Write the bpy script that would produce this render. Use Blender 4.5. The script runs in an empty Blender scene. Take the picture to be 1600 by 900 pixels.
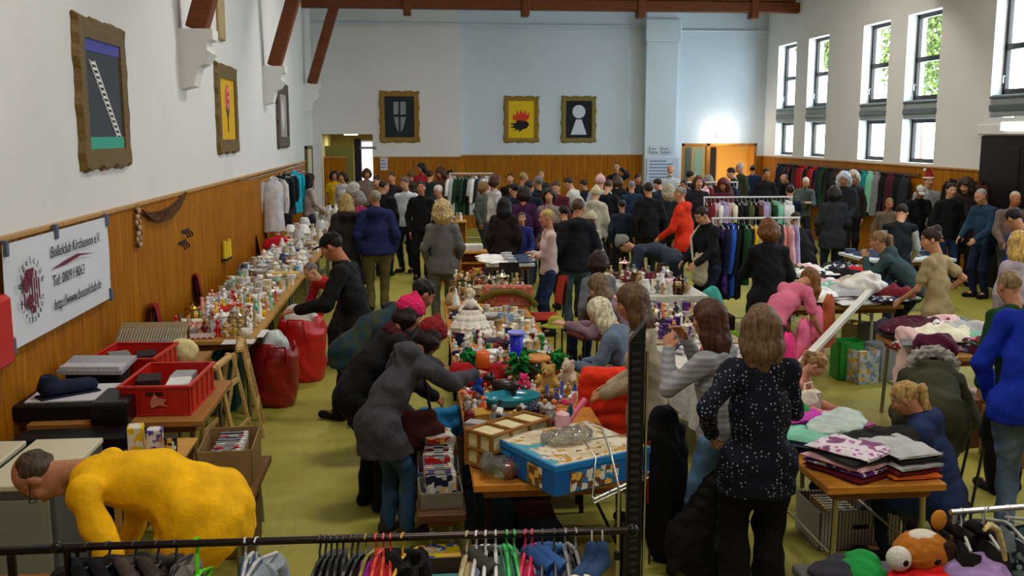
import bpy, math, random
import numpy as np
from mathutils import Vector, Matrix
R = math.radians
sc = bpy.context.scene
col = sc.collection
rnd = random.Random(7)
NR = np.random.RandomState(3)

# ------------------------------------------------------------------ camera, light, exposure
CAM_H, PITCH, YAW, FPX = 2.65, R(8.85), R(5.5), 1555.0
cam_d = bpy.data.cameras.new('camera'); cam = bpy.data.objects.new('camera', cam_d); col.objects.link(cam)
cam_d.sensor_width = 36; cam_d.lens = 36 * FPX / 1600; cam_d.clip_end = 200
cam.location = (0, 0, CAM_H); cam.rotation_euler = (math.pi / 2 - PITCH, 0, -YAW)
sc.camera = cam
sc.view_settings.view_transform = 'Standard'; sc.view_settings.look = 'None'
sc.view_settings.gamma = 1; sc.view_settings.exposure = 0.42; sc.view_settings.use_curve_mapping = False
SKY = 11.0
FILL_LAMP_W = 92.0
w = bpy.data.worlds.new('overcast_sky'); sc.world = w; w.use_nodes = True
bg = w.node_tree.nodes['Background']; bg.inputs[0].default_value = (0.66, 0.86, 1.0, 1); bg.inputs[1].default_value = SKY

FW = Vector((math.sin(YAW) * math.cos(PITCH), math.cos(YAW) * math.cos(PITCH), -math.sin(PITCH)))
RT = Vector((math.cos(YAW), -math.sin(YAW), 0)); UP = RT.cross(FW)
def ray(px, py): return FW + RT * ((px - 800) / FPX) + UP * ((450 - py) / FPX)
def at(px, py, z):                      # point of the photo on the level z
    r = ray(px, py); t = (z - CAM_H) / r.z
    return Vector((r.x * t, r.y * t, z))
def atD(px, py, d):
    r = ray(px, py); t = d / r.y
    return Vector((r.x * t, d, CAM_H + r.z * t))
def atX(px, py, x):
    r = ray(px, py); t = x / r.x
    return Vector((x, r.y * t, CAM_H + r.z * t))

# ------------------------------------------------------------------ colours and materials
def lin(c): return c / 12.92 if c <= 0.04045 else ((c + 0.055) / 1.055) ** 2.4
def H(h):
    h = h.lstrip('#'); return tuple(lin(int(h[i:i + 2], 16) / 255) for i in (0, 2, 4)) + (1,)
PAL = dict(black='#0b0b0e', charcoal='#24252a', grey='#7b7d80', light_grey='#b4b6b8', white='#e8e8e6', cream='#e2dcc4', beige='#b8ab8c', tan='#a98a5c',
           brown='#54351f', dark_brown='#2c1c13', red='#c01e1c', dark_red='#6e1420', burgundy='#4a1428', pink='#e0688c', hot_pink='#e0307c', light_pink='#e6b4bc', salmon='#e08a78',
           orange='#e2661c', yellow='#e8b400', lime='#9ccc30', green='#1f8a3c', dark_green='#17401f', olive='#4a4c28', mint='#7cc0a4', teal='#147c84', turquoise='#2aa8b4',
           light_blue='#8ab4dc', blue='#1c4ca8', royal_blue='#1230a8', navy='#141c3c', denim='#3c4c66', purple='#5c2c7c', lilac='#a898c4', gold='#b48c34', silver='#a8a8a8', terracotta='#a8502c', khaki='#7c6c48')
MC = {}
def newmat(name):
    m = bpy.data.materials.new(name); m.use_nodes = True
    return m, m.node_tree, m.node_tree.nodes['Principled BSDF']
def noise_node(nt, scale, detail=2, coord='Object', stretch=None):
    tc = nt.nodes.new('ShaderNodeTexCoord'); mp = nt.nodes.new('ShaderNodeMapping')
    nt.links.new(tc.outputs[coord], mp.inputs[0])
    if stretch: mp.inputs['Scale'].default_value = stretch
    n = nt.nodes.new('ShaderNodeTexNoise'); n.inputs['Scale'].default_value = scale; n.inputs['Detail'].default_value = detail
    nt.links.new(mp.outputs[0], n.inputs['Vector']); return n, mp
def mixc(nt, fac, a, b):
    m = nt.nodes.new('ShaderNodeMix'); m.data_type = 'RGBA'
    for i, v in ((6, a), (7, b)):
        if isinstance(v, tuple): m.inputs[i].default_value = v
        else: nt.links.new(v, m.inputs[i])
    if isinstance(fac, float): m.inputs[0].default_value = fac
    else: nt.links.new(fac, m.inputs[0])
    return m.outputs[2]
def ramp(nt, src, p0, p1):
    r = nt.nodes.new('ShaderNodeMapRange'); r.inputs[1].default_value = p0; r.inputs[2].default_value = p1
    nt.links.new(src, r.inputs[0]); return r.outputs[0]
def scl(c, k): return tuple(min(1, v * k) for v in c[:3]) + (1,)
def hexof(c): return PAL.get(c, c)
def mat(c, kind='fabric', c2=None, rough=None):
    """procedural material: kind = fabric, plastic, metal, glass, wood, ceramic, paper, dots, floral, stripes, plaid, hair, print ..."""
    key = (c, kind, c2, rough)
    if key in MC: return MC[key]
    m, nt, b = newmat(f'{kind}_{c}'.replace('#', ''))
    base = H(hexof(c)); L = nt.links
    second = H(hexof(c2)) if c2 else scl(base, 0.6)
    def bump(src, s, dist=0.01):
        bp = nt.nodes.new('ShaderNodeBump'); bp.inputs['Strength'].default_value = s; bp.inputs['Distance'].default_value = dist
        L.new(src, bp.inputs['Height']); L.new(bp.outputs[0], b.inputs['Normal'])
    b.inputs['Roughness'].default_value = 0.85
    b.inputs['Specular IOR Level'].default_value = 0.25
    out = None
    if kind in ('fabric', 'knit', 'skin'):
        n, _ = noise_node(nt, 9 if kind != 'skin' else 30, 3)
        out = mixc(nt, ramp(nt, n.outputs[0], .3, .7), scl(base, .82), scl(base, 1.15))
        if kind == 'skin': b.inputs['Roughness'].default_value = .55
        if kind == 'knit':
            n2, _ = noise_node(nt, 90, 1); bump(n2.outputs[0], .5)
        if kind == 'fabric':
            n2, _ = noise_node(nt, 22, 3); bump(n2.outputs[0], .45, .02)
    elif kind == 'hair':
        n, _ = noise_node(nt, 60, 3, stretch=(1, 1, .12))
        out = mixc(nt, ramp(nt, n.outputs[0], .35, .65), scl(base, .5), scl(base, 1.35)); bump(n.outputs[0], .8); b.inputs['Roughness'].default_value = .5
    elif kind == 'plastic':
        out = base; b.inputs['Roughness'].default_value = .35; b.inputs['Specular IOR Level'].default_value = .5
    elif kind == 'ceramic':
        n, _ = noise_node(nt, 30, 2); out = mixc(nt, ramp(nt, n.outputs[0], .55, .6), base, second if c2 else base); b.inputs['Roughness'].default_value = .2; b.inputs['Specular IOR Level'].default_value = .5
    elif kind == 'metal':
        out = base; b.inputs['Metallic'].default_value = 1; b.inputs['Roughness'].default_value = .3 if rough is None else rough
    elif kind == 'wood':
        n, _ = noise_node(nt, 5, 4, stretch=(1, 9, 9)); out = mixc(nt, ramp(nt, n.outputs[0], .3, .7), scl(base, .75), scl(base, 1.15)); b.inputs['Roughness'].default_value = .45
    elif kind == 'paper':
        n, _ = noise_node(nt, 14, 3); out = mixc(nt, ramp(nt, n.outputs[0], .3, .7), scl(base, .85), scl(base, 1.05)); b.inputs['Roughness'].default_value = .7
    elif kind == 'dots':
        tc = nt.nodes.new('ShaderNodeTexCoord'); v = nt.nodes.new('ShaderNodeTexVoronoi'); v.inputs['Scale'].default_value = 42; v.inputs['Randomness'].default_value = .55
        L.new(tc.outputs['Object'], v.inputs['Vector']); out = mixc(nt, ramp(nt, v.outputs['Distance'], .17, .24), second, base)
    elif kind == 'floral':
        tc = nt.nodes.new('ShaderNodeTexCoord'); v = nt.nodes.new('ShaderNodeTexVoronoi'); v.inputs['Scale'].default_value = 22
        L.new(tc.outputs['Object'], v.inputs['Vector'])
        c1 = mixc(nt, ramp(nt, v.outputs['Distance'], .3, .36), second, base)
        n, _ = noise_node(nt, 12, 2); out = mixc(nt, ramp(nt, n.outputs[0], .55, .6), c1, scl(second, .5))
    elif kind in ('stripes', 'vstripes'):
        tc = nt.nodes.new('ShaderNodeTexCoord'); wv = nt.nodes.new('ShaderNodeTexWave'); wv.inputs['Scale'].default_value = 9 if kind == 'stripes' else 14; wv.bands_direction = 'Z' if kind == 'stripes' else 'X'
        L.new(tc.outputs['Object'], wv.inputs['Vector']); out = mixc(nt, ramp(nt, wv.outputs['Fac'], .45, .55), base, second)
    elif kind == 'plaid':
        tc = nt.nodes.new('ShaderNodeTexCoord'); f = []
        for ax in 'XZ':
            wv = nt.nodes.new('ShaderNodeTexWave'); wv.inputs['Scale'].default_value = 6; wv.bands_direction = ax; L.new(tc.outputs['Object'], wv.inputs['Vector']); f.append(ramp(nt, wv.outputs['Fac'], .6, .7))
        out = mixc(nt, f[0], base, second); out = mixc(nt, f[1], out, scl(second, .6))
    elif kind == 'print':                          # printed cardboard: blocks of several colours
        tc = nt.nodes.new('ShaderNodeTexCoord'); v = nt.nodes.new('ShaderNodeTexVoronoi'); v.distance = 'CHEBYCHEV'; v.inputs['Scale'].default_value = 26
        L.new(tc.outputs['Object'], v.inputs['Vector'])
        hs = nt.nodes.new('ShaderNodeSeparateColor'); L.new(v.outputs['Color'], hs.inputs[0])
        out = mixc(nt, ramp(nt, hs.outputs[0], .5, .52), base, second)
        out = mixc(nt, ramp(nt, hs.outputs[1], .72, .74), out, H('#e0b050')); out = mixc(nt, ramp(nt, hs.outputs[2], .8, .82), out, H('#d8d8d0')); b.inputs['Roughness'].default_value = .4
    elif kind == 'fur':
        n, _ = noise_node(nt, 120, 3); out = mixc(nt, ramp(nt, n.outputs[0], .3, .7), scl(base, .85), scl(base, 1.08)); bump(n.outputs[0], .5, .01)
    elif kind == 'camo':
        n, _ = noise_node(nt, 14, 2); out = mixc(nt, ramp(nt, n.outputs[0], .48, .52), base, second)
    elif kind == 'denim':
        n, _ = noise_node(nt, 3.5, 3); out = mixc(nt, ramp(nt, n.outputs[0], .35, .7), scl(base, .7), scl(base, 1.5)); n2, _ = noise_node(nt, 20, 3); bump(n2.outputs[0], .5, .02)
    elif kind == 'clear':
        out = base; b.inputs['Transmission Weight'].default_value = .9; b.inputs['Roughness'].default_value = .08
    if rough is not None: b.inputs['Roughness'].default_value = rough
    if isinstance(out, tuple): b.inputs['Base Color'].default_value = out
    elif out: L.new(out, b.inputs['Base Color'])
    MC[key] = m; return m
def emis(c, s):
    k = (c, 'emis', s)
    if k not in MC:
        m, nt, b = newmat('lamp_glow'); b.inputs['Emission Color'].default_value = H(hexof(c)); b.inputs['Emission Strength'].default_value = s; b.inputs['Base Color'].default_value = H(hexof(c)); MC[k] = m
    return MC[k]
def flatm(c, rough=.7):
    k = (c, 'flat', rough)
    if k not in MC:
        m, nt, b = newmat('paint_' + c.strip('#')); b.inputs['Base Color'].default_value = H(hexof(c)); b.inputs['Roughness'].default_value = rough; b.inputs['Specular IOR Level'].default_value = .3; MC[k] = m
    return MC[k]

# ------------------------------------------------------------------ mesh building
def link_mesh(name, me, mats, parent=None, loc=None, rz=0.0, rot=None):
    o = bpy.data.objects.new(name, me); col.objects.link(o)
    if parent is not None: o.parent = parent
    if loc is not None: o.location = loc
    if rz: o.rotation_euler = (0, 0, rz)
    if rot: o.rotation_euler = rot
    mats = mats if isinstance(mats, (list, tuple)) else [mats]
    while len(me.materials) < len(mats): me.materials.append(None)
    for i, m in enumerate(mats):
        if me.users <= 1 and me.materials[i] is None: me.materials[i] = m
        if me.materials[i] is not m:
            o.material_slots[i].link = 'OBJECT'; o.material_slots[i].material = m
    return o
def tag(o, label=None, cat=None, group=None, kind=None):
    if label: o['label'] = label
    if cat: o['category'] = cat
    if group: o['group'] = group
    if kind: o['kind'] = kind
    return o
def empty(name, loc=(0, 0, 0), rz=0.0, label=None, cat=None, group=None):
    o = bpy.data.objects.new(name, None); col.objects.link(o); o.location = loc; o.rotation_euler = (0, 0, rz); o.empty_display_size = .1
    return tag(o, label, cat, group)
def np_mesh(name, V, F, smooth=True, fmat=None):
    me = bpy.data.meshes.new(name); V = np.asarray(V, dtype=np.float32); F = np.asarray(F, dtype=np.int32)
    n = F.shape[1]; me.vertices.add(len(V)); me.vertices.foreach_set('co', V.ravel())
    me.loops.add(F.size); me.loops.foreach_set('vertex_index', F.ravel())
    me.polygons.add(len(F)); me.polygons.foreach_set('loop_start', np.arange(0, F.size, n, dtype=np.int32)); me.polygons.foreach_set('loop_total', np.full(len(F), n, dtype=np.int32))
    if smooth: me.polygons.foreach_set('use_smooth', np.ones(len(F), dtype=bool))
    if fmat is not None: me.polygons.foreach_set('material_index', np.asarray(fmat, dtype=np.int32))
    me.update(calc_edges=True); return me
class MB:
    def __init__(s): s.v = []; s.f = []; s.m = []; s.sm = []; s.mi = 0
    def add(s, vs, fs, smooth=False):
        k = len(s.v); s.v += [tuple(v) for v in vs]; s.f += [tuple(i + k for i in f) for f in fs]; s.m += [s.mi] * len(fs); s.sm += [smooth] * len(fs); return s
    def use(s, i): s.mi = i; return s
    def box(s, lo, hi, ch=0.0, M=None):
        c = [(a + b) / 2 for a, b in zip(lo, hi)]; h = [abs(b - a) / 2 for a, b in zip(lo, hi)]; ch = min(ch, min(h) * .9)
        if ch <= 0:
            vs = [(c[0] + x * h[0], c[1] + y * h[1], c[2] + z * h[2]) for x in (-1, 1) for y in (-1, 1) for z in (-1, 1)]
            fs = [(0, 1, 3, 2), (4, 6, 7, 5), (0, 4, 5, 1), (2, 3, 7, 6), (0, 2, 6, 4), (1, 5, 7, 3)]
        else:
            vs = []; idx = {}
            for x in (-1, 1):
                for y in (-1, 1):
                    for z in (-1, 1):
                        for a in range(3):
                            p = [x * h[0], y * h[1], z * h[2]]
                            for q in range(3):
                                if q != a: p[q] -= math.copysign(ch, p[q])
                            idx[(x, y, z, a)] = len(vs); vs.append(tuple(c[q] + p[q] for q in range(3)))
            fs = []
            for a in range(3):
                o = [q for q in range(3) if q != a]
                for sg in (-1, 1):
                    q4 = []
                    for u, v in ((-1, -1), (1, -1), (1, 1), (-1, 1)):
                        t = [0, 0, 0]; t[a] = sg; t[o[0]] = u; t[o[1]] = v; q4.append(idx[(*t, a)])
                    nrm = (a != 1)
                    fs.append(tuple(q4 if (sg > 0) == nrm else q4[::-1]))
            for a in range(3):          # edges along axis a
                o = [q for q in range(3) if q != a]
                for u in (-1, 1):
                    for v in (-1, 1):
                        t0 = [0, 0, 0]; t0[o[0]] = u; t0[o[1]] = v; t1 = list(t0); t0[a] = -1; t1[a] = 1
                        q4 = [idx[(*t0, o[0])], idx[(*t1, o[0])], idx[(*t1, o[1])], idx[(*t0, o[1])]]
                        flip = (u * v > 0) == (a != 1)
                        fs.append(tuple(q4[::-1] if flip else q4))
            for x in (-1, 1):
                for y in (-1, 1):
                    for z in (-1, 1):
                        t = [idx[(x, y, z, a)] for a in range(3)]; fs.append(tuple(t if x * y * z > 0 else t[::-1]))
        if M is not None: vs = [tuple(M @ Vector(v)) for v in vs]
        return s.add(vs, fs)
    def cyl(s, a, b, ra, rb=None, n=12, cap=True, smooth=True):
        rb = ra if rb is None else rb; a = Vector(a); b = Vector(b); d = (b - a).normalized()
        u = d.orthogonal().normalized(); v = d.cross(u); vs = []
        for p, r in ((a, ra), (b, rb)):
            for i in range(n):
                t = 2 * math.pi * i / n; vs.append(p + u * (r * math.cos(t)) + v * (r * math.sin(t)))
        fs = [(i, (i + 1) % n, n + (i + 1) % n, n + i) for i in range(n)]; s.add(vs, fs, smooth)
        if cap: s.add(vs, [tuple(range(n))[::-1], tuple(range(n, 2 * n))])
        return s
    def tube(s, pts, r, n=8, cap=True):
        pts = [Vector(p) for p in pts]; rs = r if isinstance(r, (list, tuple)) else [r] * len(pts); vs = []; u = None
        for i, p in enumerate(pts):
            d = (pts[min(i + 1, len(pts) - 1)] - pts[max(i - 1, 0)]).normalized()
            u = d.orthogonal().normalized() if u is None else (u - d * u.dot(d)).normalized(); v = d.cross(u)
            for k in range(n):
                t = 2 * math.pi * k / n; vs.append(p + u * (rs[i] * math.cos(t)) + v * (rs[i] * math.sin(t)))
        fs = [(i * n + k, i * n + (k + 1) % n, (i + 1) * n + (k + 1) % n, (i + 1) * n + k) for i in range(len(pts) - 1) for k in range(n)]
        s.add(vs, fs, True)
        if cap: s.add(vs, [tuple(range(n))[::-1], tuple(range((len(pts) - 1) * n, len(pts) * n))])
        return s
    def lathe(s, prof, c=(0, 0, 0), n=16, sx=1, sy=1):
        vs = []; m = len(prof)
        for r, z in prof:
            for k in range(n):
                t = 2 * math.pi * k / n; vs.append((c[0] + sx * r * math.cos(t), c[1] + sy * r * math.sin(t), c[2] + z))
        fs = [(i * n + k, i * n + (k + 1) % n, (i + 1) * n + (k + 1) % n, (i + 1) * n + k) for i in range(m - 1) for k in range(n)]
        s.add(vs, fs, True); s.add(vs[:n], [tuple(range(n))[::-1]]); s.add(vs[-n:], [tuple(range(n))]); return s
    def ball(s, c, r, n=12, m=8):
        r = r if isinstance(r, (tuple, list)) else (r, r, r); vs = []
        for i in range(m + 1):
            p = math.pi * i / m
            for k in range(n):
                t = 2 * math.pi * k / n; vs.append((c[0] + r[0] * math.sin(p) * math.cos(t), c[1] + r[1] * math.sin(p) * math.sin(t), c[2] - r[2] * math.cos(p)))
        return s.add(vs, [(i * n + k, i * n + (k + 1) % n, (i + 1) * n + (k + 1) % n, (i + 1) * n + k) for i in range(m) for k in range(n)], True)
    def prism(s, poly, axis, lo, hi):       # poly of 2D points in the plane across axis
        def P(p, t):
            return {'x': (t, p[0], p[1]), 'y': (p[0], t, p[1]), 'z': (p[0], p[1], t)}[axis]
        n = len(poly); vs = [P(p, lo) for p in poly] + [P(p, hi) for p in poly]
        return s.add(vs, [tuple(range(n))[::-1], tuple(range(n, 2 * n))] + [(i, (i + 1) % n, n + (i + 1) % n, n + i) for i in range(n)])
    def grid(s, fn, nu, nv, smooth=True, closed=False):
        vs = [fn(i / nu, j / nv) for i in range(nu + 1) for j in range(nv + 1)]
        return s.add(vs, [(i * (nv + 1) + j, (i + 1) * (nv + 1) + j, (i + 1) * (nv + 1) + j + 1, i * (nv + 1) + j + 1) for i in range(nu) for j in range(nv)], smooth)
    def mesh(s, name='mesh'):
        me = bpy.data.meshes.new(name); me.from_pydata(s.v, [], s.f); me.polygons.foreach_set('material_index', s.m); me.polygons.foreach_set('use_smooth', s.sm)
        me.update(); return me
    def build(s, name, mats, parent=None, loc=None, rz=0.0, rot=None): return link_mesh(name, s.mesh(name), mats, parent, loc, rz, rot)
def struct(name, mb, m, **k): return tag(mb.build(name, m, **k), kind='structure')
MESH = {}
def cached(key, fn):
    if key not in MESH: MESH[key] = fn().mesh(str(key[0]) if isinstance(key, tuple) else key)
    return MESH[key]

# ------------------------------------------------------------------ smooth solids from blended round shapes
def v3(*a): return np.array(a, dtype=float)
def unit(a): return a / (np.linalg.norm(a) + 1e-12)
class Solid:
    def __init__(s): s.p = []
    def cone(s, a, b, ra, rb, k=.03, n=None, f=1.0, quilt=0, pitch=.07, mode='+'):
        a = np.array(a, float); b = np.array(b, float); m = max(ra, rb) + quilt
        s.p.append(('c', (a, b, ra, rb, None if n is None else unit(np.array(n, float)), f, quilt, pitch), np.minimum(a, b) - m, np.maximum(a, b) + m, k, mode)); return s
    def ell(s, c, r, M=None, k=.02, mode='+'):
        c = np.array(c, float); r = np.array(r, float); m = r.max()
        s.p.append(('e', (c, r, M), c - m, c + m, k, mode)); return s
    def plane(s, o, n, k=.01): s.p.append(('p', (np.array(o, float), unit(np.array(n, float))), None, None, k, '-')); return s
    def surf(s, h, wr=0.0, wf=28.0, seed=0):
        pos = [q for q in s.p if q[5] == '+']
        lo = np.min([q[2] for q in pos], 0) - h * 2 - wr; hi = np.max([q[3] for q in pos], 0) + h * 2 + wr
        ax = [np.arange(lo[i], hi[i] + h, h) for i in range(3)]
        D = np.full([len(a) for a in ax], .5)
        for typ, arg, bl, bh, k, mode in s.p:
            if bl is None: sl = (slice(None),) * 3
            else:
                mar = k + 2.5 * h; sl = []
                for i in range(3):
                    i0 = max(0, int((bl[i] - mar - lo[i]) / h)); i1 = min(len(ax[i]), int((bh[i] + mar - lo[i]) / h) + 2); sl.append(slice(i0, max(i1, i0)))
                sl = tuple(sl)
            X = ax[0][sl[0]][:, None, None]; Y = ax[1][sl[1]][None, :, None]; Z = ax[2][sl[2]][None, None, :]
            if X.size == 0 or Y.size == 0 or Z.size == 0: continue
            if typ == 'c':
                a, b, ra, rb, n, f, qa, qp = arg; ba = b - a; L2 = max(ba @ ba, 1e-9)
                px, py, pz = X - a[0], Y - a[1], Z - a[2]
                t = np.clip((px * ba[0] + py * ba[1] + pz * ba[2]) / L2, 0, 1)
                vx, vy, vz = px - t * ba[0], py - t * ba[1], pz - t * ba[2]
                if n is not None:
                    g = (f - 1) * (vx * n[0] + vy * n[1] + vz * n[2]); vx = vx + g * n[0]; vy = vy + g * n[1]; vz = vz + g * n[2]
                d = np.sqrt(vx * vx + vy * vy + vz * vz) - (ra + (rb - ra) * t)
                if qa: d = d - qa * (np.abs(np.sin(np.pi * t * math.sqrt(L2) / qp)) - .5)
            elif typ == 'e':
                c, r, M = arg; q = [X - c[0], Y - c[1], Z - c[2]]
                if M is not None: q = [q[0] * M[0][i] + q[1] * M[1][i] + q[2] * M[2][i] for i in range(3)]
                k0 = np.sqrt((q[0] / r[0]) ** 2 + (q[1] / r[1]) ** 2 + (q[2] / r[2]) ** 2); k1 = np.sqrt((q[0] / r[0] ** 2) ** 2 + (q[1] / r[1] ** 2) ** 2 + (q[2] / r[2] ** 2) ** 2) + 1e-9
                d = k0 * (k0 - 1) / k1
            else:
                o, n = arg; d = (X - o[0]) * n[0] + (Y - o[1]) * n[1] + (Z - o[2]) * n[2]
            A = D[sl]
            if mode == '+':
                hh = np.maximum(k - np.abs(A - d), 0) / k; D[sl] = np.minimum(A, d) - hh * hh * k * .25
            elif typ == 'p':
                D[sl] = np.maximum(A, d)
            else:
                d = -d; hh = np.maximum(k - np.abs(A - d), 0) / k; D[sl] = np.maximum(A, d) + hh * hh * k * .25
        if wr:
            X = ax[0][:, None, None]; Y = ax[1][None, :, None]; Z = ax[2][None, None, :]; q = seed * 1.7
            D = D + wr * (np.sin(X * wf + 3 * np.sin(Z * wf * .35 + q) + q) * np.sin(Z * wf * 1.1 + 2.2 * np.sin(Y * wf * .4 + X * wf * .5 + q)) + .6 * np.sin(Y * wf * 1.3 + Z * wf * .8 + 2 * np.sin(X * wf * .6) + q))
        return snet(D, lo, h)
def snet(D, lo, h):
    S = D < 0
    C = [S[i:S.shape[0] - 1 + i, j:S.shape[1] - 1 + j, k:S.shape[2] - 1 + k] for i in (0, 1) for j in (0, 1) for k in (0, 1)]
    cnt = sum(c.astype(np.int8) for c in C); act = (cnt > 0) & (cnt < 8)
    I, J, K = np.nonzero(act); n = len(I); idx = np.full(act.shape, -1, dtype=np.int64); idx[I, J, K] = np.arange(n)
    acc = np.zeros((n, 3)); w = np.zeros(n)
    co = [(i, j, k) for i in (0, 1) for j in (0, 1) for k in (0, 1)]
    vals = {c: D[I + c[0], J + c[1], K + c[2]] for c in co}
    for a in co:
        for ax in range(3):
            if a[ax] == 0:
                b = list(a); b[ax] = 1; b = tuple(b); va, vb = vals[a], vals[b]; m = (va < 0) != (vb < 0)
                t = np.where(m, va / np.where(m, va - vb, 1), 0)
                for q in range(3):
                    acc[:, q] += np.where(m, a[q] + (t if q == ax else 0), 0)
                w += m
    V = (np.stack([I, J, K], 1) + acc / np.maximum(w, 1)[:, None]) * h + lo
    F = []
    for ax in range(3):
        sl0 = [slice(1, -1)] * 3; sl1 = [slice(1, -1)] * 3
        sl0[ax] = slice(0, -1); sl1[ax] = slice(1, None)
        A = S[tuple(sl0)]; B = S[tuple(sl1)]; ch = A != B; P = np.stack(np.nonzero(ch), 1)
        if not len(P): continue
        inside = A[tuple(P.T)]
        for q in range(3):
            if q != ax: P[:, q] += 1
        o = [(ax + 1) % 3, (ax + 2) % 3]; q4 = []
        for u, v in ((-1, -1), (0, -1), (0, 0), (-1, 0)):
            c = P.copy(); c[:, o[0]] += u; c[:, o[1]] += v; q4.append(idx[tuple(c.T)])
        q4 = np.stack(q4, 1); q4[~inside] = q4[~inside][:, ::-1]; F.append(q4)
    return V, np.concatenate(F)
# ------------------------------------------------------------------ people
DBG = False
def rotx(a): return np.array([[1, 0, 0], [0, math.cos(a), -math.sin(a)], [0, math.sin(a), math.cos(a)]])
def rotz(a): return np.array([[math.cos(a), -math.sin(a), 0], [math.sin(a), math.cos(a), 0], [0, 0, 1]])
HC = {}
def head_mesh(h, fat=1.0):
    key = ('head', round(h, 4), fat)
    if key not in HC:
        s = Solid()
        s.ell((0, -.014, .030), (.073, .094, .086)); s.ell((0, .022, -.035), (.057 * fat, .068, .078), k=.03)
        s.ell((0, .050, -.088), (.026 * fat, .024, .022), k=.03); s.cone((0, .082, .014), (0, .100, -.026), .007, .013, k=.012)
        s.cone((-.034, .070, .036), (.034, .070, .036), .012, .012, k=.02)
        for x in (-1, 1):
            s.ell((x * .030, .088, .016), (.016, .012, .010), k=.014, mode='-')
            s.ell((x * .030, .073, .014), (.013, .012, .011), k=.004)
            s.ell((x * .040, .058, -.020), (.022, .018, .018), k=.03)
            s.ell((x * .075, -.008, -.004), (.011, .019, .031), k=.008)
        s.ell((0, .082, -.056), (.024, .012, .006), k=.008); s.ell((0, .080, -.066), (.020, .012, .006), k=.006)
        s.cone((0, -.022, -.06), (0, -.04, -.19), .052, .056, k=.03)
        V, F = s.surf(h); c = V[F].mean(1); fm = np.zeros(len(F), int)
        for x in (-1, 1):
            fm[((c[:, 0] - x * .030) ** 2 + ((c[:, 2] - .014) * 1.5) ** 2 < .0105 ** 2) & (c[:, 1] > .06)] = 1
            fm[(np.abs(c[:, 0] - x * .032) < .017) & (np.abs(c[:, 2] - .036) < .0045) & (c[:, 1] > .055)] = 2
        fm[(np.abs(c[:, 0]) < .024) & (np.abs(c[:, 2] + .061) < .009) & (c[:, 1] > .07)] = 3
        HC[key] = (V, F, fm)
    return HC[key]
def hand_mesh(h, pose, side):
    key = ('hand', round(h, 4), pose, side)
    if key not in HC:
        curl = dict(relaxed=R(22), flat=R(7), grip=R(62))[pose]; s = Solid(); k = .006
        xs = [-.027, -.009, .009, .026]; ln = [.068, .077, .072, .056]
        s.cone((0, -.05, 0), (0, .01, 0), .024, .024, k=.02, n=(0, 0, 1), f=1.3)
        for x, l in zip(xs, ln):
            s.cone((x * .6, .0, 0), (x, .085, 0), .014, .0115, k=.012, n=(0, 0, 1), f=1.2); p = np.array([x, .085, 0.]); a = curl * .6; fr = [.45, .3, .25]; r0 = .0098
            for q in fr:
                d = np.array([x * .6 * (0.4 if pose == 'grip' else 1), math.cos(a), -math.sin(a)]); d = d / np.linalg.norm(d); e = p + d * l * q
                s.cone(p, e, r0, r0 * .9, k=.004); p = e; a += curl; r0 *= .9
        s.cone((-.018, .015, -.004), (-.043, .050, -.014), .016, .0125, k=.012); s.cone((-.043, .05, -.014), (-.050, .085, -.024 - (.012 if pose == 'grip' else 0)), .0115, .0085, k=.005)
        V, F = s.surf(h)
        if side < 0: V = V * np.array([-1, 1, 1]); F = F[:, ::-1]
        HC[key] = (V, F)
    return HC[key]
def ik(a, b, l1, l2, pole):
    d = b - a; L = np.linalg.norm(d); mx = (l1 + l2) * .995
    if L > mx: b = a + d / L * mx; L = mx; d = b - a
    u = d / L; x = (l1 * l1 - l2 * l2 + L * L) / (2 * L); h = math.sqrt(max(l1 * l1 - x * x, 0)); p = pole - u * (pole @ u); p = unit(p)
    return a + u * x + p * h, b
ARMS = dict(down=(.06, .03, -.52), relax=(.05, .12, -.48), fwd=(-.02, .36, -.30), low=(0, .28, -.42), reach=(-.04, .50, -.16), cross=(-.26, .20, -.26), chin=(-.10, .26, -.02), face=(-.12, .24, .13), up=(-.02, .30, .25),
            back=(.05, -.25, -.42), hip=(.10, .02, -.36), hang=(.02, .10, -.52), book=(-.12, .30, -.22), floor=(0, .2, -.50))
SKIN = ['#c08a68', '#b47c5c', '#cc9a7c', '#a86c4c']
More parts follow.
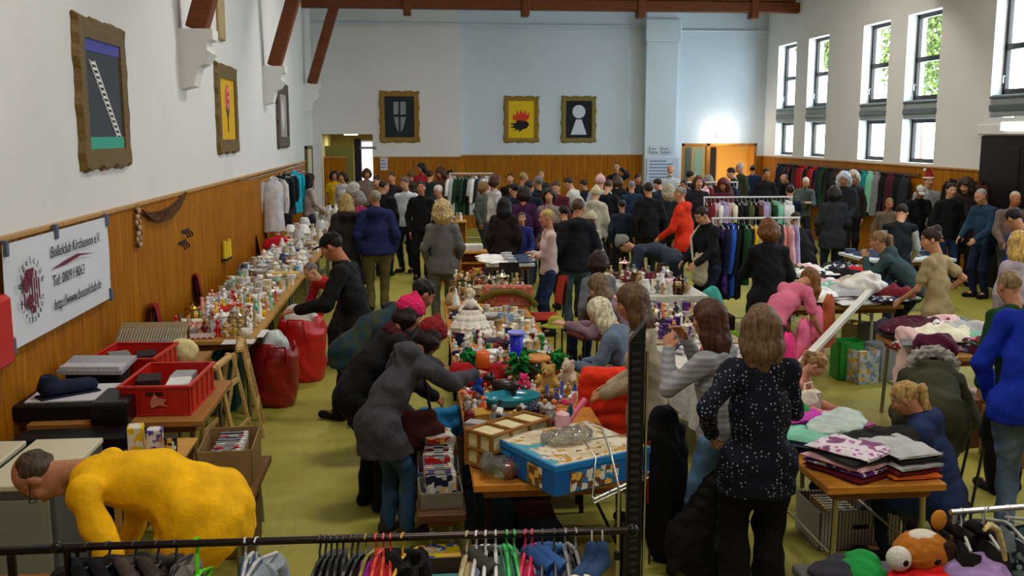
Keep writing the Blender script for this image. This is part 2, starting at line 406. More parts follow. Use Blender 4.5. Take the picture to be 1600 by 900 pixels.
def person(px, py, Ht, yaw, label, top=('sweater', 'grey'), bot=('jeans', 'denim'), hair=('short', 'brown'), lean=0, hp=0, hy=0, L='down', Rr='down', legs='stand', w=1.0, hc=False, hat=None, skin=0, female=False,
           shoe='#1a1614', hand='relaxed', group=None, seat=.46, extra=(), z_off=0.0, dd=None, beard=None, len_=None, scarf=None, lo_res=1.0):
    if dd is not None and not lean: Ht = max(1.5, min(1.88, atD(px, py, dd).z))
    s = Ht / 1.75; la = R(lean); yw = R(yaw)
    # ---- skeleton in the person's own frame (x right, y forward)
    sp = .143 if female else .158; base = (.905 if legs in ('stand', 'walk', 'wide') else (seat + .10) / s)
    if legs == 'crouch': base = .42
    P = v3(0, -math.sin(la) * .22 if legs != 'sit' else 0, base - (.04 * math.sin(la)))
    def dirv(a): return v3(0, math.sin(a), math.cos(a))
    mid = P + dirv(la * .75) * .26; nb = mid + dirv(la * 1.1) * .27
    nt = unit(nb - mid); ny = np.cross(nt, v3(1, 0, 0)); ny = -ny if ny[1] < 0 and abs(la) < 1.5 else ny   # front normal of the chest
    ha = la * .55 + R(hp); Rh = rotz(R(hy)) @ rotx(-ha)
    neck = nb + dirv(la * .8 + R(hp) * .3) * .075; hcn = neck + Rh @ v3(0, .028, .135)
    sh = {q: nb + v3(q * sp * w, 0, 0) - nt * .035 for q in (-1, 1)}
    hipz = P - v3(0, 0, .02)
    ank = {}; toe = {}
    for q in (-1, 1):
        if legs == 'stand': ank[q] = v3(q * .095, .02 * q, .085)
        elif legs == 'wide': ank[q] = v3(q * .17, .06 * q, .085)
        elif legs == 'walk': ank[q] = v3(q * .09, .17 * q, .085)
        elif legs == 'sit': ank[q] = v3(q * .11, .42 + .05 * q, .085)
        elif legs == 'crouch': ank[q] = v3(q * .12, .12 + .10 * q, .085)
    if la > 1.15:
        for q in ank: ank[q] = ank[q] + v3(0, P[1] * .95, 0)
    knee = {}
    for q in (-1, 1):
        hj = P + v3(q * .095 * w, 0, -.03); kn, an = ik(hj, ank[q], .415, .40, v3(q * .08, 1, .3)); knee[q] = (hj, kn, an); toe[q] = an + v3(q * .03, .17, -.045)
    arm = {}
    for q, T in ((-1, L), (1, Rr)):
        T = ARMS[T] if isinstance(T, str) else T
        # arm targets are given from the shoulder: x outward, y forward, z up
        tgt = sh[q] + v3(q * T[0], T[1], T[2]); e, wr = ik(sh[q], tgt, .29, .26, v3(q * .6, -.5, -.8)); arm[q] = (sh[q], e, wr)
    # ---- place: head centre (hc) or head top seen at (px, py)
    loc_t = (hcn if hc else hcn + Rh @ v3(0, -.01, .118)) * s
    Zr = rotz(yw); lt = Zr @ loc_t
    g = atD(px, py, dd) if dd is not None else at(px, py, loc_t[2] + z_off)
    X, Y = g.x - lt[0], g.y - lt[1]; z0 = z_off
    dist = max(3.5, math.hypot(g.x, g.y)); h = min(.030, max(.0095, dist * .0015)) * lo_res; hf = min(.016, max(.0055, dist * .0009))
    nseed = int(px * 7 + py) % 97
    sc_ = lambda V: V * s
    # ---- body: one mesh, head + trunk + limbs + hands
    b = Solid(); r = .8
    b.cone(P, mid, .12, .12, n=ny, f=1.4); b.cone(mid, nb - nt * .03, .12, .09, n=ny, f=1.4); b.cone(sh[-1], sh[1], .04, .04); b.cone(nb - nt * .04, neck, .05, .05)
    for q in (-1, 1):
        a0, e, wr = arm[q]; b.cone(a0, e, .042, .034, k=.02); b.cone(e, wr, .033, .025, k=.015)
        hj, kn, an = knee[q]; b.cone(hj, kn, .07, .048); b.cone(kn, an, .045, .034); b.cone(an, toe[q], .032, .026)
    short = top[0] in ('tee', 'tank')
    Vb, Fb = b.surf(max(h, .02) if not short else max(h, .014)); parts = [(Vb, Fb, np.zeros(len(Fb), int))]
    Vh, Fh, mh = head_mesh(hf); parts.append((Vh @ Rh.T + hcn, Fh, mh))
    for q in (-1, 1):
        a0, e, wr = arm[q]; d = unit(wr - e); ref = v3(q, 0, 0) * abs(d[2]) + v3(0, 0, 1) * (1 - abs(d[2])) + v3(q * .1, 0, 0); zb = unit(ref - d * (ref @ d)); xb = np.cross(d, zb)
        M = np.stack([xb, d, zb], 1); hp_ = hand if isinstance(hand, str) else hand[0 if q < 0 else 1]
        Va, Fa = hand_mesh(min(.012, max(.0042, hf * .8)), hp_, q); parts.append((Va @ M.T + wr + d * .01, Fa, np.zeros(len(Fa), int)))
    V = np.concatenate([p[0] for p in parts]); F = []; k = 0
    for p in parts: F.append(p[1] + k); k += len(p[0])
    sk = mat(SKIN[skin % 4], 'skin')
    body = link_mesh('person', np_mesh('person', sc_(V), np.concatenate(F), fmat=np.concatenate([p[2] for p in parts])), [sk, flatm('#1c1410', .3), mat(hair[1] if hair else 'brown', 'hair'), flatm('#9c4a40', .5)], loc=(X, Y, z0), rz=yw)
    tag(body, label, 'person', group)
    def part(name, sol, m, hh=h, wr=0, wf=28, seed=0, lab=None):
        Vp, Fp = sol.surf(hh, wr, wf, seed + nseed); o = link_mesh(name, np_mesh(name, sc_(Vp), Fp), m, parent=body)
        if lab: o['label'] = lab
        return o
    # ---- trousers or skirt
    bk, bc = bot[0], bot[1]; t = Solid()
    if bk != 'none':
        lw = dict(jeans=(.092, .066, .056), leggings=(.086, .056, .044), trousers=(.092, .070, .064), wide=(.10, .085, .095), skirt=(.1, .07, .06))[bk]
        t.cone(P + v3(0, 0, .0), P - v3(0, 0, .03), .122 * w, .130 * w, n=v3(0, math.cos(la * .4), -math.sin(la * .4)), f=1.3)
        for q in (-1, 1):
            hj, kn, an = knee[q]; t.cone(hj, kn, lw[0] * w, lw[1], k=.04); t.cone(kn, an + v3(0, 0, -.01), lw[1], lw[2], k=.03)
        if bk == 'skirt': t = Solid(); t.cone(P + v3(0, 0, .05), v3(0, P[1] * .3, .35), .14, .24, n=v3(0, 1, 0), f=1.15); t.plane(v3(0, 0, .36), v3(0, 0, -1))
        part({'jeans': 'jeans', 'leggings': 'leggings', 'skirt': 'skirt'}.get(bk, 'trousers'), t, mat(bc, bot[2] if len(bot) > 2 else ('denim' if bk == 'jeans' else 'fabric'), bot[3] if len(bot) > 3 else None), max(h, .011), .006, 24, 3)
    for q in (-1, 1):
        an = knee[q][2]; u = Solid(); u.cone(an + v3(0, -.035, -.045), toe[q] + v3(0, 0, .004), .042, .038, k=.02); u.cone(an + v3(0, -.01, .0), an + v3(0, -.01, -.05), .045, .042)
        if an[2] < .1: u.plane(v3(0, 0, .002), v3(0, 0, -1))
        part('shoe', u, mat(shoe, 'fabric'), max(h, .010))
    # ---- upper garment
    tk, tc = top[0], top[1]; pat = top[2] if len(top) > 2 else None; c2 = top[3] if len(top) > 3 else None
    th = dict(sweater=.012, tee=.006, shirt=.008, jacket=.022, puffer=.034, coat=.024, parka=.032, hoodie=.018, vest=.02, tank=.004, blouse=.012)[tk]
    ln = dict(sweater=.04, tee=.04, shirt=.05, jacket=.06, puffer=.08, coat=.38, parka=.26, hoodie=.05, vest=.05, tank=.03, blouse=.12)[tk] if len_ is None else len_
    qa = .012 if tk == 'puffer' else 0; o = Solid(); pit = .085
    o.cone(P + dirv(la * .3) * .02, mid, .138 * w + th, .135 * w + th, n=ny, f=1.32, quilt=qa, pitch=pit); o.cone(mid, nb - nt * .06, .138 * w + th, .108 * w + th, n=ny, f=1.42, quilt=qa, pitch=pit, k=.05)
    o.cone(sh[-1], sh[1], .055 + th * .6, .055 + th * .6, k=.05); o.cone(nb - nt * .03, nb + nt * .035, .066 + th * .5, .056 + th * .4, k=.03)
    if female and tk not in ('coat', 'parka', 'puffer'):
        for q in (-1, 1): o.ell(mid + nt * .10 + ny * .062 + v3(q * .062, 0, 0), (.062, .058, .062), k=.06)
    if ln > .0:
        if legs == 'sit':
            for q in (-1, 1): hj, kn, an = knee[q]; o.cone(hj, hj + (kn - hj) * min(.9, ln * 2), .10 * w + th, .09 + th, k=.05)
            o.cone(P, P - v3(0, 0, .04), .15 * w + th, .15 * w + th, n=ny, f=1.2)
        else:
            dn = unit(v3(0, (P[1]) * -.35, -1)); e = P + dn * ln
            o.cone(P, e, .148 * w + th, (.150 + ln * .09) * w + th, n=v3(0, 1, 0), f=1.28 if la < .9 else .95, quilt=qa, pitch=pit, k=.04)
            if ln > .07:
                for q in (-1, 1): hj, kn, an = knee[q]; o.cone(hj, hj + (kn - hj) * min(.95, ln * 2.4 + .1), .108 * w + th * .6, .088 * w + th * .6, k=.06)
            o.plane(e, dn)
    if la > 1.2:
        for q in (-1, 1): hj, kn, an = knee[q]; o.cone(hj, hj + (kn - hj) * .16, .140 * w, .125 * w, k=.08)
    if tk != 'vest':
        for q in (-1, 1):
            a0, e, wr = arm[q]; sl = e + (wr - e) * (.0 if short else .93)
            if short: o.cone(a0, a0 + (e - a0) * (.62 if tk == 'tee' else .1), .062, .062 if tk == 'tee' else .055, k=.03)
            else: o.cone(a0, e, .056 + th * .8, .047 + th * .8, k=.035, quilt=qa * .8, pitch=pit); o.cone(e, wr, .047 + th * .8, .034 + th * .6, k=.02, quilt=qa * .8, pitch=pit)
    if tk in ('parka', 'hoodie', 'puffer') or 'hood' in extra:
        bk_ = nb - ny * .085 + nt * .015; o.cone(bk_ + v3(-.07, 0, 0), bk_ + v3(.07, 0, 0), .062, .062, k=.04); o.cone(bk_ - nt * .09, bk_, .04, .06, k=.05)
    nm = dict(sweater='sweater', tee='t_shirt', shirt='shirt', jacket='jacket', puffer='puffer_jacket', coat='coat', parka='parka', hoodie='hoodie', vest='vest', tank='tank_top', blouse='blouse')[tk]
    part(nm, o, mat(tc, pat or ('knit' if tk == 'sweater' else 'fabric'), c2), h, .007 if tk != 'puffer' else .004, 26 if tk != 'puffer' else 30, 11)
    if tk == 'vest' or 'sleeves' in extra:
        u = Solid()
        for q in (-1, 1): a0, e, wr = arm[q]; u.cone(a0, e, .058, .05, k=.03); u.cone(e, wr, .05, .038, k=.02)
        part('sleeves', u, mat('light_grey', 'knit'), h, .006)
    def HP(p): return Rh @ np.array(p, float) + hcn
    # ---- fur hood rim, scarf, collar
    if 'fur' in extra:
        u = Solid(); c0 = nb - ny * .07 + nt * .03
        for i in range(9):
            a_ = math.pi * i / 8; a2 = math.pi * (i + 1) / 8
            f_ = lambda a: c0 + v3(math.cos(a) * .15, 0, 0) + nt * (.09 - .02 * math.sin(a)) - ny * (math.sin(a) * .13)
            u.cone(f_(a_), f_(a2), .042, .042, k=.02)
        part('fur_trim', u, mat('#a8a49c', 'fur'), h, .012, 70)
    if scarf or 'scarf' in extra:
        u = Solid(); c0 = nb + nt * .03
        for i in range(8):
            f_ = lambda a: c0 + v3(math.cos(a) * .085, 0, 0) + ny * (math.sin(a) * .075) + nt * .012 * math.sin(3 * a)
            u.cone(f_(math.pi * i / 4), f_(math.pi * (i + 1) / 4), .036, .036, k=.02)
        part('scarf', u, mat(scarf or 'dark_red', 'fabric'), h, .008, 50)
    # ---- hair
    if hair:
        st, hcx = hair[0], hair[1]; u = Solid(); hm = mat(hcx, 'hair'); wrh = .004; down = unit(Rh @ v3(0, 0, -1) * .35 + v3(0, 0, -1) * .65) if abs(ha) < 1.1 else v3(0, 0, -1)
        if st == 'bald':
            u.ell(HP((0, -.042, .020)), (.083, .078, .080), M=Rh, k=.02); u.ell(HP((0, .05, .13)), (.09, .10, .06), M=Rh, mode='-')
        else:
            vol = dict(short=.0, crop=-.004, long=.008, pony=.002, bun=.003, bob=.012, curly=.026, straight=.006)[st] * (0 if hat else 1)
            u.ell(HP((0, -.020, .038)), (.079 + vol, .099 + vol, .090 + vol), M=Rh, k=.02)
            if st in ('long', 'straight', 'bob', 'curly'):
                l = dict(long=.30, straight=.26, bob=.13, curly=.20)[st]
                for x, y0, r0 in ((-.055, -.05, .046), (.055, -.05, .046), (0, -.075, .05), (-.074, -.01, .028), (.074, -.01, .028)):
                    ll = l * (1 if y0 < -.02 else .72); a_ = HP((x, y0, .02)); e = a_ + down * (ll * .55) + Rh @ v3(x * .15, -.02, 0); e2 = e + down * ll * .5 + Rh @ v3(-x * .1, 0, 0)
                    u.cone(a_, e, r0 + vol, r0 * 1.02 + vol, k=.03); u.cone(e, e2, r0 + vol, r0 * .55, k=.03)
                wrh = .010 if st == 'curly' else .002
            if st == 'pony':
                a_ = HP((0, -.10, .045)); e = a_ + Rh @ v3(0, -.05, -.01) + down * .02; e2 = e + down * .16 + Rh @ v3(0, -.01, 0)
                u.cone(a_, e, .026, .034, k=.02); u.cone(e, e2, .034, .030, k=.02); u.cone(e2, e2 + down * .10, .03, .012, k=.02)
            if st == 'bun': u.ell(HP((0, -.085, .098)), (.045, .045, .042), k=.02)
            # open the face
            u.ell(HP((0, .105, -.030)), (.066, .085, .088), M=Rh, k=.02, mode='-')
        if st in ('short', 'crop', 'pony', 'bun'):
            u.ell(HP((0, .05, -.115)), (.12, .115, .085), M=Rh, k=.03, mode='-')
        if hat != 'only': part('hair', u, hm, max(hf * 1.25, .008), wrh, 70)
    if beard:
        u = Solid(); u.ell(HP((0, .052, -.083)), (.058, .050, .048), M=Rh); u.ell(HP((0, .10, -.045)), (.05, .045, .028), M=Rh, mode='-'); part('beard', u, mat(beard, 'hair'), max(hf * 1.2, .008), .003, 80)
    if hat:
        u = Solid(); hk, hcol = hat
        if hk == 'beanie':
            u.ell(HP((0, -.018, .048)), (.099, .119, .104), M=Rh, k=.02); u.cone(HP((0, -.03, .13)), HP((0, -.05, .165)), .035, .02, k=.04); o_ = HP((0, .01, .022)); n_ = Rh @ v3(0, .42, -1); u.plane(o_, n_)
            part('beanie', u, mat(hcol, 'knit'), max(hf, .007), .003, 90)
        elif hk == 'cap':
            u.ell(HP((0, -.014, .048)), (.084, .104, .080), M=Rh, k=.02); u.plane(HP((0, 0, .04)), Rh @ v3(0, -.1, -1)); part('cap', u, mat(hcol, 'fabric'), max(hf, .007))
            u = Solid(); u.ell(HP((0, .115, .048)), (.062, .06, .009), M=Rh); part('cap_brim', u, mat(hcol, 'fabric'), .007)
        elif hk == 'brim':
            u.ell(HP((0, -.014, .055)), (.086, .104, .080), M=Rh, k=.02); u.ell(HP((0, -.01, .05)), (.13, .15, .012), M=Rh, k=.01); part('hat', u, mat(hcol, 'fabric'), max(hf, .007))
        elif hk == 'santa':
            u.cone(HP((0, -.01, .05)), HP((0, -.03, .17)), .088, .04, k=.02); u.cone(HP((0, -.03, .17)), HP((.05, -.05, .19)), .04, .02, k=.02); part('santa_hat', u, mat(hcol, 'fabric'), .01)
            u = Solid(); u.ell(HP((0, -.01, .055)), (.098, .115, .025), M=Rh); u.ell(HP((.06, -.05, .19)), (.03, .03, .03)); part('hat_trim', u, mat('white', 'fur'), .01)
        elif hk == 'headscarf':
            u.ell(HP((0, -.018, .045)), (.088, .106, .092), M=Rh, k=.02); u.cone(HP((0, -.06, 0)), HP((0, -.08, -.10)), .06, .045, k=.03); u.ell(HP((0, .105, -.02)), (.066, .075, .078), M=Rh, k=.02, mode='-'); part('headscarf', u, mat(hcol, 'fabric'), .009)
    if 'glasses' in extra:
        m_ = MB()
        for x in (-1, 1):
            c = HP((x * .032, .100, .014)); pts = [c + Rh @ v3(.021 * math.cos(a), 0, .017 * math.sin(a)) for a in np.linspace(0, 2 * math.pi, 13)]; m_.tube([tuple(q * s) for q in pts], .0022, 5); m_.tube([tuple(HP((x * .053, .098, .018)) * s), tuple(HP((x * .078, .0, .014)) * s)], .0022, 5)
        m_.tube([tuple(HP((-.012, .101, .016)) * s), tuple(HP((.012, .101, .016)) * s)], .0022, 5); m_.build('glasses', flatm('#181414', .3), parent=body)
    if DBG: print('P', round(X, 2), round(Y, 2), 'hz', round(float(loc_t[2]), 2), 'H', round(Ht, 2), label[:60])
    return body, dict(s=s, P=P * s, hand={q: arm[q][2] * s for q in arm}, M=Matrix.Translation((X, Y, z0)) @ Matrix.Rotation(yw, 4, 'Z'), neck=neck * s, sh={q: sh[q] * s for q in sh}, nb=nb * s)
def wpt(info, p): return info['M'] @ Vector([float(c) for c in p])
# ------------------------------------------------------------------ the hall
XL, XR, YB, YF, ZC = -2.75, 9.95, -3.0, 28.0, 7.0
def wall_material(name, c, sc_=1.2, tint=None):
    m, nt, b = newmat(name); n, _ = noise_node(nt, sc_, 4); n2, _ = noise_node(nt, 40, 3)
    nt.links.new(mixc(nt, ramp(nt, n.outputs[0], .25, .75), scl(H(c), .95), scl(H(c), 1.03)), b.inputs['Base Color']); b.inputs['Roughness'].default_value = .9
    bp = nt.nodes.new('ShaderNodeBump'); bp.inputs['Strength'].default_value = .12; bp.inputs['Distance'].default_value = .01; nt.links.new(n2.outputs[0], bp.inputs['Height']); nt.links.new(bp.outputs[0], b.inputs['Normal']); return m
PLASTER = wall_material('plaster', '#dad8d4'); CEILM = wall_material('ceiling_paint', '#d8d4cc')
m, nt, b = newmat('olive_linoleum'); n, _ = noise_node(nt, .8, 4); n2, _ = noise_node(nt, 18, 4, stretch=(1, .35, 1)); n3, _ = noise_node(nt, 160, 2)
c1 = mixc(nt, ramp(nt, n.outputs[0], .3, .7), H('#96903c'), H('#aaa44a')); c2_ = mixc(nt, ramp(nt, n2.outputs[0], .35, .65), c1, H('#9a943c')); nt.links.new(c2_, b.inputs['Base Color'])
b.inputs['Roughness'].default_value = .5; b.inputs['Specular IOR Level'].default_value = .35; FLOORM = m
m, nt, b = newmat('wall_boards'); geo = nt.nodes.new('ShaderNodeNewGeometry'); sx = nt.nodes.new('ShaderNodeSeparateXYZ'); nt.links.new(geo.outputs['Position'], sx.inputs[0])
ad = nt.nodes.new('ShaderNodeMath'); ad.operation = 'ADD'; nt.links.new(sx.outputs[0], ad.inputs[0]); nt.links.new(sx.outputs[1], ad.inputs[1])
dv = nt.nodes.new('ShaderNodeMath'); dv.operation = 'DIVIDE'; dv.inputs[1].default_value = .115; nt.links.new(ad.outputs[0], dv.inputs[0]); fl = nt.nodes.new('ShaderNodeMath'); fl.operation = 'FLOOR'; nt.links.new(dv.outputs[0], fl.inputs[0])
wn = nt.nodes.new('ShaderNodeTexWhiteNoise'); wn.noise_dimensions = '1D'; nt.links.new(fl.outputs[0], wn.inputs['W']); n, _ = noise_node(nt, 3, 5, stretch=(9, 9, .8))
c1 = mixc(nt, wn.outputs[0], H('#a46406'), H('#b4740a')); nt.links.new(mixc(nt, ramp(nt, n.outputs[0], .3, .75), c1, H('#884c04')), b.inputs['Base Color']); b.inputs['Roughness'].default_value = .6; b.inputs['Specular IOR Level'].default_value = .12; BOARDM = m
BEAMM = mat('#6e3a1c', 'wood', rough=.6); DARKW = mat('#1c1412', 'wood'); FRAMEM = flatm('#2c241e', .4); WHITEP = flatm('#dcdcd8')

struct('floor', MB().box((XL - .3, YB, -.1), (XR + .4, YF + 4, 0)), FLOORM)
struct('wall_left', MB().box((XL - .3, YB, 0), (XL, YF, ZC)), PLASTER)
struct('ceiling', MB().box((XL - .3, YB, ZC), (XR + .4, YF + .3, ZC + .15)), CEILM)
struct('wall_rear', MB().box((XL - .3, YB - .2, 0), (XR + .4, YB, ZC)), PLASTER)
def clad(name, axis, fix, sgn, a, b, z0=0.0, z1=1.94, gaps=()):
    """vertical boards with open joints and a top ledge along one wall"""
    mb = MB(); t = a
    k = math.floor(a / .115)
    while k * .115 < b:
        lo, hi = max(a, k * .115 + .003), min(b, (k + 1) * .115 - .003); k += 1
        if hi - lo < .01 or any(g0 < (lo + hi) / 2 < g1 for g0, g1 in gaps): continue
        if axis == 'x': mb.box((min(fix, fix + sgn * .022), lo, z0), (max(fix, fix + sgn * .022), hi, z1), .003)
        else: mb.box((lo, min(fix, fix + sgn * .022), z0), (hi, max(fix, fix + sgn * .022), z1), .003)
    mb.use(1)
    if axis == 'x': mb.box((min(fix, fix + sgn * .045), a, z1), (max(fix, fix + sgn * .045), b, z1 + .035), .005)
    else: mb.box((a, min(fix, fix + sgn * .045), z1), (b, max(fix, fix + sgn * .045), z1 + .035), .005)
    return struct(name, mb, [BOARDM, mat('#b88c54', 'wood')])
clad('trim_1', 'x', XL, 1, YB, 25.3)
# far wall: left bay, middle bay, pier, right bay with an opening
pL = atD(720, 200, 27.8).x; pP0 = atD(1008, 200, 27.7).x; pP1 = atD(1056, 200, 27.7).x; dR0 = atD(1066, 200, YF).x; dR1 = atD(1184, 200, YF).x; dRz = atD(1120, 224, YF).z
far = MB()
far.box((XL - .3, 27.75, 2.62), (pL, 28.3, ZC)); far.box((-1.15, 27.75, 0), (pL, 28.3, 2.62)); far.box((XL - .3, 27.75, 0), (-2.55, 28.3, 2.62))
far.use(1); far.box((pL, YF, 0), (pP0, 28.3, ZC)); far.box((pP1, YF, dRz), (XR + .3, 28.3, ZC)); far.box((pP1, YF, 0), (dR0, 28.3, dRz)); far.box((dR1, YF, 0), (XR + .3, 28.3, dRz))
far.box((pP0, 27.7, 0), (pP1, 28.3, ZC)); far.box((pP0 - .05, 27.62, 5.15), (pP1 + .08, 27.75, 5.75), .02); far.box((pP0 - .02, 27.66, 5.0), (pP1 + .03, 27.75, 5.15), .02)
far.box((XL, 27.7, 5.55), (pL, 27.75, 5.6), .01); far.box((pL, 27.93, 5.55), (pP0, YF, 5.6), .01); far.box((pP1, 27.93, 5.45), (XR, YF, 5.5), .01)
struct('wall_far', far, [PLASTER, wall_material('far_wall_bluish', '#c6d0d8')])  # middle bay, pier and right bay get a bluer base colour
clad('trim_2', 'y', 27.75, -1, -1.15, pL, z1=1.98); clad('trim_3', 'y', YF, -1, pL, pP0, z1=2.02); clad('trim_4', 'y', 27.75, -1, -2.5, -1.9, z1=1.98); clad('trim_5', 'y', YF, -1, dR1, XR, z1=1.98)
# left far opening: corridor with an olive door leaf and a bright window
cor = MB(); cor.box((-2.6, 28.3, 0), (-2.55, 32, 2.7)); cor.box((-1.15, 28.3, 0), (-1.1, 32, 2.7)); cor.box((-2.6, 28.3, 2.65), (-1.1, 32, 2.75)); cor.box((-2.6, 31.9, 0), (-1.1, 32, 2.7))
struct('wall_corridor', cor, flatm('#b0a468'))
d = MB().box((-2.48, 28.0, .02), (-1.7, 28.06, 2.3), .01); dd_ = struct('door_1', d, flatm('#7c7830', .5)); h_ = MB().tube([(-1.78, 28.0, 1.05), (-1.78, 27.94, 1.05), (-1.9, 27.94, 1.05)], .012, 8); h_.build('door_handle', mat('silver', 'metal'), parent=dd_)
d = MB().box((-1.68, 28.15, .02), (-1.5, 28.2, 2.5), .01); struct('door_2', d, flatm('#241a30'))
wd = MB().box((-1.5, 28.12, .85), (-1.16, 28.16, 2.45), .005).use(1); wd.box((-1.47, 28.11, .9), (-1.19, 28.13, 2.4)); struct('window_1', wd, [flatm('#c8c8c4'), emis('#f4faff', 2.2)])
# left wall side door by the far corner
d = MB().box((XL, 25.5, 0), (XL + .05, 26.7, 2.25), .01).use(1).box((XL, 25.42, 0), (XL + .07, 25.5, 2.33), .01).box((XL, 26.7, 0), (XL + .07, 26.78, 2.33), .01).box((XL, 25.42, 2.25), (XL + .07, 26.78, 2.33), .01)
d1 = struct('door_3', d, [flatm('#c4b890'), flatm('#5c5428')]); MB().tube([(XL + .06, 25.62, 1.05), (XL + .1, 25.62, 1.05), (XL + .1, 25.76, 1.05)], .012).build('door_handle', mat('silver', 'metal'), parent=d1)
# lobby behind the right opening
lob = MB(); lob.box((dR0 - 1, 31.5, 0), (dR1 + 1, 31.6, 3)); lob.box((dR0 - 1, 28.3, 2.8), (dR1 + 1, 31.6, 2.9)); lob.box((dR0 - 1, 28.3, 0), (dR0 - .9, 31.6, 2.9)); lob.box((dR1 + .9, 28.3, 0), (dR1 + 1, 31.6, 2.9))
struct('wall_lobby', lob, flatm('#d0963c'))
fr = MB()
for x0, x1 in ((dR0, dR0 + .09), (dR0 + .72, dR0 + .84), (dR1 - .07, dR1)): fr.box((x0, 28.0, 0), (x1, 28.1, dRz), .008)
fr.box((dR0, 28.0, dRz - .08), (dR1, 28.1, dRz), .008); struct('trim_6', fr, mat('#a86c24', 'wood'))
struct('window_2', MB().box((dR0 + .09, 28.04, 0), (dR0 + .72, 28.06, dRz - .08)), mat('#b8d0c8', 'clear'))
for i, (x0, x1) in enumerate(((dR0 + 1.0, dR0 + 1.25), (dR1 - .42, dR1 - .15))): struct(f'door_{4 + i}', MB().box((x0, 31.4, 0), (x1, 31.5, 2.2), .01), flatm('#14100e'))
pst = MB().box((dR0 + 1.35, 31.44, 1.1), (dR0 + 1.62, 31.48, 2.15), .005); tag(pst.build('lobby_mirror', flatm('#7c9490', .2)), 'narrow grey mirror on the yellow lobby wall beyond the doorway', 'mirror')
# right wall with its windows
WIN = []
for (xa, xb, yt, yb, yr) in ((1217, 1245, 70, 238, 0), (1264, 1296, 58, 243, 0), (1350, 1392, 36, 249, 0), (1420, 1473, 14, 252, 0), (1560, 1640, -30, 150, 1)):
    a = atX(xa, yt + 8, XR); bb = atX(xb, yt, XR); WIN.append((min(a.y, bb.y), max(a.y, bb.y)))
WZ0, WZ1, BZ0, BZ1 = 2.06, 5.0, 2.93, 3.3
near0 = atX(1640, 0, XR).y
WIN[4] = (WIN[4][1] - (WIN[3][1] - WIN[3][0]), WIN[4][1])
pitch_ = WIN[2][0] - WIN[4][0]
extra_w = [(WIN[4][0] - k, WIN[4][1] - k) for k in (2.1, 5.4, 7.5)]
ALLW = sorted(WIN + extra_w)
rw = MB(); y = YB
for i, (a, b_) in enumerate(ALLW):
    rw.box((XR, y, 0), (XR + .4, a, ZC)); y = b_
    z0 = WZ0 if (a, b_) not in (WIN[4],) and a > 15 or a < 13 else BZ0 - .02
    rw.box((XR, a, 0), (XR + .4, b_, z0)); rw.box((XR, a, WZ1), (XR + .4, b_, ZC))
rw.box((XR, y, 0), (XR + .4, YF + .3, ZC)); struct('wall_right', rw, PLASTER)
GL, gnt, gb = newmat('window_glass'); tr = gnt.nodes.new('ShaderNodeBsdfTransparent'); gs = gnt.nodes.new('ShaderNodeBsdfGlossy'); gs.inputs['Roughness'].default_value = .03; mx = gnt.nodes.new('ShaderNodeMixShader'); mx.inputs[0].default_value = .06
gnt.links.new(tr.outputs[0], mx.inputs[1]); gnt.links.new(gs.outputs[0], mx.inputs[2]); gnt.links.new(mx.outputs[0], gnt.nodes['Material Output'].inputs[0])
for i, (a, b_) in enumerate(ALLW):
    full = a > 15 and (a, b_) != WIN[4] or a < 13
    f = MB(); X0, X1 = XR + .20, XR + .28; t = .08; z_lo = WZ0 if full else BZ1
    f.box((X0, a, BZ1), (X1, a + t, WZ1), .006); f.box((X0, b_ - t, BZ1), (X1, b_, WZ1), .006)
    for z in (BZ1, 4.06, WZ1 - t): f.box((X0, a, z), (X1, b_, z + t + .02), .006)
    if full:
        f.box((X0, a, WZ0), (X1, a + t, BZ0), .006); f.box((X0, b_ - t, WZ0), (X1, b_, BZ0), .006)
        for z in (WZ0, BZ0 - t): f.box((X0, a, z), (X1, b_, z + t), .006)
    wo = struct(f'window_{3 + i}', f, FRAMEM)
    p = MB()
    for z0, z1 in ([(BZ1 + t, 4.06), (4.16, WZ1 - t)] + ([(WZ0 + t, BZ0 - t)] if full else [])): p.box((X0 + .03, a + t, z0), (X0 + .04, b_ - t, z1))
    p.build('pane', GL, parent=wo)
    s_ = MB().box((XR + .02, a, BZ0), (X0 + .1, b_, BZ1), .01).use(1).box((XR - .01, a - .02, BZ0 + .1), (XR + .05, b_ + .02, BZ0 + .2), .01).box((XR - .01, a - .02, BZ1 - .06), (XR + .04, b_ + .02, BZ1 - .02), .01)
    s_.build('panel', [flatm('#8c9494'), flatm('#5c6468', .4)], parent=wo)
    MB().tube([(X0 - .02, b_ - .1, 3.62), (X0 - .05, b_ - .1, 3.62), (X0 - .05, b_ - .1, 3.5)], .012).build('window_handle', mat('silver', 'metal'), parent=wo)
    if full or True:
        ld = bpy.data.lights.new('daylight_portal', 'AREA'); ld.shape = 'RECTANGLE'; ld.size = b_ - a; ld.size_y = WZ1 - z_lo; ld.cycles.is_portal = True
        lo_ = bpy.data.objects.new('daylight_portal', ld); col.objects.link(lo_); lo_.location = (XR + .38, (a + b_) / 2, (WZ1 + z_lo) / 2); lo_.rotation_euler = (0, R(90), 0); lo_.rotation_euler = (R(90), 0, R(90)); tag(lo_, kind='helper')
gap = [(atX(1535, 260, XR).y - 2.6, atX(1535, 260, XR).y)]
clad('trim_7', 'x', XR, -1, YB, YF, z1=1.98, gaps=gap)
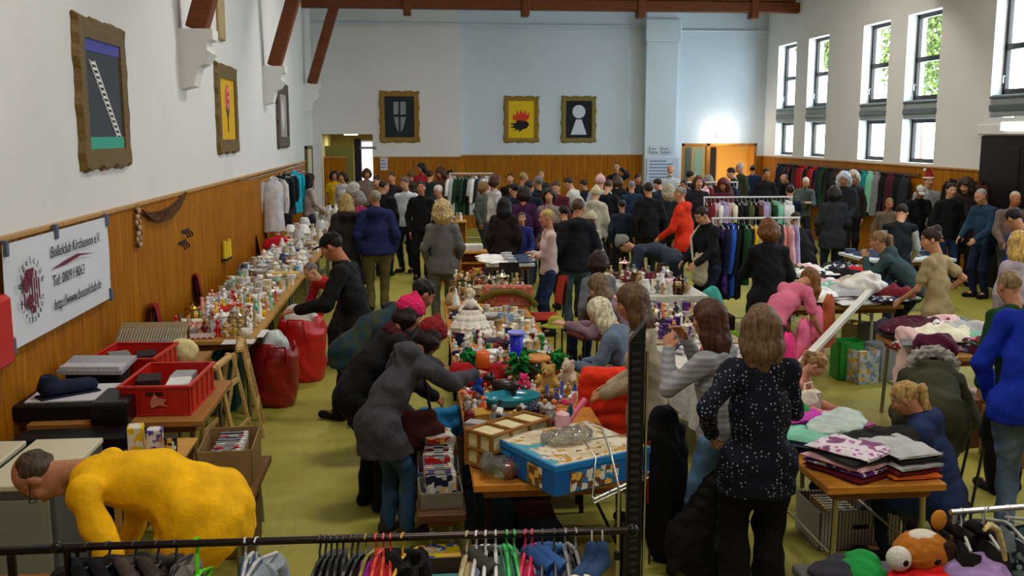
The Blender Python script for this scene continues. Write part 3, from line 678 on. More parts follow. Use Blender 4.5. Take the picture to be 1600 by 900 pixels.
# black double door in the right wall with a white head box
g0, g1 = gap[0]; d = MB().box((XR - .06, g0, 0), (XR - .01, (g0 + g1) / 2 - .005, 2.6), .01).box((XR - .06, (g0 + g1) / 2 + .005, 0), (XR - .01, g1, 2.6), .01)
for k in range(2):
    ya = g0 + .12 + k * (g1 - g0) / 2; yb = ya + (g1 - g0) / 2 - .24
    for z0, z1 in ((.2, 1.2), (1.35, 2.4)): d.box((XR - .075, ya, z0), (XR - .055, yb, z1), .01)
dd_ = struct('door_6', d, flatm('#120e10', .4)); MB().tube([(XR - .07, (g0 + g1) / 2 + .1, 1.0), (XR - .13, (g0 + g1) / 2 + .1, 1.0), (XR - .13, (g0 + g1) / 2 + .25, 1.0)], .014).build('door_handle', mat('silver', 'metal'), parent=dd_)
struct('trim_8', MB().box((XR - .12, g0 - .05, 2.62), (XR, g1 + .05, 2.80), .015), WHITEP)
# exit light over the dark door
yE = atX(1580, 195, XR - .2).y
t_ = empty('exit_light', (XR - .17, yE, 2.83), label='white illuminated box sign above the black double door', cat='light'); MB().box((0, -.35, -.0), (.15, .35, .02), .004).box((.13, -.2, .02), (.17, .2, .1), .004).build('housing', WHITEP, parent=t_); MB().box((-.02, -.33, -.14), (.03, .33, 0), .01).build('lit_panel', emis('#f0f4f0', 1.5), parent=t_)

# ------------------------------------------------------------------ roof trusses
def truss(y, idx):
    w2 = .13; zc = 5.72
    t = MB(); t.box((XL - .1, y - w2, zc), (XR + .05, y + w2, zc + .26), .02)
    t.box((XL + .1, y - w2 * .8, zc + .27), (XR - .1, y + w2 * .8, zc + .40), .02)
    for x in [XL + 2.6 + k * (XR - XL - 3.8) / 3 for k in range(4)]:
        t.box((x - .10, y - w2 - .05, zc - .16), (x + .10, y + w2 + .05, ZC), .02)
    o = struct('trim_9', t, BEAMM)
    mb = MB()
    for sgn, X, in ((1, XL),):
        a = Vector((X + sgn * .19, y, 3.86)); b = Vector((X + sgn * .82, y, zc + .1)); dd = (b - a); M = Matrix.Translation((a + b) / 2) @ dd.to_track_quat('Z', 'Y').to_matrix().to_4x4(); mb.box((-.12, -.12, -dd.length / 2), (.12, .12, dd.length / 2), .015, M)
    mb.build('brace', BEAMM, parent=o)
    cb = MB(); X = XL
    prof = [(0, 3.86), (.40, 3.86), (.40, 3.74), (.33, 3.72), (.33, 3.62), (.38, 3.58), (.30, 3.46), (.22, 3.42), (.16, 3.2), (0, 3.16)]
    cb.prism([(X + p, z) for p, z in prof], 'y', y - .17, y + .17); cb.build('corbel', PLASTER, parent=o)
for k, y in enumerate((-.6, 6.0, 12.45, 19.05, 25.8)): truss(y, k)
# fill lamps added under the ceiling, out of view, to brighten the hall
ly = [1.0, 7.0, 13.5, 20.0]
for y in ly:
    for x in (0.4, 6.8):
        t = empty('ceiling_lamp', (x, y, ZC), label='long white fill lamp added out of view under the hall ceiling', cat='lamp', group='added fill lamps of the hall')
        MB().box((-.7, -.14, -.5), (.7, .14, -.42), .02).cyl((-.5, 0, -.42), (-.5, 0, 0), .01).cyl((.5, 0, -.42), (.5, 0, 0), .01).build('housing', WHITEP, parent=t)
        MB().box((-.66, -.11, -.53), (.66, .11, -.495), .01).build('tube', emis('#fff0d8', 1.2), parent=t)
        ld = bpy.data.lights.new('lamp_light', 'AREA'); ld.shape = 'RECTANGLE'; ld.size = 1.3; ld.size_y = .5; ld.energy = FILL_LAMP_W; ld.color = (1.0, .94, .87); lo_ = bpy.data.objects.new('lamp_light', ld); col.objects.link(lo_); lo_.parent = t; lo_.location = (0, 0, -.56)
# wall lamp over the far right doorway
c = atD(1125, 212, 27.95); t = empty('wall_lamp', (c.x, 28.0, c.z), label='round glowing wall lamp above the far right doorway', cat='lamp')
MB().cyl((0, 0, 0), (0, -.06, 0), .09, n=20).build('base', WHITEP, parent=t); MB().ball((0, -.14, 0), .11).build('lamp_shade', emis('#fff8e8', 9), parent=t)
ld = bpy.data.lights.new('lamp_light', 'POINT'); ld.energy = 25; ld.color = (1, .93, .82); ld.shadow_soft_size = .12; lo_ = bpy.data.objects.new('lamp_light', ld); col.objects.link(lo_); lo_.parent = t; lo_.location = (0, -.32, .0)
ld = bpy.data.lights.new('lamp_light', 'AREA'); ld.size = .8; ld.energy = 60; ld.color = (1, .85, .6)
t = empty('ceiling_lamp', ((dR0 + dR1) / 2, 30, 2.8), label='flat lobby ceiling lamp beyond the far right doorway', cat='lamp'); MB().cyl((0, 0, 0), (0, 0, -.06), .25, n=20).build('housing', emis('#fff0d0', 3), parent=t); lo_ = bpy.data.objects.new('lamp_light', ld); col.objects.link(lo_); lo_.parent = t; lo_.location = (0, 0, -.08)
ld = bpy.data.lights.new('lamp_light', 'AREA'); ld.size = .5; ld.energy = 25; ld.color = (1, .95, .8)
t = empty('ceiling_lamp', (-1.85, 29.5, 2.65), label='small corridor ceiling lamp beyond the far left opening', cat='lamp'); MB().cyl((0, 0, 0), (0, 0, -.06), .2, n=20).build('housing', emis('#fff0d0', 3), parent=t); lo_ = bpy.data.objects.new('lamp_light', ld); col.objects.link(lo_); lo_.parent = t; lo_.location = (0, 0, -.08)

# trees outside the windows
def tree(x, y, z, r, lab, c):
    t = empty('tree', (x, y, -1), label=lab, cat='tree'); tr_ = MB().tube([(0, 0, 0), (.1, 0, 2), (0, .1, z + 1)], [.18, .14, .08]); tr_.build('trunk', mat('brown', 'wood'), parent=t)
    N = 3600; q = NR.randn(N, 3); q = q / np.linalg.norm(q, axis=1)[:, None] * (r * NR.rand(N, 1) ** .45); q[:, 2] *= 1.3; q[:, 2] += z + 1
    a = NR.randn(N, 3); a /= np.linalg.norm(a, axis=1)[:, None]; b2 = np.cross(a, NR.randn(N, 3)); b2 /= np.linalg.norm(b2, axis=1)[:, None]; L = .10
    V = np.stack([q - a * L, q + b2 * L * .6, q + a * L, q - b2 * L * .6], 1).reshape(-1, 3); F = np.arange(N * 4).reshape(-1, 4)
    link_mesh('foliage', np_mesh('foliage', V, F, False), mat(c, 'camo', '#6c7430'), parent=t)
yw_ = (WIN[3][0] + WIN[3][1]) / 2; k = 15.5 / XR
tree(15.5, yw_ * k, 5.5, 1.5, 'pale green tree outside the second window from the dark door', '#3c4c1c')
yw_ = (WIN[1][0] + WIN[1][1]) / 2
tree(15.5, yw_ * k, 6.2, .95, 'pale green tree outside the window nearer the far corner', '#4c5424')

# ------------------------------------------------------------------ framed pictures
def picture(place, wid, hgt, label, art, fc='#6c5426', axis='x'):
    """place = centre on the wall, local x along the wall, z up, y out of the wall (towards the room)"""
    t = empty('framed_picture', place, {'x': R(-90), 'y': R(180)}[axis], label=label, cat='picture')
    fw = .10 * wid / .75; mb = MB(); N = 26
    for side in range(4):
        L_ = wid if side % 2 == 0 else hgt; O_ = hgt if side % 2 == 0 else wid
        for i in range(N):
            pts = []
            for u in (i / N, (i + 1) / N):
                s_ = (u - .5); o_ = O_ / 2 + .012 * math.sin(u * 19 + side * 2) + .008 * math.sin(u * 41 + side); inn = O_ / 2 - fw
                Lo = L_ / 2; Li = L_ / 2 - fw
                for along, out, y in ((s_ * 2 * Li, inn, .02), (s_ * 2 * (Lo), o_, .0), (s_ * 2 * (Lo - .03), o_ - .03, .05), (s_ * 2 * Li, inn, .045)):
                    p = {0: (along, out), 1: (out, -along), 2: (-along, -out), 3: (-out, along)}[side]; pts.append((p[0], y, p[1]))
            mb.add(pts, [(0, 4, 5, 1), (1, 5, 6, 2), (2, 6, 7, 3), (3, 7, 4, 0)], False)
    mb.build('frame', mat(fc, 'wood'), parent=t)
    iw, ih = wid / 2 - fw, hgt / 2 - fw
    art(t, iw, ih)
    t.rotation_euler = (0, 0, {'x': R(90), 'y': 0}[axis])
    for ch in t.children:
        ch.data.transform(Matrix.Scale(-1, 4, (0, 1, 0))); ch.data.flip_normals()
def cv(t, polys):      # list of (material, polygon, y layer)
    for i, (name, m_, poly, y) in enumerate(polys):
        mb = MB().prism(poly, 'y', y, y + .004); mb.build(name, m_, parent=t)
def rect(x0, z0, x1, z1): return [(x0, z0), (x1, z0), (x1, z1), (x0, z1)]
def art_ladder(t, a, b):
    cv(t, [('canvas', flatm('#3c4248'), rect(-a, -b, a, b), .02), ('top_band', flatm('#4c4c9c'), rect(-a, b * .78, a, b), .026), ('bottom_band', flatm('#3ca088'), rect(-a, -b, a, -b * .78), .026)])
    mb = MB(); p0, p1 = (-a * .78, b * .62), (a * .55, -b * .78); dx = .14
    for o in (0, dx): mb.prism([(p0[0] + o, p0[1]), (p0[0] + o + .025, p0[1]), (p1[0] + o * .9 + .025, p1[1]), (p1[0] + o * .9, p1[1])], 'y', .027, .033)
    for i in range(14):
        u = (i + .5) / 14; x = p0[0] + (p1[0] - p0[0]) * u; z = p0[1] + (p1[1] - p0[1]) * u; mb.box((x, .027, z - .012), (x + dx, .033, z + .012))
    mb.build('painted_ladder', flatm('#e0e0dc'), parent=t)
def disc(cx, cz, r, n=20, rz_=None): return [(cx + r * math.cos(2 * math.pi * i / n), cz + (rz_ or r) * math.sin(2 * math.pi * i / n)) for i in range(n)]
def art_flower(t, a, b):
    cv(t, [('canvas', flatm('#d8a818'), rect(-a, -b, a, b), .02), ('painted_stem', flatm('#5c4c28'), [(-.02, b * .3), (.02, b * .3), (.03, -b * .7), (0, -b * .75), (-.03, -b * .7)], .026), ('painted_leaf', flatm('#5c4c28'), [(0, -b * .1), (.1, b * .12), (.12, 0), (.01, -b * .4), (-.12, 0), (-.1, b * .12)], .028)])
    mb = MB().prism([(math.cos(2 * math.pi * i / 28) * (.17 if i % 2 else .12), b * .38 + math.sin(2 * math.pi * i / 28) * (.2 if i % 2 else .14)) for i in range(28)], 'y', .028, .033); mb.build('painted_petals', flatm('#d86c88'), parent=t)
    MB().prism(disc(0, b * .38, .085), 'y', .033, .037).build('painted_heart', flatm('#c02c34'), parent=t); MB().prism(disc(0, b * .38, .03), 'y', .037, .04).build('painted_dot', flatm('#e8d0c8'), parent=t)
def art_grey(t, a, b):
    cv(t, [('canvas', flatm('#9c948c'), rect(-a, -b, a, b), .02), ('dark_border', flatm('#5c5450'), rect(-a, -b, -a * .6, b), .026), ('pale_shape', flatm('#c8c0c0'), disc(0, 0, a * .35, 20, b * .7), .026)])
def art_cross(t, a, b):
    cv(t, [('canvas', flatm('#20242a'), rect(-a, -b, a, b), .02)])
    for i, (x0, x1, z0, z1) in enumerate(((-.30, -.05, .10, .74), (.05, .34, .10, .74), (-.30, -.05, -.75, .0), (.05, .34, -.75, .0))):
        q = [(x0 * a * 1.3, z0 * b), (x1 * a * 1.3, z0 * b + .02), (x1 * a * 1.3 * (.8 if z1 < .5 else 1), z1 * b), (x0 * a * 1.3, z1 * b)] if z1 > .5 else [(x0 * a * 1.3 * (.6 if x0 < 0 else 1), z0 * b + (.12 if x0 < 0 else .0)), (x1 * a * 1.3 * (1 if x0 < 0 else .6), z0 * b + (0 if x0 < 0 else .12)), (x1 * a * 1.3, z1 * b), (x0 * a * 1.3, z1 * b)]
        cv(t, [('painted_block', flatm('#84888a'), q, .026)])
def art_flame(t, a, b):
    cv(t, [('canvas', flatm('#d8b410'), rect(-a, -b, a, b), .02)])
    fl_ = [(-.24, .02), (-.2, .30), (-.15, .12), (-.12, .46), (-.05, .2), (-.02, .52), (.05, .24), (.10, .50), (.13, .2), (.22, .36), (.19, .05), (.12, -.06), (-.1, -.08)]
    cv(t, [('painted_flame', flatm('#cc3418'), [(x * 1.1 * a / .37, z * b * 1.1) for x, z in fl_], .026)])
    hd = [(-.10, -.04), (.14, -.08), (.2, -.25), (.14, -.42), (.02, -.5), (-.06, -.62), (-.08, -.48), (-.2, -.56), (-.14, -.42), (-.3, -.4), (-.18, -.3), (-.32, -.2), (-.16, -.18)]
    cv(t, [('painted_hand', flatm('#141414'), [(x * 1.1 * a / .37, z * b * 1.1) for x, z in hd], .030)])
def art_keyhole(t, a, b):
    cv(t, [('canvas', flatm('#14161e'), rect(-a, -b, a, b), .02), ('painted_disc', flatm('#c4ccd8'), disc(0, b * .42, a * .50, 22, b * .36), .026), ('painted_skirt', flatm('#c4ccd8'), [(-a * .22, 0), (a * .22, 0), (a * .62, -b * .82), (-a * .62, -b * .82)], .026)])
def onwallL(px0, px1, lab, art, z0=2.34, z1=3.62, **k):
    a = atX(px0[0], px0[1], XL); b = atX(px1[0], px1[1], XL); picture((XL + .005, (a.y + b.y) / 2, (z0 + z1) / 2), abs(b.y - a.y), z1 - z0, lab, art, **k)
onwallL((116, 140), (192, 140), 'large framed painting of a white ladder nearest on the left wall', art_ladder, 2.33, 3.62)
onwallL((336, 170), (367, 170), 'framed painting of a pink flower on yellow on the left wall', art_flower, 2.35, 3.63)
onwallL((431, 180), (448, 180), 'narrow grey framed picture farthest along the left wall', art_grey, 2.34, 3.68, fc='#4c4034')
def onfar(x0, x1, y0, y1, d_, lab, art, **k):
    a = atD(x0, y0, d_); b = atD(x1, y1, d_); picture(((a.x + b.x) / 2, d_ - .005, (a.z + b.z) / 2), b.x - a.x, a.z - b.z, lab, art, axis='y', **k)
onfar(592, 656, 142, 223, 27.75, 'framed picture of a broken grey cross on black on the far wall', art_cross, fc='#8c6c24')
onfar(787, 842, 150, 223, 28.0, 'framed yellow painting of a red flame and black hand', art_flame, fc='#8c6c24')
onfar(877, 931, 150, 223, 28.0, 'framed dark painting of a pale keyhole shape on the far wall', art_keyhole, fc='#7c6c30')

# ------------------------------------------------------------------ banner on the left wall
b0 = atX(2, 368, XL + .07); b1 = atX(166, 334, XL + .07); BY0, BY1 = b0.y, b1.y; BZt, BZb = 1.93, 1.22
ban = empty('banner', (XL + .075, (BY0 + BY1) / 2, (BZt + BZb) / 2), R(90), label='white vinyl club banner with maroon round emblem on the wood panelling', cat='banner')
bw, bh = (BY1 - BY0) / 2, (BZt - BZb) / 2
mb = MB().grid(lambda u, v: (bw * (2 * u - 1), .006 + .010 * math.sin(u * 9 + v * 2) * (1 - abs(2 * v - 1)), bh * (2 * v - 1) + .02 * (1 - 2 * u) * -0), 40, 10)
mb.grid(lambda u, v: (bw * (2 * u - 1), .010 + .010 * math.sin(u * 9 + v * 2) * (1 - abs(2 * v - 1)), bh * (2 * v - 1)), 40, 10); mb.build('sheet', flatm('#d4d6dc', .5), parent=ban)
def text(body, size, x, z, parent, m_, y=-.012, sh=0, rot=0, al='LEFT', name='lettering', sx=1.0):
    c = bpy.data.curves.new(name, 'FONT'); c.body = body; c.size = size; c.shear = sh; c.align_x = al; c.extrude = .001; c.resolution_u = 2; c.materials.append(m_)
    o = bpy.data.objects.new(name, c); col.objects.link(o); o.parent = parent; o.location = (x, y, z); o.rotation_euler = (R(90), 0, 0)
    if rot: o.rotation_euler = (R(90), -rot, 0)
    o.scale = (sx, 1, 1)
    me = bpy.data.meshes.new_from_object(o.evaluated_get(bpy.context.evaluated_depsgraph_get())); q = bpy.data.objects.new(name, me); col.objects.link(q)
    q.parent = parent; q.location = o.location; q.rotation_euler = o.rotation_euler; q.scale = o.scale; bpy.data.objects.remove(o); return q
INK = flatm('#34323a'); MAR = flatm('#6c1c34')
text('Boßelclub Kirchseeon e.V.', .118, -bw * .28, bh * .48, ban, INK, sh=.2, sx=.92)
text('Tel: 08091 9063', .118, -bw * .28, -bh * .12, ban, INK, sh=.2, sx=.92)
text('http://www.bosselclub.de', .118, -bw * .28, -bh * .62, ban, INK, sh=.2, sx=.92)
sw = MB(); sw.prism([(-bw * .28, bh * .24), (0, bh * .33), (bw * .25, bh * .38), (bw * .62, bh * .26), (bw * .3, bh * .32), (0, bh * .24)], 'y', -.010, -.007); sw.build('swoosh', MAR, parent=ban)
lg = MB(); cx, cz, rr = -bw * .64, -bh * .02, bh * .46
lg.prism([(cx - rr * .5, cz + rr * .95), (cx + rr * .4, cz + rr * .95), (cx - rr * .05, cz + rr * .1)], 'y', -.010, -.007)
lg.prism(disc(cx - rr * .55, cz + rr * .35, rr * .26, 16, rr * .38), 'y', -.010, -.007); lg.prism(disc(cx - rr * .2, cz - rr * .45, rr * .22, 16, rr * .36), 'y', -.010, -.007)
for x0, z0, z1 in ((-.88, -.55, .05), (.02, -.4, .5), (.28, -.55, .55), (.52, .1, .85), (.52, -.75, -.15), (.78, -.4, .5)): lg.prism([(cx + rr * x0, cz + rr * z0), (cx + rr * (x0 + .13), cz + rr * (z0 - .12)), (cx + rr * (x0 + .13), cz + rr * (z1 - .1)), (cx + rr * x0, cz + rr * z1)], 'y', -.010, -.007)
lg.prism([(cx - .0, cz - rr * .6), (cx + rr * .4, cz - rr * .75), (cx + rr * .3, cz - rr * 1.0), (cx + rr * .05, cz - rr * .98)], 'y', -.010, -.007); lg.build('emblem', MAR, parent=ban)
for wd_, a0, a1 in (('Boßelclub', 165, 15), ('Kirchseeon', 200, 340)):
    for i, ch in enumerate(wd_):
        a = R(a0 + (a1 - a0) * i / (len(wd_) - 1)); top_ = a0 < 190; rr2 = rr * 1.18 if top_ else rr * 1.36
        text(ch, .075, cx + rr2 * math.cos(a), cz + rr2 * math.sin(a), ban, INK, rot=(-(math.pi / 2 - a) if top_ else (a + math.pi / 2)), al='CENTER', name='emblem_letter')
for x, z in ((-bw + .03, bh - .03), (bw - .03, bh - .03), (-.15, bh - .01), (bw - .03, -bh + .03), (-bw + .03, -bh + .03)): MB().box((x - .02, -.02, z - .05), (x + .02, .02, z + .06), .005).build('clip', flatm('#5c6478', .4), parent=ban)
# red bag behind the left edge of the banner
mb = MB().box((XL + .03, BY0 - .35, 1.15), (XL + .12, BY0 - .03, 1.62), .03); tag(mb.build('hanging_bag', mat('red', 'plastic')), 'red plastic bag hanging on the wall beside the banner', 'bag')
# fishing net, shell string, hooks on the boards
n0 = atX(220, 325, XL + .05); n1 = atX(290, 320, XL + .05)
mb = MB()
for j in range(9):
    pts = []
    for i in range(17):
        u = i / 16; y = n0.y + (n1.y - n0.y) * u; z = n0.z - .02 - (.10 + .11 * j / 8) * math.sin(math.pi * u) ** .8 * (1 + .05 * math.sin(i * 2 + j)); pts.append((XL + .04 + .004 * j, y, z + .06 * u))
    mb.tube(pts, .006, 5)
for i in range(20):
    u = (i + .5) / 20; y = n0.y + (n1.y - n0.y) * u; mb.tube([(XL + .05, y, n0.z - .02 - .10 * math.sin(math.pi * u) ** .8 + .06 * u), (XL + .07, y + .05 * math.sin(i), n0.z - .02 - .21 * math.sin(math.pi * u) ** .8 + .06 * u)], .004, 4)
tag(mb.build('fishing_net', mat('brown', 'fabric')), 'brown net draped from the top ledge of the wood panelling', 'net')
s0 = atX(218, 322, XL + .05)
for k in range(3):
    t = empty('shell_string', (XL + .06, s0.y + .05 * k - .16, s0.z), label=('string of pale and brown shells hanging on the panelling beside the net'), cat='wall decoration', group='shell strings beside the net')
    MB().tube([(0, 0, .03), (0, .005, -.2), (0, 0, -.42 + .05 * k)], .004, 5).build('string', mat('tan', 'fabric'), parent=t)
    for i in range(7): MB().ball((0, .012 * math.sin(i * 2), -.04 - i * .055), (.018, .022, .026), 8, 6).build('shell', flatm('#b89c7c' if (i + k) % 3 else '#4c2c20'), parent=t)
for px, py in ((290, 365), (285, 383)):
    c = atX(px, py, XL + .03); t_ = MB()
    for i in range(3): t_.tube([(c.x, c.y - .12 + i * .12, c.z + .03), (c.x + .05, c.y - .12 + i * .12, c.z), (c.x + .05, c.y - .10 + i * .12, c.z - .04)], .010, 6)
    t_.box((c.x - .008, c.y - .18, c.z + .02), (c.x + .006, c.y + .18, c.z + .05), .003); tag(t_.build('coat_hook_rail', flatm('#241a14')), 'dark iron hook rail on the panelling, ' + ('upper' if py < 370 else 'lower') + ' of the two', 'hooks')
c = atX(352, 388, XL + .05)
mb = MB().box((c.x - .03, c.y - .18, c.z - .16), (c.x + .06, c.y + .18, c.z - .13), .004)
for i in range(3): mb.use(1).cyl((c.x + .01 + .01 * i, c.y - .13 + i * .13, c.z - .13), (c.x + .01 + .01 * i, c.y - .13 + i * .13, c.z + .12 - .02 * (i % 2)), .034, .03)
tag(mb.build('candle_sconce', [flatm('#2c1c14'), mat('#e0c020', 'plastic')]), 'dark wall bracket holding three fat yellow candles', 'candle holder')
# papers on walls
def paper(x0, y0, x1, y1, d_, lab, c='#c8ccd4', name='notice'):
    a = atD(x0, y0, d_); b = atD(x1, y1, d_); t = empty(name, ((a.x + b.x) / 2, d_, (a.z + b.z) / 2), label=lab, cat='poster'); w2, h2 = (b.x - a.x) / 2, (a.z - b.z) / 2
    MB().box((-w2, -.012, -h2), (w2, -.002, h2), .001).build('sheet', flatm(c), parent=t); mb = MB()
    for i in range(int(h2 * 2 / .09)): mb.box((-w2 * .85, -.015, h2 - .1 - i * .09), (w2 * (.2 + .6 * ((i * 37 % 10) / 10)), -.013, h2 - .07 - i * .09))
    mb.build('text_lines', flatm('#6c7490'), parent=t)
paper(594, 246, 606, 266, 27.72, 'white sheet of paper pinned on the far panelling')
paper(1011, 247, 1060, 285, 27.68, 'large white notice board on the lower part of the far pier', '#b8c4d8', 'notice_board')
paper(1016, 228, 1030, 240, 27.68, 'left small sign with dark lettering on the far pier', '#c0c8d4'); paper(1034, 228, 1050, 240, 27.68, 'right small sign with dark lettering on the far pier', '#c0c8d4')
a = atD(562, 229, 27.7); b = atD(588, 233, 27.7); tag(MB().box((a.x, 27.68, b.z), (b.x, 27.75, a.z), .01).build('wall_sign', flatm('#84888a')), 'narrow grey sign bar on the wall above the far panelling', 'sign')
a = atX(338, 0, XL); tag(MB().box((XL, a.y - .08, 3.95), (XL + .06, a.y + .3, 5.2), .02).build('wall_pilaster', flatm('#a8946c')), 'narrow beige wooden box high on the left wall between the braces', 'wall box')
# ------------------------------------------------------------------ the crowd
INFO = {}
def pp(k, *a, **kw):
    b_, i_ = person(*a, **kw); INFO[k] = i_; return b_
# front of the hall
pp('yellow', 62, 745, 1.84, 90, 'person in bright yellow sweatshirt bent double over the cream boxes', ('sweater', '#f0b400', 'fabric'), ('jeans', 'denim'), ('bald', '#4c3c30'), lean=76, hp=42, L=(.03, -.16, -.48), Rr=(.05, .0, -.5), hc=True, skin=1, w=1.22, extra=('glasses',), len_=.10, hand='grip')
pp('blackcoat', 510, 366, 1.80, 78, 'person in long black coat and black cap at the left wall table', ('coat', '#08080a'), ('trousers', '#0c0c10'), ('short', '#1c1814'), lean=14, hp=18, L=(.1, .34, -.30), Rr='down', skin=3, hat=('cap', '#0a0a0c'), legs='walk', w=1.02, hand=('flat', 'grip'), len_=.34)
pp('greenblue', 672, 440, 1.80, -68, 'person in dark blue-green windbreaker bent forward behind the pink hat', ('jacket', '#16303c', 'camo', '#2c3424'), ('trousers', '#6c5434'), ('short', '#14100e'), lean=60, hp=4, L=(0, .3, -.4), Rr=(0, .25, -.42), skin=3, w=1.1, shoe='#141210')
pp('pinkhat', 650, 470, 1.66, -64, 'person in magenta knitted hat and black jacket at the centre table', ('jacket', '#08090c'), ('trousers', '#08080a'), ('bob', '#241a14'), lean=42, hp=10, L='low', Rr='low', hat=('beanie', '#d0205c'), skin=1, scarf='#3c0c14')
pp('redhat', 685, 506, 1.58, -56, 'person in dark red knitted hat and grey hooded coat reaching over the toys', ('coat', '#3e3d44'), ('jeans', '#2c4866'), ('bob', '#241612'), lean=40, hp=18, L=(.02, .10, -.44), Rr=(-.05, .50, -.14), hat=('beanie', '#7c1418'), skin=1, extra=('hood',), female=True, shoe='#3c2c20', len_=.22, hand=('grip', 'relaxed'))
pp('platinum', 925, 470, 1.66, 62, 'person with long platinum hair and blue-grey top seated at the centre table', ('blouse', '#5c6c80'), ('jeans', 'navy'), ('straight', '#d0c8a8'), lean=28, hp=22, legs='sit', L=(0, .34, -.24), Rr=(.05, .34, -.30), female=True, skin=2, w=1.15, seat=.55)
pp('mauve', 925, 432, 1.66, 70, 'person with streaked brown hair and mauve sleeves behind the platinum hair', ('sweater', '#7c6470'), ('jeans', 'denim'), ('straight', '#6c5840'), lean=30, hp=20, legs='sit', L=(.0, .42, -.16), Rr=(0, .4, -.22), female=True, skin=2, seat=.62)
pp('beigegirl', 980, 446, 1.68, 68, 'person with long brown half-up hair and beige sweater beside the orange jacket', ('sweater', '#a89880'), ('jeans', '#5c80ac'), ('long', '#5c4428'), lean=6, hp=14, L=(0, .22, -.38), Rr=(.02, .24, -.40), female=True, skin=1, len_=.12, hand='relaxed')
pp('phonegirl', 1103, 470, 1.66, 48, 'person in grey long-sleeved top raising both hands to the face', ('sweater', '#9c9c9c', 'stripes', '#84868c'), ('jeans', '#5c80a4'), ('long', '#4c2c1c'), lean=4, hp=10, L=(.02, .25, .03), Rr=(-.04, .27, .06), female=True, skin=1)
pp('polka', 1190, 477, 1.72, -6, 'person seen from behind in navy blouse with white dots', ('blouse', '#0c1020', 'dots', '#a4a8b4'), ('wide', '#050506'), ('straight', '#6c543a'), lean=3, L='hip', Rr='fwd', female=True, skin=1, w=1.08, len_=.20)
pp('pinkchild', 1288, 556, 1.28, -118, 'child with blond hair in a salmon jacket sitting at the clothes table', ('jacket', '#c88470'), ('leggings', 'navy'), ('pony', '#a07c50'), lean=22, hp=28, legs='sit', L='fwd', Rr='fwd', female=True, skin=2, seat=.42)
pp('navygirl', 1402, 600, 1.50, 58, 'person with blond ponytail and long navy quilted coat at the right table', ('puffer', '#1c2e58'), ('leggings', '#141c34'), ('pony', '#b08c54'), lean=20, hp=22, legs='sit', L='fwd', Rr='fwd', female=True, skin=1, w=1.1, seat=.36, len_=.36)
pp('parka', 1458, 548, 1.62, -28, 'person in olive parka with pale fur hood bent over a brown box', ('parka', '#343620'), ('trousers', '#34301e'), ('short', '#4c3c28'), lean=80, hp=8, L='low', Rr=(.1, .2, -.42), extra=('fur',), w=1.12, skin=1, female=True)
pp('bluesweater', 1640, 420, 1.86, -42, 'person in royal blue sweater and faded jeans at the right edge', ('sweater', '#0c2aa0'), ('jeans', '#5c7090'), ('short', '#3c2c20'), lean=18, hp=20, L=(.06, .02, -.50), Rr='down', w=1.16, skin=1, len_=.10, legs='stand')
pp('greenjacket', 1574, 424, 1.66, 6, 'person in dark green jacket and black trousers behind the royal blue sweater', ('jacket', '#123c18'), ('trousers', '#08080a'), ('short', '#8c7454'), lean=8, hp=14, L='down', Rr='down', skin=1)
pp('beigetee', 1452, 357, 1.70, 35, 'person with dark bun and beige T-shirt behind the clothes table', ('tee', '#a4946c'), ('jeans', 'navy'), ('bun', '#2c1c14'), lean=6, hp=10, hy=40, L='low', Rr='hip', female=True, skin=0, w=1.05, len_=.08)
pp('pinkbend', 1276, 430, 1.66, -60, 'person in pink T-shirt bending head down into the clothes table', ('tee', '#d8708c'), ('leggings', '#141014'), ('long', '#7c5428'), lean=54, hp=40, L=(0, .15, -.5), Rr=(0, .25, -.45), female=True, skin=1)
pp('greenhood', 1370, 362, 1.68, 55, 'person with ponytail and grey-green hoodie leaning on both hands', ('hoodie', '#34484a'), ('trousers', '#101418'), ('pony', '#7c6444'), lean=46, hp=-10, L='chin', Rr=(-.05, .24, -.10), female=True, skin=1)
pp('vestman', 1410, 322, 1.78, -30, 'person in navy vest over grey sweater looking down beside the grey-green hoodie', ('vest', '#12161e'), ('jeans', 'navy'), ('short', '#241a12'), lean=22, hp=28, L='low', Rr='low', skin=0)
pp('blackjk', 1487, 286, 1.80, 178, 'person in open black sports jacket and pale shirt facing the camera', ('jacket', '#0a0a0e'), ('jeans', '#1c3458'), ('short', '#1c1410'), hp=6, skin=2, L='relax', Rr='relax')
pp('suit', 1440, 291, 1.74, 165, 'person in black pullover and pale cap looking down by the panelling', ('sweater', '#0c0c12'), ('trousers', '#101014'), ('short', '#4c4034'), hp=24, lean=8, skin=1, hat=('cap', '#b8b4a8'), L='low', Rr='low')
pp('bluejk', 1530, 296, 1.78, 105, 'grey-haired person in slate blue jacket near the dark double door', ('jacket', '#1c3850'), ('jeans', 'navy'), ('crop', '#94908c'), hp=18, lean=6, skin=0, L='low', Rr='low', w=1.1)
pp('blueback', 1578, 328, 1.82, 20, 'person with dark short hair and bright blue pullover bending head away', ('sweater', '#0c2c8c'), ('trousers', '#0c1020'), ('short', '#1c1612'), lean=14, hp=26, skin=1)
pp('lilac', 1590, 362, 1.68, 0, 'person with long blond hair and lilac top at the right edge', ('sweater', '#a89ca8'), ('jeans', 'denim'), ('long', '#c0a058'), female=True, lean=10, hp=5, skin=1)
pp('santa', 1452, 268, 1.80, 172, 'person in red and white Santa hat and pale jacket by the panelling', ('jacket', '#9c9ca0'), ('trousers', '#24242c'), ('short', '#b8b4ac'), hat=('santa', '#8c1018'), skin=2, dd=17.8)
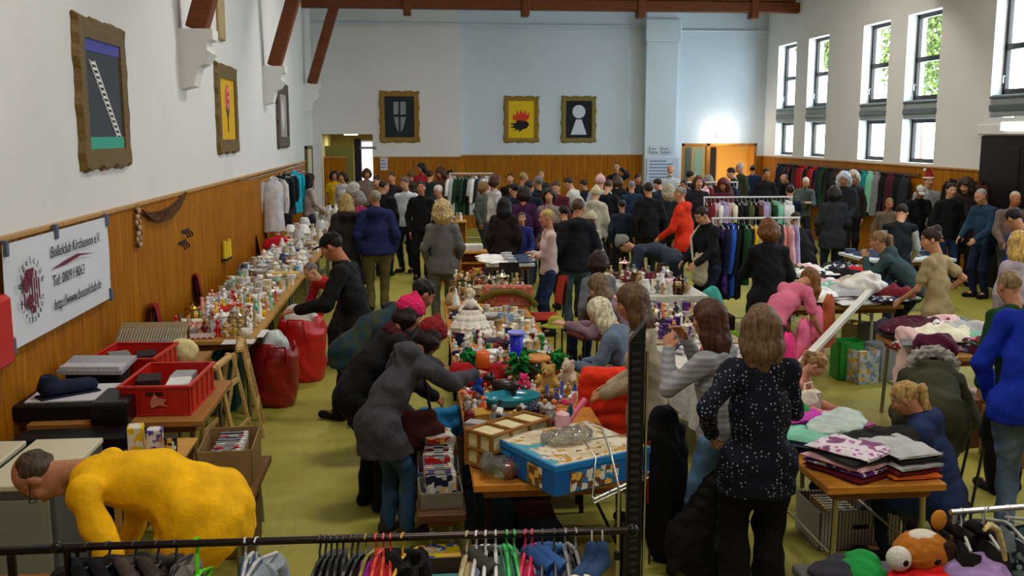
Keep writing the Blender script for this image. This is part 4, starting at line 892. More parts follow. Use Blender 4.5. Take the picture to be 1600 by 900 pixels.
# around the right racks
pp('greycoat', 1303, 291, 1.74, -8, 'person seen from behind in dark grey coat with dark hair by the clothes racks', ('coat', '#24262c'), ('jeans', '#141c2c'), ('bob', '#1c1612'), lean=5, female=True, L='relax', Rr='relax', skin=1, w=1.1, len_=.22)
pp('tallgrey', 1334, 258, 1.80, 165, 'person with curly grey hair in brown patterned jacket against the coats', ('jacket', '#2c2424'), ('trousers', '#14141c'), ('curly', '#b0a08c'), hp=14, skin=0, dd=19.5)
pp('whitehair', 1319, 268, 1.66, 150, 'person with white hair just left of the curly grey hair', ('jacket', '#24262c'), ('trousers', '#14141c'), ('curly', '#b4bcc8'), hp=14, skin=1, dd=18.8, L='low')
pp('oldman', 1260, 278, 1.72, 172, 'white-haired person in grey zip jacket reading behind the clothes rack', ('jacket', '#4c5450'), ('trousers', '#1c1c20'), ('crop', '#c8c4b8'), hp=20, lean=10, skin=0, L='book', Rr='book')
pp('baldman', 1222, 274, 1.76, 120, 'balding person in dark jacket leaning over the rail', ('jacket', '#101420'), ('trousers', '#0c0c10'), ('bald', '#5c5044'), hp=26, lean=26, skin=0, L='low', Rr='low')
pp('bluegilet', 1176, 258, 1.76, -10, 'person from behind in blue jacket before the far right corner', ('jacket', '#182c4c'), ('trousers', '#101018'), ('short', '#241c18'), skin=1, w=1.1)
pp('olivegrey', 1155, 254, 1.78, 100, 'grey-haired person in olive jacket looking left by the far doorway', ('jacket', '#3a3c2c'), ('trousers', '#1c1c18'), ('crop', '#a8a4a0'), skin=0, hp=10, dd=25.0)
pp('blackrack', 1200, 342, 1.72, 4, 'auburn-haired person from behind in long black coat at the clothes rack', ('coat', '#0c0e12'), ('trousers', '#08080c'), ('bob', '#6c4420'), female=True, lean=6, skin=1, w=1.12, L='fwd', len_=.36)
pp('redjacket', 1062, 292, 1.80, 58, 'person from behind in bright red-orange jacket and dark trousers', ('jacket', '#d43010'), ('trousers', '#0c1428'), ('crop', '#8c8478'), lean=8, skin=0, w=1.18, L='low', Rr='relax', len_=.14, extra=('hood',))
pp('bagwoman', 1092, 325, 1.70, 110, 'person in black jacket with a cream shoulder strap behind the red jacket', ('jacket', '#0c0e12'), ('jeans', '#141c30'), ('short', '#241a14'), hp=26, lean=6, female=True, L='low', Rr='low', skin=0, w=1.1)
pp('creamcurl', 1044, 290, 1.64, 10, 'person with curly cream hair just left of the red jacket', ('jacket', '#1c1c24'), ('trousers', '#14141c'), ('curly', '#a89c84'), skin=1, dd=18.4)
pp('blackback', 1013, 285, 1.80, 8, 'person from behind in plain black jacket beside the red jacket', ('jacket', '#0a0a0e'), ('trousers', '#0c0c10'), ('short', '#2c2018'), skin=1, w=1.15, lean=4)
pp('creamcoat', 932, 294, 1.68, -25, 'person in cream quilted coat and cream wool hat', ('puffer', '#b8b0a0'), ('trousers', '#1c1c24'), ('short', '#8c7454'), hat=('beanie', '#c8bc94'), hp=10, lean=10, female=True, skin=2, w=1.1)
pp('pinkcap', 938, 276, 1.66, -10, 'person in white jacket and pale pink hat behind the cream coat', ('jacket', '#a8acb4'), ('trousers', '#24242c'), ('short', '#8c7454'), hat=('beanie', '#d8a8a8'), hp=5, skin=2, dd=19.5)
pp('bentblue', 975, 382, 1.70, 78, 'person in grey wool hat bent flat over the middle stall in a slate jacket', ('jacket', '#2c3444'), ('trousers', '#101420'), ('short', '#2c2018'), hat=('beanie', '#7c7c74'), lean=80, hp=12, skin=0, hc=True, L='low', Rr='low', w=1.05)
pp('denimchild', 972, 312, 1.48, 0, 'child from behind in slate denim jacket with dark hair', ('jacket', '#1c2838'), ('trousers', '#101418'), ('short', '#2c2420'), skin=1)
pp('navyface', 963, 252, 1.78, 160, 'person in navy top facing the camera against the far panelling', ('sweater', '#141c38'), ('trousers', '#101018'), ('crop', '#3c2c20'), skin=0, L='up', dd=25.5)
pp('whitebeard', 1048, 257, 1.74, 165, 'white-bearded person in white shirt before the far notice board', ('shirt', '#b8bcc4'), ('trousers', '#2c241c'), ('bald', '#b4b0ac'), skin=0, beard='#d0ccc4', dd=23.5, L='book')
pp('lightdenim', 1105, 274, 1.66, 75, 'person in pale denim shirt with grey hair by the rear rack', ('shirt', '#7c9cbc'), ('jeans', 'denim'), ('bob', '#8c8474'), female=True, hp=10, skin=1)
pp('palewoman', 1092, 276, 1.60, 175, 'person with auburn hair facing the camera left of the pale denim shirt', ('sweater', '#241c24'), ('trousers', '#101018'), ('bob', '#5c3420'), female=True, skin=2, dd=19)
# centre
pp('whitecoat', 885, 261, 1.82, 62, 'person in white overall jacket leaning forward at the rear centre', ('jacket', '#c0bcb0'), ('trousers', '#2c2c2c'), ('short', '#3c2c20'), lean=24, hp=10, skin=0, L='fwd', Rr='fwd', w=1.1, dd=20.5)
pp('puffback', 905, 311, 1.78, 6, 'person from behind in black quilted jacket and jeans in the centre aisle', ('puffer', '#14141c'), ('jeans', '#3c5058'), ('short', '#4c3824'), hy=-40, hp=10, skin=1, w=1.06, L='relax', Rr='relax')
pp('pinkgirl', 853, 327, 1.66, 95, 'person with short blond hair and pale pink sweater with folded arms', ('sweater', '#ccb0ac'), ('jeans', '#1c2c4c'), ('crop', '#b8a05c'), hp=6, female=True, skin=1, L='cross', Rr='cross', legs='stand')
pp('maroon', 788, 308, 1.68, -12, 'person from behind in long dark maroon coat with black hair', ('coat', '#1c0e10'), ('leggings', '#0c0a0c'), ('straight', '#0e0a0a'), female=True, skin=1, w=1.06)
pp('bluechild', 815, 332, 1.40, 175, 'child in black and blue top between the maroon coat and the pink sweater', ('sweater', '#101428', 'stripes', '#2c3490'), ('trousers', '#0c0c14'), ('short', '#4c4438'), skin=0, L='low', Rr='low')
pp('greyhat', 841, 276, 1.70, 20, 'person with grey hair and black coat left of the white overall jacket', ('coat', '#14161c'), ('trousers', '#101014'), ('short', '#74706c'), skin=1, w=1.1, dd=19)
pp('patterned', 858, 296, 1.62, 170, 'person in flowered grey blouse behind the pink sweater', ('blouse', '#7c7c78', 'floral', '#b84c54'), ('trousers', '#1c1c20'), ('bob', '#2c2018'), female=True, skin=0, dd=16.5)
pp('whitetee', 776, 273, 1.70, -60, 'person in white T-shirt with brown hair near the long rail', ('tee', '#c8c4c4'), ('jeans', '#4c6890'), ('bob', '#4c2c1c'), female=True, skin=1, hp=10, dd=19.5, L='fwd')
pp('blackfar', 797, 272, 1.74, 170, 'person in black top facing the camera behind the maroon coat', ('sweater', '#0c0c10'), ('trousers', '#0c0c10'), ('short', '#2c1c14'), skin=0, dd=22.5)
pp('greyhood', 818, 270, 1.76, -20, 'person with blond short hair and dark grey jacket in the rear centre', ('jacket', '#3c3e44'), ('trousers', '#14141c'), ('crop', '#8c7450'), skin=1, dd=21, hy=-30)
pp('grey2', 845, 268, 1.72, 165, 'person in dark green jacket with grey hair far back in the centre', ('jacket', '#24342c'), ('trousers', '#14141c'), ('crop', '#8c8884'), skin=1, dd=24.5)
pp('blondecurl', 691, 314, 1.74, 4, 'person from behind with long curly blond hair and grey sweater', ('sweater', '#64625f'), ('trousers', '#5c5c4c'), ('curly', '#b8a06c'), female=True, skin=1, w=1.08, L='relax', Rr='relax', len_=.12)
pp('whiteshirt', 631, 277, 1.82, 150, 'person in open dark jacket over white shirt facing left', ('shirt', '#c4ccd8'), ('jeans', '#101c34'), ('short', '#5c5048'), hp=12, skin=0, w=1.1)
pp('navypuff', 586, 297, 1.80, 2, 'grey-haired person from behind in navy quilted jacket and khaki trousers', ('puffer', '#141e48'), ('trousers', '#5c5030'), ('crop', '#8c8878'), skin=3, w=1.16, hy=25)
pp('darkblond', 540, 303, 1.74, 20, 'blond person from behind in very dark hooded jacket', ('parka', '#1c1a18'), ('trousers', '#2c281c'), ('straight', '#9c8850'), female=True, skin=1, w=1.08)
pp('blackright', 658, 283, 1.78, 175, 'person in black jacket just right of the open dark jacket', ('jacket', '#0a0a0e'), ('trousers', '#0c0c12'), ('short', '#1c1614'), skin=1, L='relax')
pp('magenta', 560, 300, 1.60, 60, 'person in magenta top between the dark hooded and navy quilted jackets', ('sweater', '#9c1c4c'), ('trousers', '#1c1420'), ('bob', '#84807c'), female=True, skin=0, dd=17.5)
pp('seller', 486, 272, 1.68, -60, 'long dark-haired person in beige top behind the left wall table', ('sweater', '#b09c98'), ('trousers', '#2c2c3c'), ('long', '#1c1210'), female=True, skin=1, hp=12, L='low', Rr='low', dd=21.5)
pp('white_l', 535, 270, 1.64, 150, 'person in white top by the far left opening', ('sweater', '#c8c4cc'), ('trousers', '#2c2c3c'), ('bob', '#2c1c14'), female=True, skin=1, dd=24)
pp('yellowtop', 522, 268, 1.62, -170, 'person in yellow and black top by the far left opening', ('tee', '#c8a418'), ('trousers', '#14141c'), ('bob', '#1c1412'), female=True, skin=1, dd=25.5)
pp('leanold', 480, 428, 1.50, 128, 'grey-haired person with red sleeves stooping behind the black coat', ('sweater', '#a81c20'), ('trousers', '#241c20'), ('crop', '#6c6860'), lean=60, hp=0, L='low', Rr='low', skin=0, dd=11.1)
pp('seated_red', 936, 392, 1.66, 20, 'dark-haired person in grey top seated in the middle facing away', ('sweater', '#6c7078'), ('jeans', 'navy'), ('bob', '#2c1814'), hy=-45, female=True, skin=1, legs='sit')
pp('creamhead', 925, 362, 1.60, -30, 'person in cream hat with red scarf in front of the black quilted jacket', ('sweater', '#a8a08c'), ('trousers', '#2c2420'), ('short', '#6c5034'), hat=('beanie', '#b8ac90'), scarf='#c01820', lean=30, hp=20, skin=1, dd=14.4)
pp('knitchild', 1240, 372, 1.60, 10, 'person in black top bent among the clothes racks', ('sweater', '#0c0c12'), ('trousers', '#0c0c12'), ('short', '#2c2018'), lean=35, skin=1, dd=14.2)
# far rows, mostly heads above the crowd
far = [
 (612, 270, 22.0, 175, 'sweater', '#241c24', 'short', '#3c2c20', 'person in dark plum top left of the open dark jacket'),
 (573, 264, 24.5, 170, 'sweater', '#7c6c64', 'bob', '#4c3424', 'person in taupe top under the far white sheet of paper'),
 (587, 274, 21.5, 120, 'jacket', '#8c5c38', 'short', '#2c1c14', 'person in rust brown jacket behind the navy quilted jacket'),
 (657, 256, 25.5, 170, 'jacket', '#a01c34', 'bob', '#1c1412', 'person in red jacket far back under the cross picture'),
 (672, 267, 23.0, -20, 'jacket', '#142420', 'short', '#2c1c14', 'person in black-green jacket right of the far red jacket'),
 (687, 263, 24.5, 160, 'sweater', '#5c3c2c', 'curly', '#4c2c1c', 'person with brown curls and rust top far back left of the rail'),
 (701, 266, 25.0, 60, 'jacket', '#14141c', 'short', '#14100e', 'person in black jacket at the left end of the long rail'),
 (640, 268, 24.0, 20, 'parka', '#3c3424', 'short', '#5c4830', 'person in khaki parka behind the open white shirt'),
 (600, 283, 18.6, -20, 'jacket', '#0c1014', 'crop', '#1c1612', 'person in black jacket right behind the navy quilted jacket'),
 (683, 290, 18.5, 140, 'sweater', '#c4b8bc', 'short', '#c8c0bc', 'white-haired person in pale top above the blond curls'),
 (555, 286, 19.5, -30, 'jacket', '#4c4844', 'curly', '#a8a49c', 'person with grey curls behind the dark hooded jacket'),
 (758, 285, 20.5, -120, 'jacket', '#4c5048', 'bob', '#7c5c34', 'person in grey-green jacket at the right end of the long rail'),
 (803, 287, 18.0, 10, 'jacket', '#14181c', 'short', '#1c1410', 'person in black jacket right of the maroon coat'),
 (828, 282, 17.5, 0, 'coat', '#101c2c', 'short', '#2c1c14', 'person in navy coat left of the pink sweater'),
 (868, 283, 18.5, 160, 'sweater', '#541c2c', 'short', '#3c2820', 'person in burgundy sweater left of the white overall jacket'),
 (820, 292, 16.4, 0, 'sweater', '#3c143c', 'bob', '#241612', 'person in dark purple sweater between navy coat and flowered blouse'),
 (880, 322, 14.8, 10, 'jacket', '#0c0c12', 'short', '#1c1612', 'person in black jacket hidden behind the black quilted jacket'),
 (910, 281, 21.8, 20, 'jacket', '#141420', 'short', '#2c201c', 'person in ink blue jacket left of the cream coat'),
 (952, 281, 19.0, 0, 'jacket', '#101014', 'short', '#4c3420', 'person in black jacket right of the pale pink hat'),
 (965, 275, 21.0, -20, 'jacket', '#101014', 'bob', '#4c3424', 'person with brown bob and black jacket in the rear right centre'),
 (987, 283, 20.1, 10, 'jacket', '#182840', 'crop', '#7c7c84', 'person in steel blue jacket left of the plain black jacket'),
 (997, 272, 22.5, 170, 'jacket', '#141418', 'short', '#2c2420', 'person in charcoal jacket before the far pier'),
 (1025, 279, 20.5, 20, 'jacket', '#242430', 'short', '#1c1814', 'person in slate jacket left of the white-bearded person'),
 (1068, 282, 20.4, 175, 'jacket', '#1c1c20', 'short', '#14100e', 'person in black jacket with black hair above the red jacket'),
 (1080, 268, 22.5, -90, 'jacket', '#141418', 'short', '#14100e', 'person in black jacket beside the glazed far doorway'),
 (1130, 280, 20.0, 170, 'sweater', '#54202c', 'curly', '#5c1c24', 'person with dark red curls and wine top behind the upper rail'),
 (1140, 262, 23.0, 60, 'jacket', '#141a14', 'short', '#241c18', 'person in dark green jacket in front of the lobby doorway'),
 (1198, 264, 22.0, 150, 'jacket', '#141418', 'short', '#1c1612', 'person in black jacket left of the balding person'),
 (1235, 290, 17.5, 10, 'jacket', '#0c1020', 'short', '#2c1c14', 'person in ink jacket behind the rack right of the balding person'),
 (1390, 320, 17.0, 165, 'sweater', '#6c5c4c', 'short', '#8c6c44', 'person in taupe pullover left of the navy vest'),
 (1508, 278, 16.4, 150, 'coat', '#241c1c', 'curly', '#3c2c24', 'person with brown curls between black sports jacket and slate blue jacket'),
 (1588, 300, 14.6, 160, 'jacket', '#6c5c54', 'crop', '#b8a890', 'fair person in taupe jacket beside the dark door at the edge'),
]
for i, (px, py, d_, yw, tk, tc, hk, hc_, lab) in enumerate(far):
    Ht = 1.7
    pp(('far', i), px, py, Ht, yw, lab, (tk, tc), ('trousers', ['#14141c', '#1c2438', '#241c18', '#2c3038'][i % 4]), (hk, hc_), hp=[4, 14, 20, 8][i % 4], hy=[-20, 15, 30, -35, 0][i % 5], L=['down', 'relax', 'low'][i % 3], Rr=['relax', 'low', 'down'][i % 3], skin=i, female=hk in ('bob', 'long', 'curly'), w=[1.0, 1.08, 1.14][i % 3], dd=d_)
# ------------------------------------------------------------------ tables, chairs, racks
def table(x0, x1, y0, y1, z, label, top_m=None, leg_m=None, cloth=None, drop=.3, group=None, panel=False, legs=True):
    t = empty('table', ((x0 + x1) / 2, (y0 + y1) / 2, 0), label=label, cat='table', group=group); a, b = (x1 - x0) / 2, (y1 - y0) / 2
    MB().box((-a, -b, z - .045), (a, b, z), .006).build('tabletop', top_m or mat('#b8802c', 'wood'), parent=t)
    MB().box((-a + .06, -b + .06, z - .10), (a - .06, b - .06, z - .045), .004).build('apron', mat('#7c4c20', 'wood'), parent=t)
    if legs:
        for sx in (-1, 1):
            for sy in (-1, 1): MB().tube([(sx * (a - .09), sy * (b - .09), z - .06), (sx * (a - .07), sy * (b - .07), .0)], .017, 10).build('leg', leg_m or mat('#8c8c84', 'metal', rough=.35), parent=t)
        for sx in (-1, 1): MB().tube([(sx * (a - .08), -b + .09, .32), (sx * (a - .08), b - .09, .32)], .010, 8).build('stretcher', leg_m or mat('#8c8c84', 'metal', rough=.35), parent=t)
    if cloth:
        mb = MB(); e = .012
        pts = []
        mb.grid(lambda u, v: ((2 * u - 1) * (a + e), (2 * v - 1) * (b + e), z + .006 + .002 * math.sin(u * 13 + v * 7)), 10, 10)
        def side(f, n=26):
            mb.grid(lambda u, v: f(u, v), n, 5)
        for sg in (-1, 1):
            side(lambda u, v, sg=sg: ((2 * u - 1) * (a + e) , sg * (b + e + .02 * v * (1 + math.sin(u * 31))), z + .006 - drop * v))
            side(lambda u, v, sg=sg: (sg * (a + e + .02 * v * (1 + math.sin(u * 37))), (2 * u - 1) * (b + e), z + .006 - drop * v))
        c = mb.build('tablecloth', mat(cloth, 'fabric')); c.location = t.location; tag(c, 'cloth covering the ' + label, 'tablecloth')
    return t
LW = '#b08440'
LT = []
yy = 9.25
names_L = ['nearest', 'second', 'third', 'fourth', 'fifth', 'sixth', 'farthest']
for i in range(6):
    LT.append(table(-2.42, -1.52, yy, yy + 1.72, .75, f'pale wooden stall table along the left wall, {names_L[i]} of the row', mat(LW, 'wood'))); yy += 1.76
CX0, CX1 = .29, 1.2
yy = 5.2
for i in range(4):
    table(CX0, CX1, yy, yy + 1.5, .75, f'orange-brown table of the centre stall row, {names_L[i]} to the camera', mat('#c07c2c', 'wood'), mat('dark_brown', 'metal', rough=.5)); yy += 1.53
table(.42, 1.36, 11.4, 12.95, .75, 'dark table loaded with trinkets behind the pink patterned case', mat('#5c3c20', 'wood'))
table(.97, 1.66, 13.85, 14.75, .83, 'white-topped folding table behind the trinket stall', flatm('#d8dcdc', .4))
E1 = table(2.12, 2.95, 6.9, 8.6, .75, 'stall table between the beige sweater and grey striped top', cloth='#d0ccc4', drop=.35)
table(2.16, 3.0, 8.75, 10.6, .75, 'stall table with small wares in front of the bent grey hat', mat('#a89878', 'wood'))
table(2.5, 3.4, 11.3, 13.3, .75, 'stall table under the bent slate jacket', mat('#a08c64', 'wood'), cloth='#c4c0b4', drop=.2)
table(2.2, 2.88, 4.98, 6.25, .75, 'orange-brown table with folded clothes at the front right', mat('#c4802c', 'wood'), mat('#a8a488', 'metal', rough=.35))
table(4.35, 6.0, 7.95, 8.95, .75, 'long clothes table beside the olive parka', mat('#a87c40', 'wood'))
table(4.05, 5.42, 10.5, 11.5, .75, 'clothes table in front of the ponytailed person leaning', mat('#a87c40', 'wood'))
table(4.55, 5.9, 12.05, 12.9, .75, 'clothes table behind the pink T-shirt by the racks', flatm('#d0d0cc', .5))
table(6.9, 8.0, 9.6, 10.7, .75, 'stall table with toys beyond the beige T-shirt', mat('#a87c40', 'wood'))
table(6.6, 8.0, 14.0, 15.0, .80, 'white stall table behind the dark grey coat', flatm('#c8ccd0', .5))
table(-2.3, -1.3, 21.9, 23.2, .80, 'white covered table with crockery at the far left', flatm('#c8c8bc', .5), cloth='#c8c8c0', drop=.5)
table(1.6, 2.95, 2.95, 3.95, .80, 'dark grey table corner at the bottom right', flatm('#4a4846', .6))
table(-2.62, -1.47, 6.72, 7.85, .72, 'wooden table under the bright red crate by the left wall', mat('#9c6c34', 'wood')); table(-2.64, -1.84, 7.88, 8.95, .72, 'wooden table under the tilted cutlery board', mat('#9c6c34', 'wood'))
table(-1.42, -1.02, 5.75, 6.75, .45, 'low bench under the cardboard box of discs', mat('#6c4828', 'wood'))
table(-.02, .27, 5.62, 6.95, .42, 'low bench with discs left of the centre table', mat('#5c4028', 'wood'), legs=True)
# wooden box shelf in the middle distance
def bookcase(x, y, label, w=.55, h=1.0, c='#c88420'):
    t = empty('wooden_cabinet', (x, y, 0), label=label, cat='cabinet'); m_ = mat(c, 'wood')
    MB().box((-w / 2, -.18, 0), (-w / 2 + .02, .18, h), .003).box((w / 2 - .02, -.18, 0), (w / 2, .18, h), .003).box((-w / 2, .17, 0), (w / 2, .18, h)).box((-w / 2, -.18, 0), (w / 2, .18, .04), .003).build('body', m_, parent=t)
    MB().box((-w / 2 - .01, -.2, h), (w / 2 + .01, .2, h + .03), .006).build('top', m_, parent=t)
    for z in (.33, .64): MB().box((-w / 2 + .02, -.17, z), (w / 2 - .02, .17, z + .018), .002).build('shelf', m_, parent=t)
    return t
bookcase(.88, 15.5, 'orange-brown open wooden cabinet left of the white-topped table', .42, .80)
bookcase(.62, 17.5, 'taller honey-coloured open cabinet behind the trinket stall', .5, 1.1, '#b8822c')
def red_chair(x, y, rz, label, c='#8c1c1c', wc='#8c5c2c'):
    t = empty('stacking_chair', (x, y, 0), R(rz), label=label, cat='chair'); mw = mat('#484440', 'metal', rough=.4)
    MB().box((-.21, -.21, .43), (.21, .21, .475), .02).build('seat', mat(c, 'fabric'), parent=t)
    mb = MB().grid(lambda u, v: ((u - .5) * (.40 - .06 * abs(v - .3)), -.22 - .05 * v + .035 * (2 * u - 1) ** 2, .60 + .32 * v + .03 * (1 - (2 * u - 1) ** 2) * v), 10, 6)
    mb.grid(lambda u, v: ((.5 - u) * (.40 - .06 * abs(v - .3)), -.255 - .05 * v + .035 * (2 * u - 1) ** 2, .60 + .32 * v + .03 * (1 - (2 * u - 1) ** 2) * v), 10, 6); mb.build('backrest', mat(c, 'fabric'), parent=t)
    for sx in (-1, 1):
        MB().tube([(sx * .19, -.20, 0), (sx * .19, -.2, .45), (sx * .17, -.26, .88)], .012, 8).build('leg', mw, parent=t); MB().tube([(sx * .19, .2, 0), (sx * .19, .18, .45)], .012, 8).build('leg', mw, parent=t)
    MB().tube([(-.19, -.2, .43), (-.19, .18, .43), (.19, .18, .43), (.19, -.2, .43)], .01, 8).build('seat_frame', mw, parent=t); return t
for px, py, lab in ((283, 475, 'red-backed chair by the wall behind the nearest stall table'), (340, 428, 'red-backed chair by the wall, second from the camera'), (397, 366, 'red-backed chair by the wall under the candle bracket, left of a pair'), (412, 357, 'red-backed chair by the wall, farther of the pair past the candle bracket')):
    g = at(px, py, .93); red_chair(max(g.x, -2.5), g.y, -80, lab)
g = at(848, 435, .92); red_chair(g.x, g.y, 95, 'orange-red upholstered chair between centre table and pink sweater', '#a8341c')
oc = red_chair(1.36, 7.02, -5, 'chair under the orange padded jacket', '#5c1c14')
st_ = red_chair(3.25, 5.72, 75, 'low stool under the long navy quilted coat', '#3c2c28'); bpy.data.objects.remove([c for c in st_.children if c.name.startswith('backrest')][0]); st_.name = 'low_stool'; st_['category'] = 'stool'; st_.scale = (.8, .8, .85)
red_chair(2.78, 6.62, -118, 'small chair behind the folded clothes table', '#5c3c2c')
red_chair(1.98, 8.55, 70, 'chair under the mauve sleeves', '#5c241c'); red_chair(1.9, 10.65, 20, 'chair under the dark-haired person in grey', '#5c241c')
# ------------------------------------------------------------------ hanging clothes
def garment_mesh(kind, w=.42, L=.62, seed=0, d=.09):
    rs = random.Random(seed); ph = rs.random() * 6; mb = MB()
    def prof(v):      # v 0 top .. 1 bottom
        if kind == 'trousers': return w * .42
        if v < .08: return w * (.16 + .36 * (v / .08) ** .6)
        if kind == 'dress': return w * (.42 + .28 * (v - .08) - .10 * math.exp(-((v - .3) / .12) ** 2))
        return w * (.46 - .03 * math.sin(v * 3))
    def fn(u, v):
        a = 2 * math.pi * u; hw = prof(v); dd = d * (.45 + .55 * min(1, v * 5)) * (1 + .25 * v)
        f = 1 + (.16 * math.sin(3 * a + ph + 2 * v) + .10 * math.sin(7 * a + ph * 2)) * min(1, v * 2)
        return (hw * math.cos(a) * (1 + .03 * math.sin(v * 9 + ph)), dd * math.sin(a) * f, -.062 - L * v + (.03 * abs(math.cos(a)) * -1 if v < .1 else 0) + .012 * math.sin(5 * a + ph) * v)
    mb.grid(fn, 22, 12)
    ring = [fn(i / 22, 1) for i in range(22)]; mb.add(ring, [tuple(range(22))]); ring = [fn(i / 22, 0) for i in range(22)]; mb.add(ring, [tuple(range(22))[::-1]])
    if kind in ('shirt', 'jacket', 'coat'):
        r = .05 if kind == 'shirt' else .062
        for s in (-1, 1): mb.tube([(s * w * .40, 0, -.12), (s * w * .52, .01, -.20), (s * w * .58, .03, -.22 - L * .32), (s * w * .56, .05, -.2 - L * (.52 if kind != 'shirt' or rs.random() < .5 else .2))], [r * .8, r, r * .9, r * .7], 9)
    if kind == 'coat' or kind == 'jacket': mb.tube([(-.07, -.03, -.085), (0, .05, -.055), (.07, -.03, -.085)], .028, 8)
    return mb
def hanger_mb(w=.40):
    mb = MB(); mb.tube([(0, 0, -.06), (0, 0, -.03), (.012, 0, -.014), (.024, 0, .0), (.018, 0, .02), (0, 0, .026), (-.016, 0, .016)], .004, 6)
    mb.tube([(-w / 2, 0, -.10), (-.02, 0, -.058), (.02, 0, -.058), (w / 2, 0, -.10)], .007, 6); mb.tube([(-w / 2, 0, -.10), (w / 2, 0, -.10)], .004, 6); return mb
NK = {'shirt': 'shirt', 'jacket': 'jacket', 'coat': 'coat', 'dress': 'dress', 'trousers': 'trousers'}
def hang(x, y, z, rz, kind, color, label, group=None, w=.42, L=.62, seed=0, pat='fabric', c2=None, hc='#b4b4b0', hp=True, d=.05):
    t = empty('hanging_' + kind, (x, y, z), rz, label=label, cat=kind, group=group)
    link_mesh('garment', cached(('garment', kind, w, L, seed % 5, d), lambda: garment_mesh(kind, w, L, seed % 5, d)), mat(color, pat, c2), parent=t)
    if hp: link_mesh('hanger', cached(('hanger', w), lambda: hanger_mb(w * .95)), mat(hc, 'plastic'), parent=t)
    return t
def rail(p0, p1, label, c='#d0d0cc', feet=True, r=.016, name='clothes_rail', knob=False, kind='plastic', braces=.45):
    p0, p1 = Vector(p0), Vector(p1); L = (p1 - p0).length; ang = math.atan2(p1.y - p0.y, p1.x - p0.x); z = p0.z
    t = empty(name, ((p0.x + p1.x) / 2, (p0.y + p1.y) / 2, 0), ang, label=label, cat='clothes rack'); m_ = mat(c, kind)
    MB().tube([(-L / 2 - .02, 0, z), (L / 2 + .02, 0, z)], r, 12).build('bar', m_, parent=t)
    for s in (-1, 1):
        MB().tube([(s * L / 2, 0, .05), (s * L / 2, 0, z)], r * .9, 10).build('upright', m_, parent=t)
        if feet: MB().tube([(s * L / 2, -.24, .06), (s * L / 2, .24, .06)], r * .9, 10).build('foot', m_, parent=t)
        for f in (-1, 1): MB().cyl((s * L / 2 - .012, f * .22, .028), (s * L / 2 + .012, f * .22, .028), .028, n=12).build('castor', flatm('#1c1c1c'), parent=t)
    if knob:
        for s in (-1, 1): MB().ball((s * (L / 2 + .03), 0, z), .022).build('end_knob', flatm('#101010', .3), parent=t)
    if feet: MB().tube([(-L / 2, 0, .12), (L / 2, 0, .12)], r * .7, 8).build('lower_bar', m_, parent=t)
    return t, lambda u: p0.lerp(p1, u), ang
COLN = {v: k.replace('_', ' ') for k, v in PAL.items()}
def cname(c): return c.replace('_', ' ')
# rack 1 and 2 of the right side
t, f, ang = rail((4.02, 13.2, 1.5), (5.22, 13.2, 1.5), 'white clothes rail behind the auburn-haired person')
for i, (c, k, pt, c2, L) in enumerate([('navy', 'dress', 'floral', 'purple', .95), ('purple', 'dress', 'floral', 'navy', .9), ('navy', 'coat', 'fabric', None, 1.0), ('blue', 'coat', 'denim', None, .95), ('black', 'coat', 'fabric', None, 1.0), ('dark_green', 'jacket', 'fabric', None, .8), ('black', 'shirt', 'fabric', None, .7), ('yellow', 'shirt', 'fabric', None, .5), ('beige', 'shirt', 'fabric', None, .6), ('black', 'coat', 'fabric', None, .9), ('brown', 'coat', 'fabric', None, .9), ('charcoal', 'jacket', 'fabric', None, .7), ('salmon', 'dress', 'fabric', None, .8), ('light_pink', 'dress', 'fabric', None, .8), ('lilac', 'dress', 'dots', 'purple', .85)]):
    q = f((i + .5) / 15); hang(q.x, q.y, q.z - .028, ang + R(80 + (i * 37 % 21) - 10), k, c, f'{cname(c)} {("patterned " if pt in ("floral", "dots") else "")}{k} on the front white rail, {["left end", "second from left", "third from left", "fourth from left", "fifth from left", "sixth from left", "seventh from left", "middle", "seventh from right", "sixth from right", "fifth from right", "fourth from right", "third from right", "second from right", "right end"][i]}', 'garments on the front white rail', L=L, seed=i, pat=pt, c2=c2)
t, f, ang = rail((5.1, 17.3, 1.52), (6.7, 17.3, 1.52), 'upper white clothes rail farther back')
cl2 = ['brown', 'dark_red', 'light_pink', 'white', 'lilac', 'light_pink', 'cream', 'black', 'charcoal', 'black', 'olive', 'black', 'brown', 'lilac', 'light_grey', 'dark_green', 'mint', 'green', 'white', 'white']
for i, c in enumerate(cl2):
    q = f((i + .5) / 20); hang(q.x, q.y, q.z - .028, ang + R(85 + (i * 53 % 17) - 8), ['shirt', 'jacket', 'dress'][i % 3], c, f'{cname(c)} {["shirt", "jacket", "dress"][i % 3]} on the farther white rail, number {["one", "two", "three", "four", "five", "six", "seven", "eight", "nine", "ten", "eleven", "twelve", "thirteen", "fourteen", "fifteen", "sixteen", "seventeen", "eighteen", "nineteen", "twenty"][i]} from its left end', 'garments on the farther white rail', L=.6 + .1 * (i % 3), seed=i)
t, f, ang = rail((5.6, 21.0, 1.6), (6.9, 21.0, 1.6), 'white clothes rail before the far doorway')
for i, c in enumerate(['black', 'charcoal', 'navy', 'white', 'light_pink', 'dark_red', 'charcoal', 'black', 'brown', 'navy']):
    q = f((i + .5) / 10); hang(q.x, q.y, q.z - .028, ang + R(86 + (i * 31 % 11)), ['jacket', 'shirt'][i % 2], c, f'{cname(c)} {["jacket", "shirt"][i % 2]} on the rail before the far doorway, {names_L[i] if i < 6 else ["sixth", "seventh", "eighth", "ninth", "tenth"][i - 5]} from its left', 'garments before the far doorway', L=.7, seed=i)
t, f, ang = rail((.83, 24.3, 1.68), (1.86, 24.3, 1.68), 'long white clothes rail in front of the far panelling')
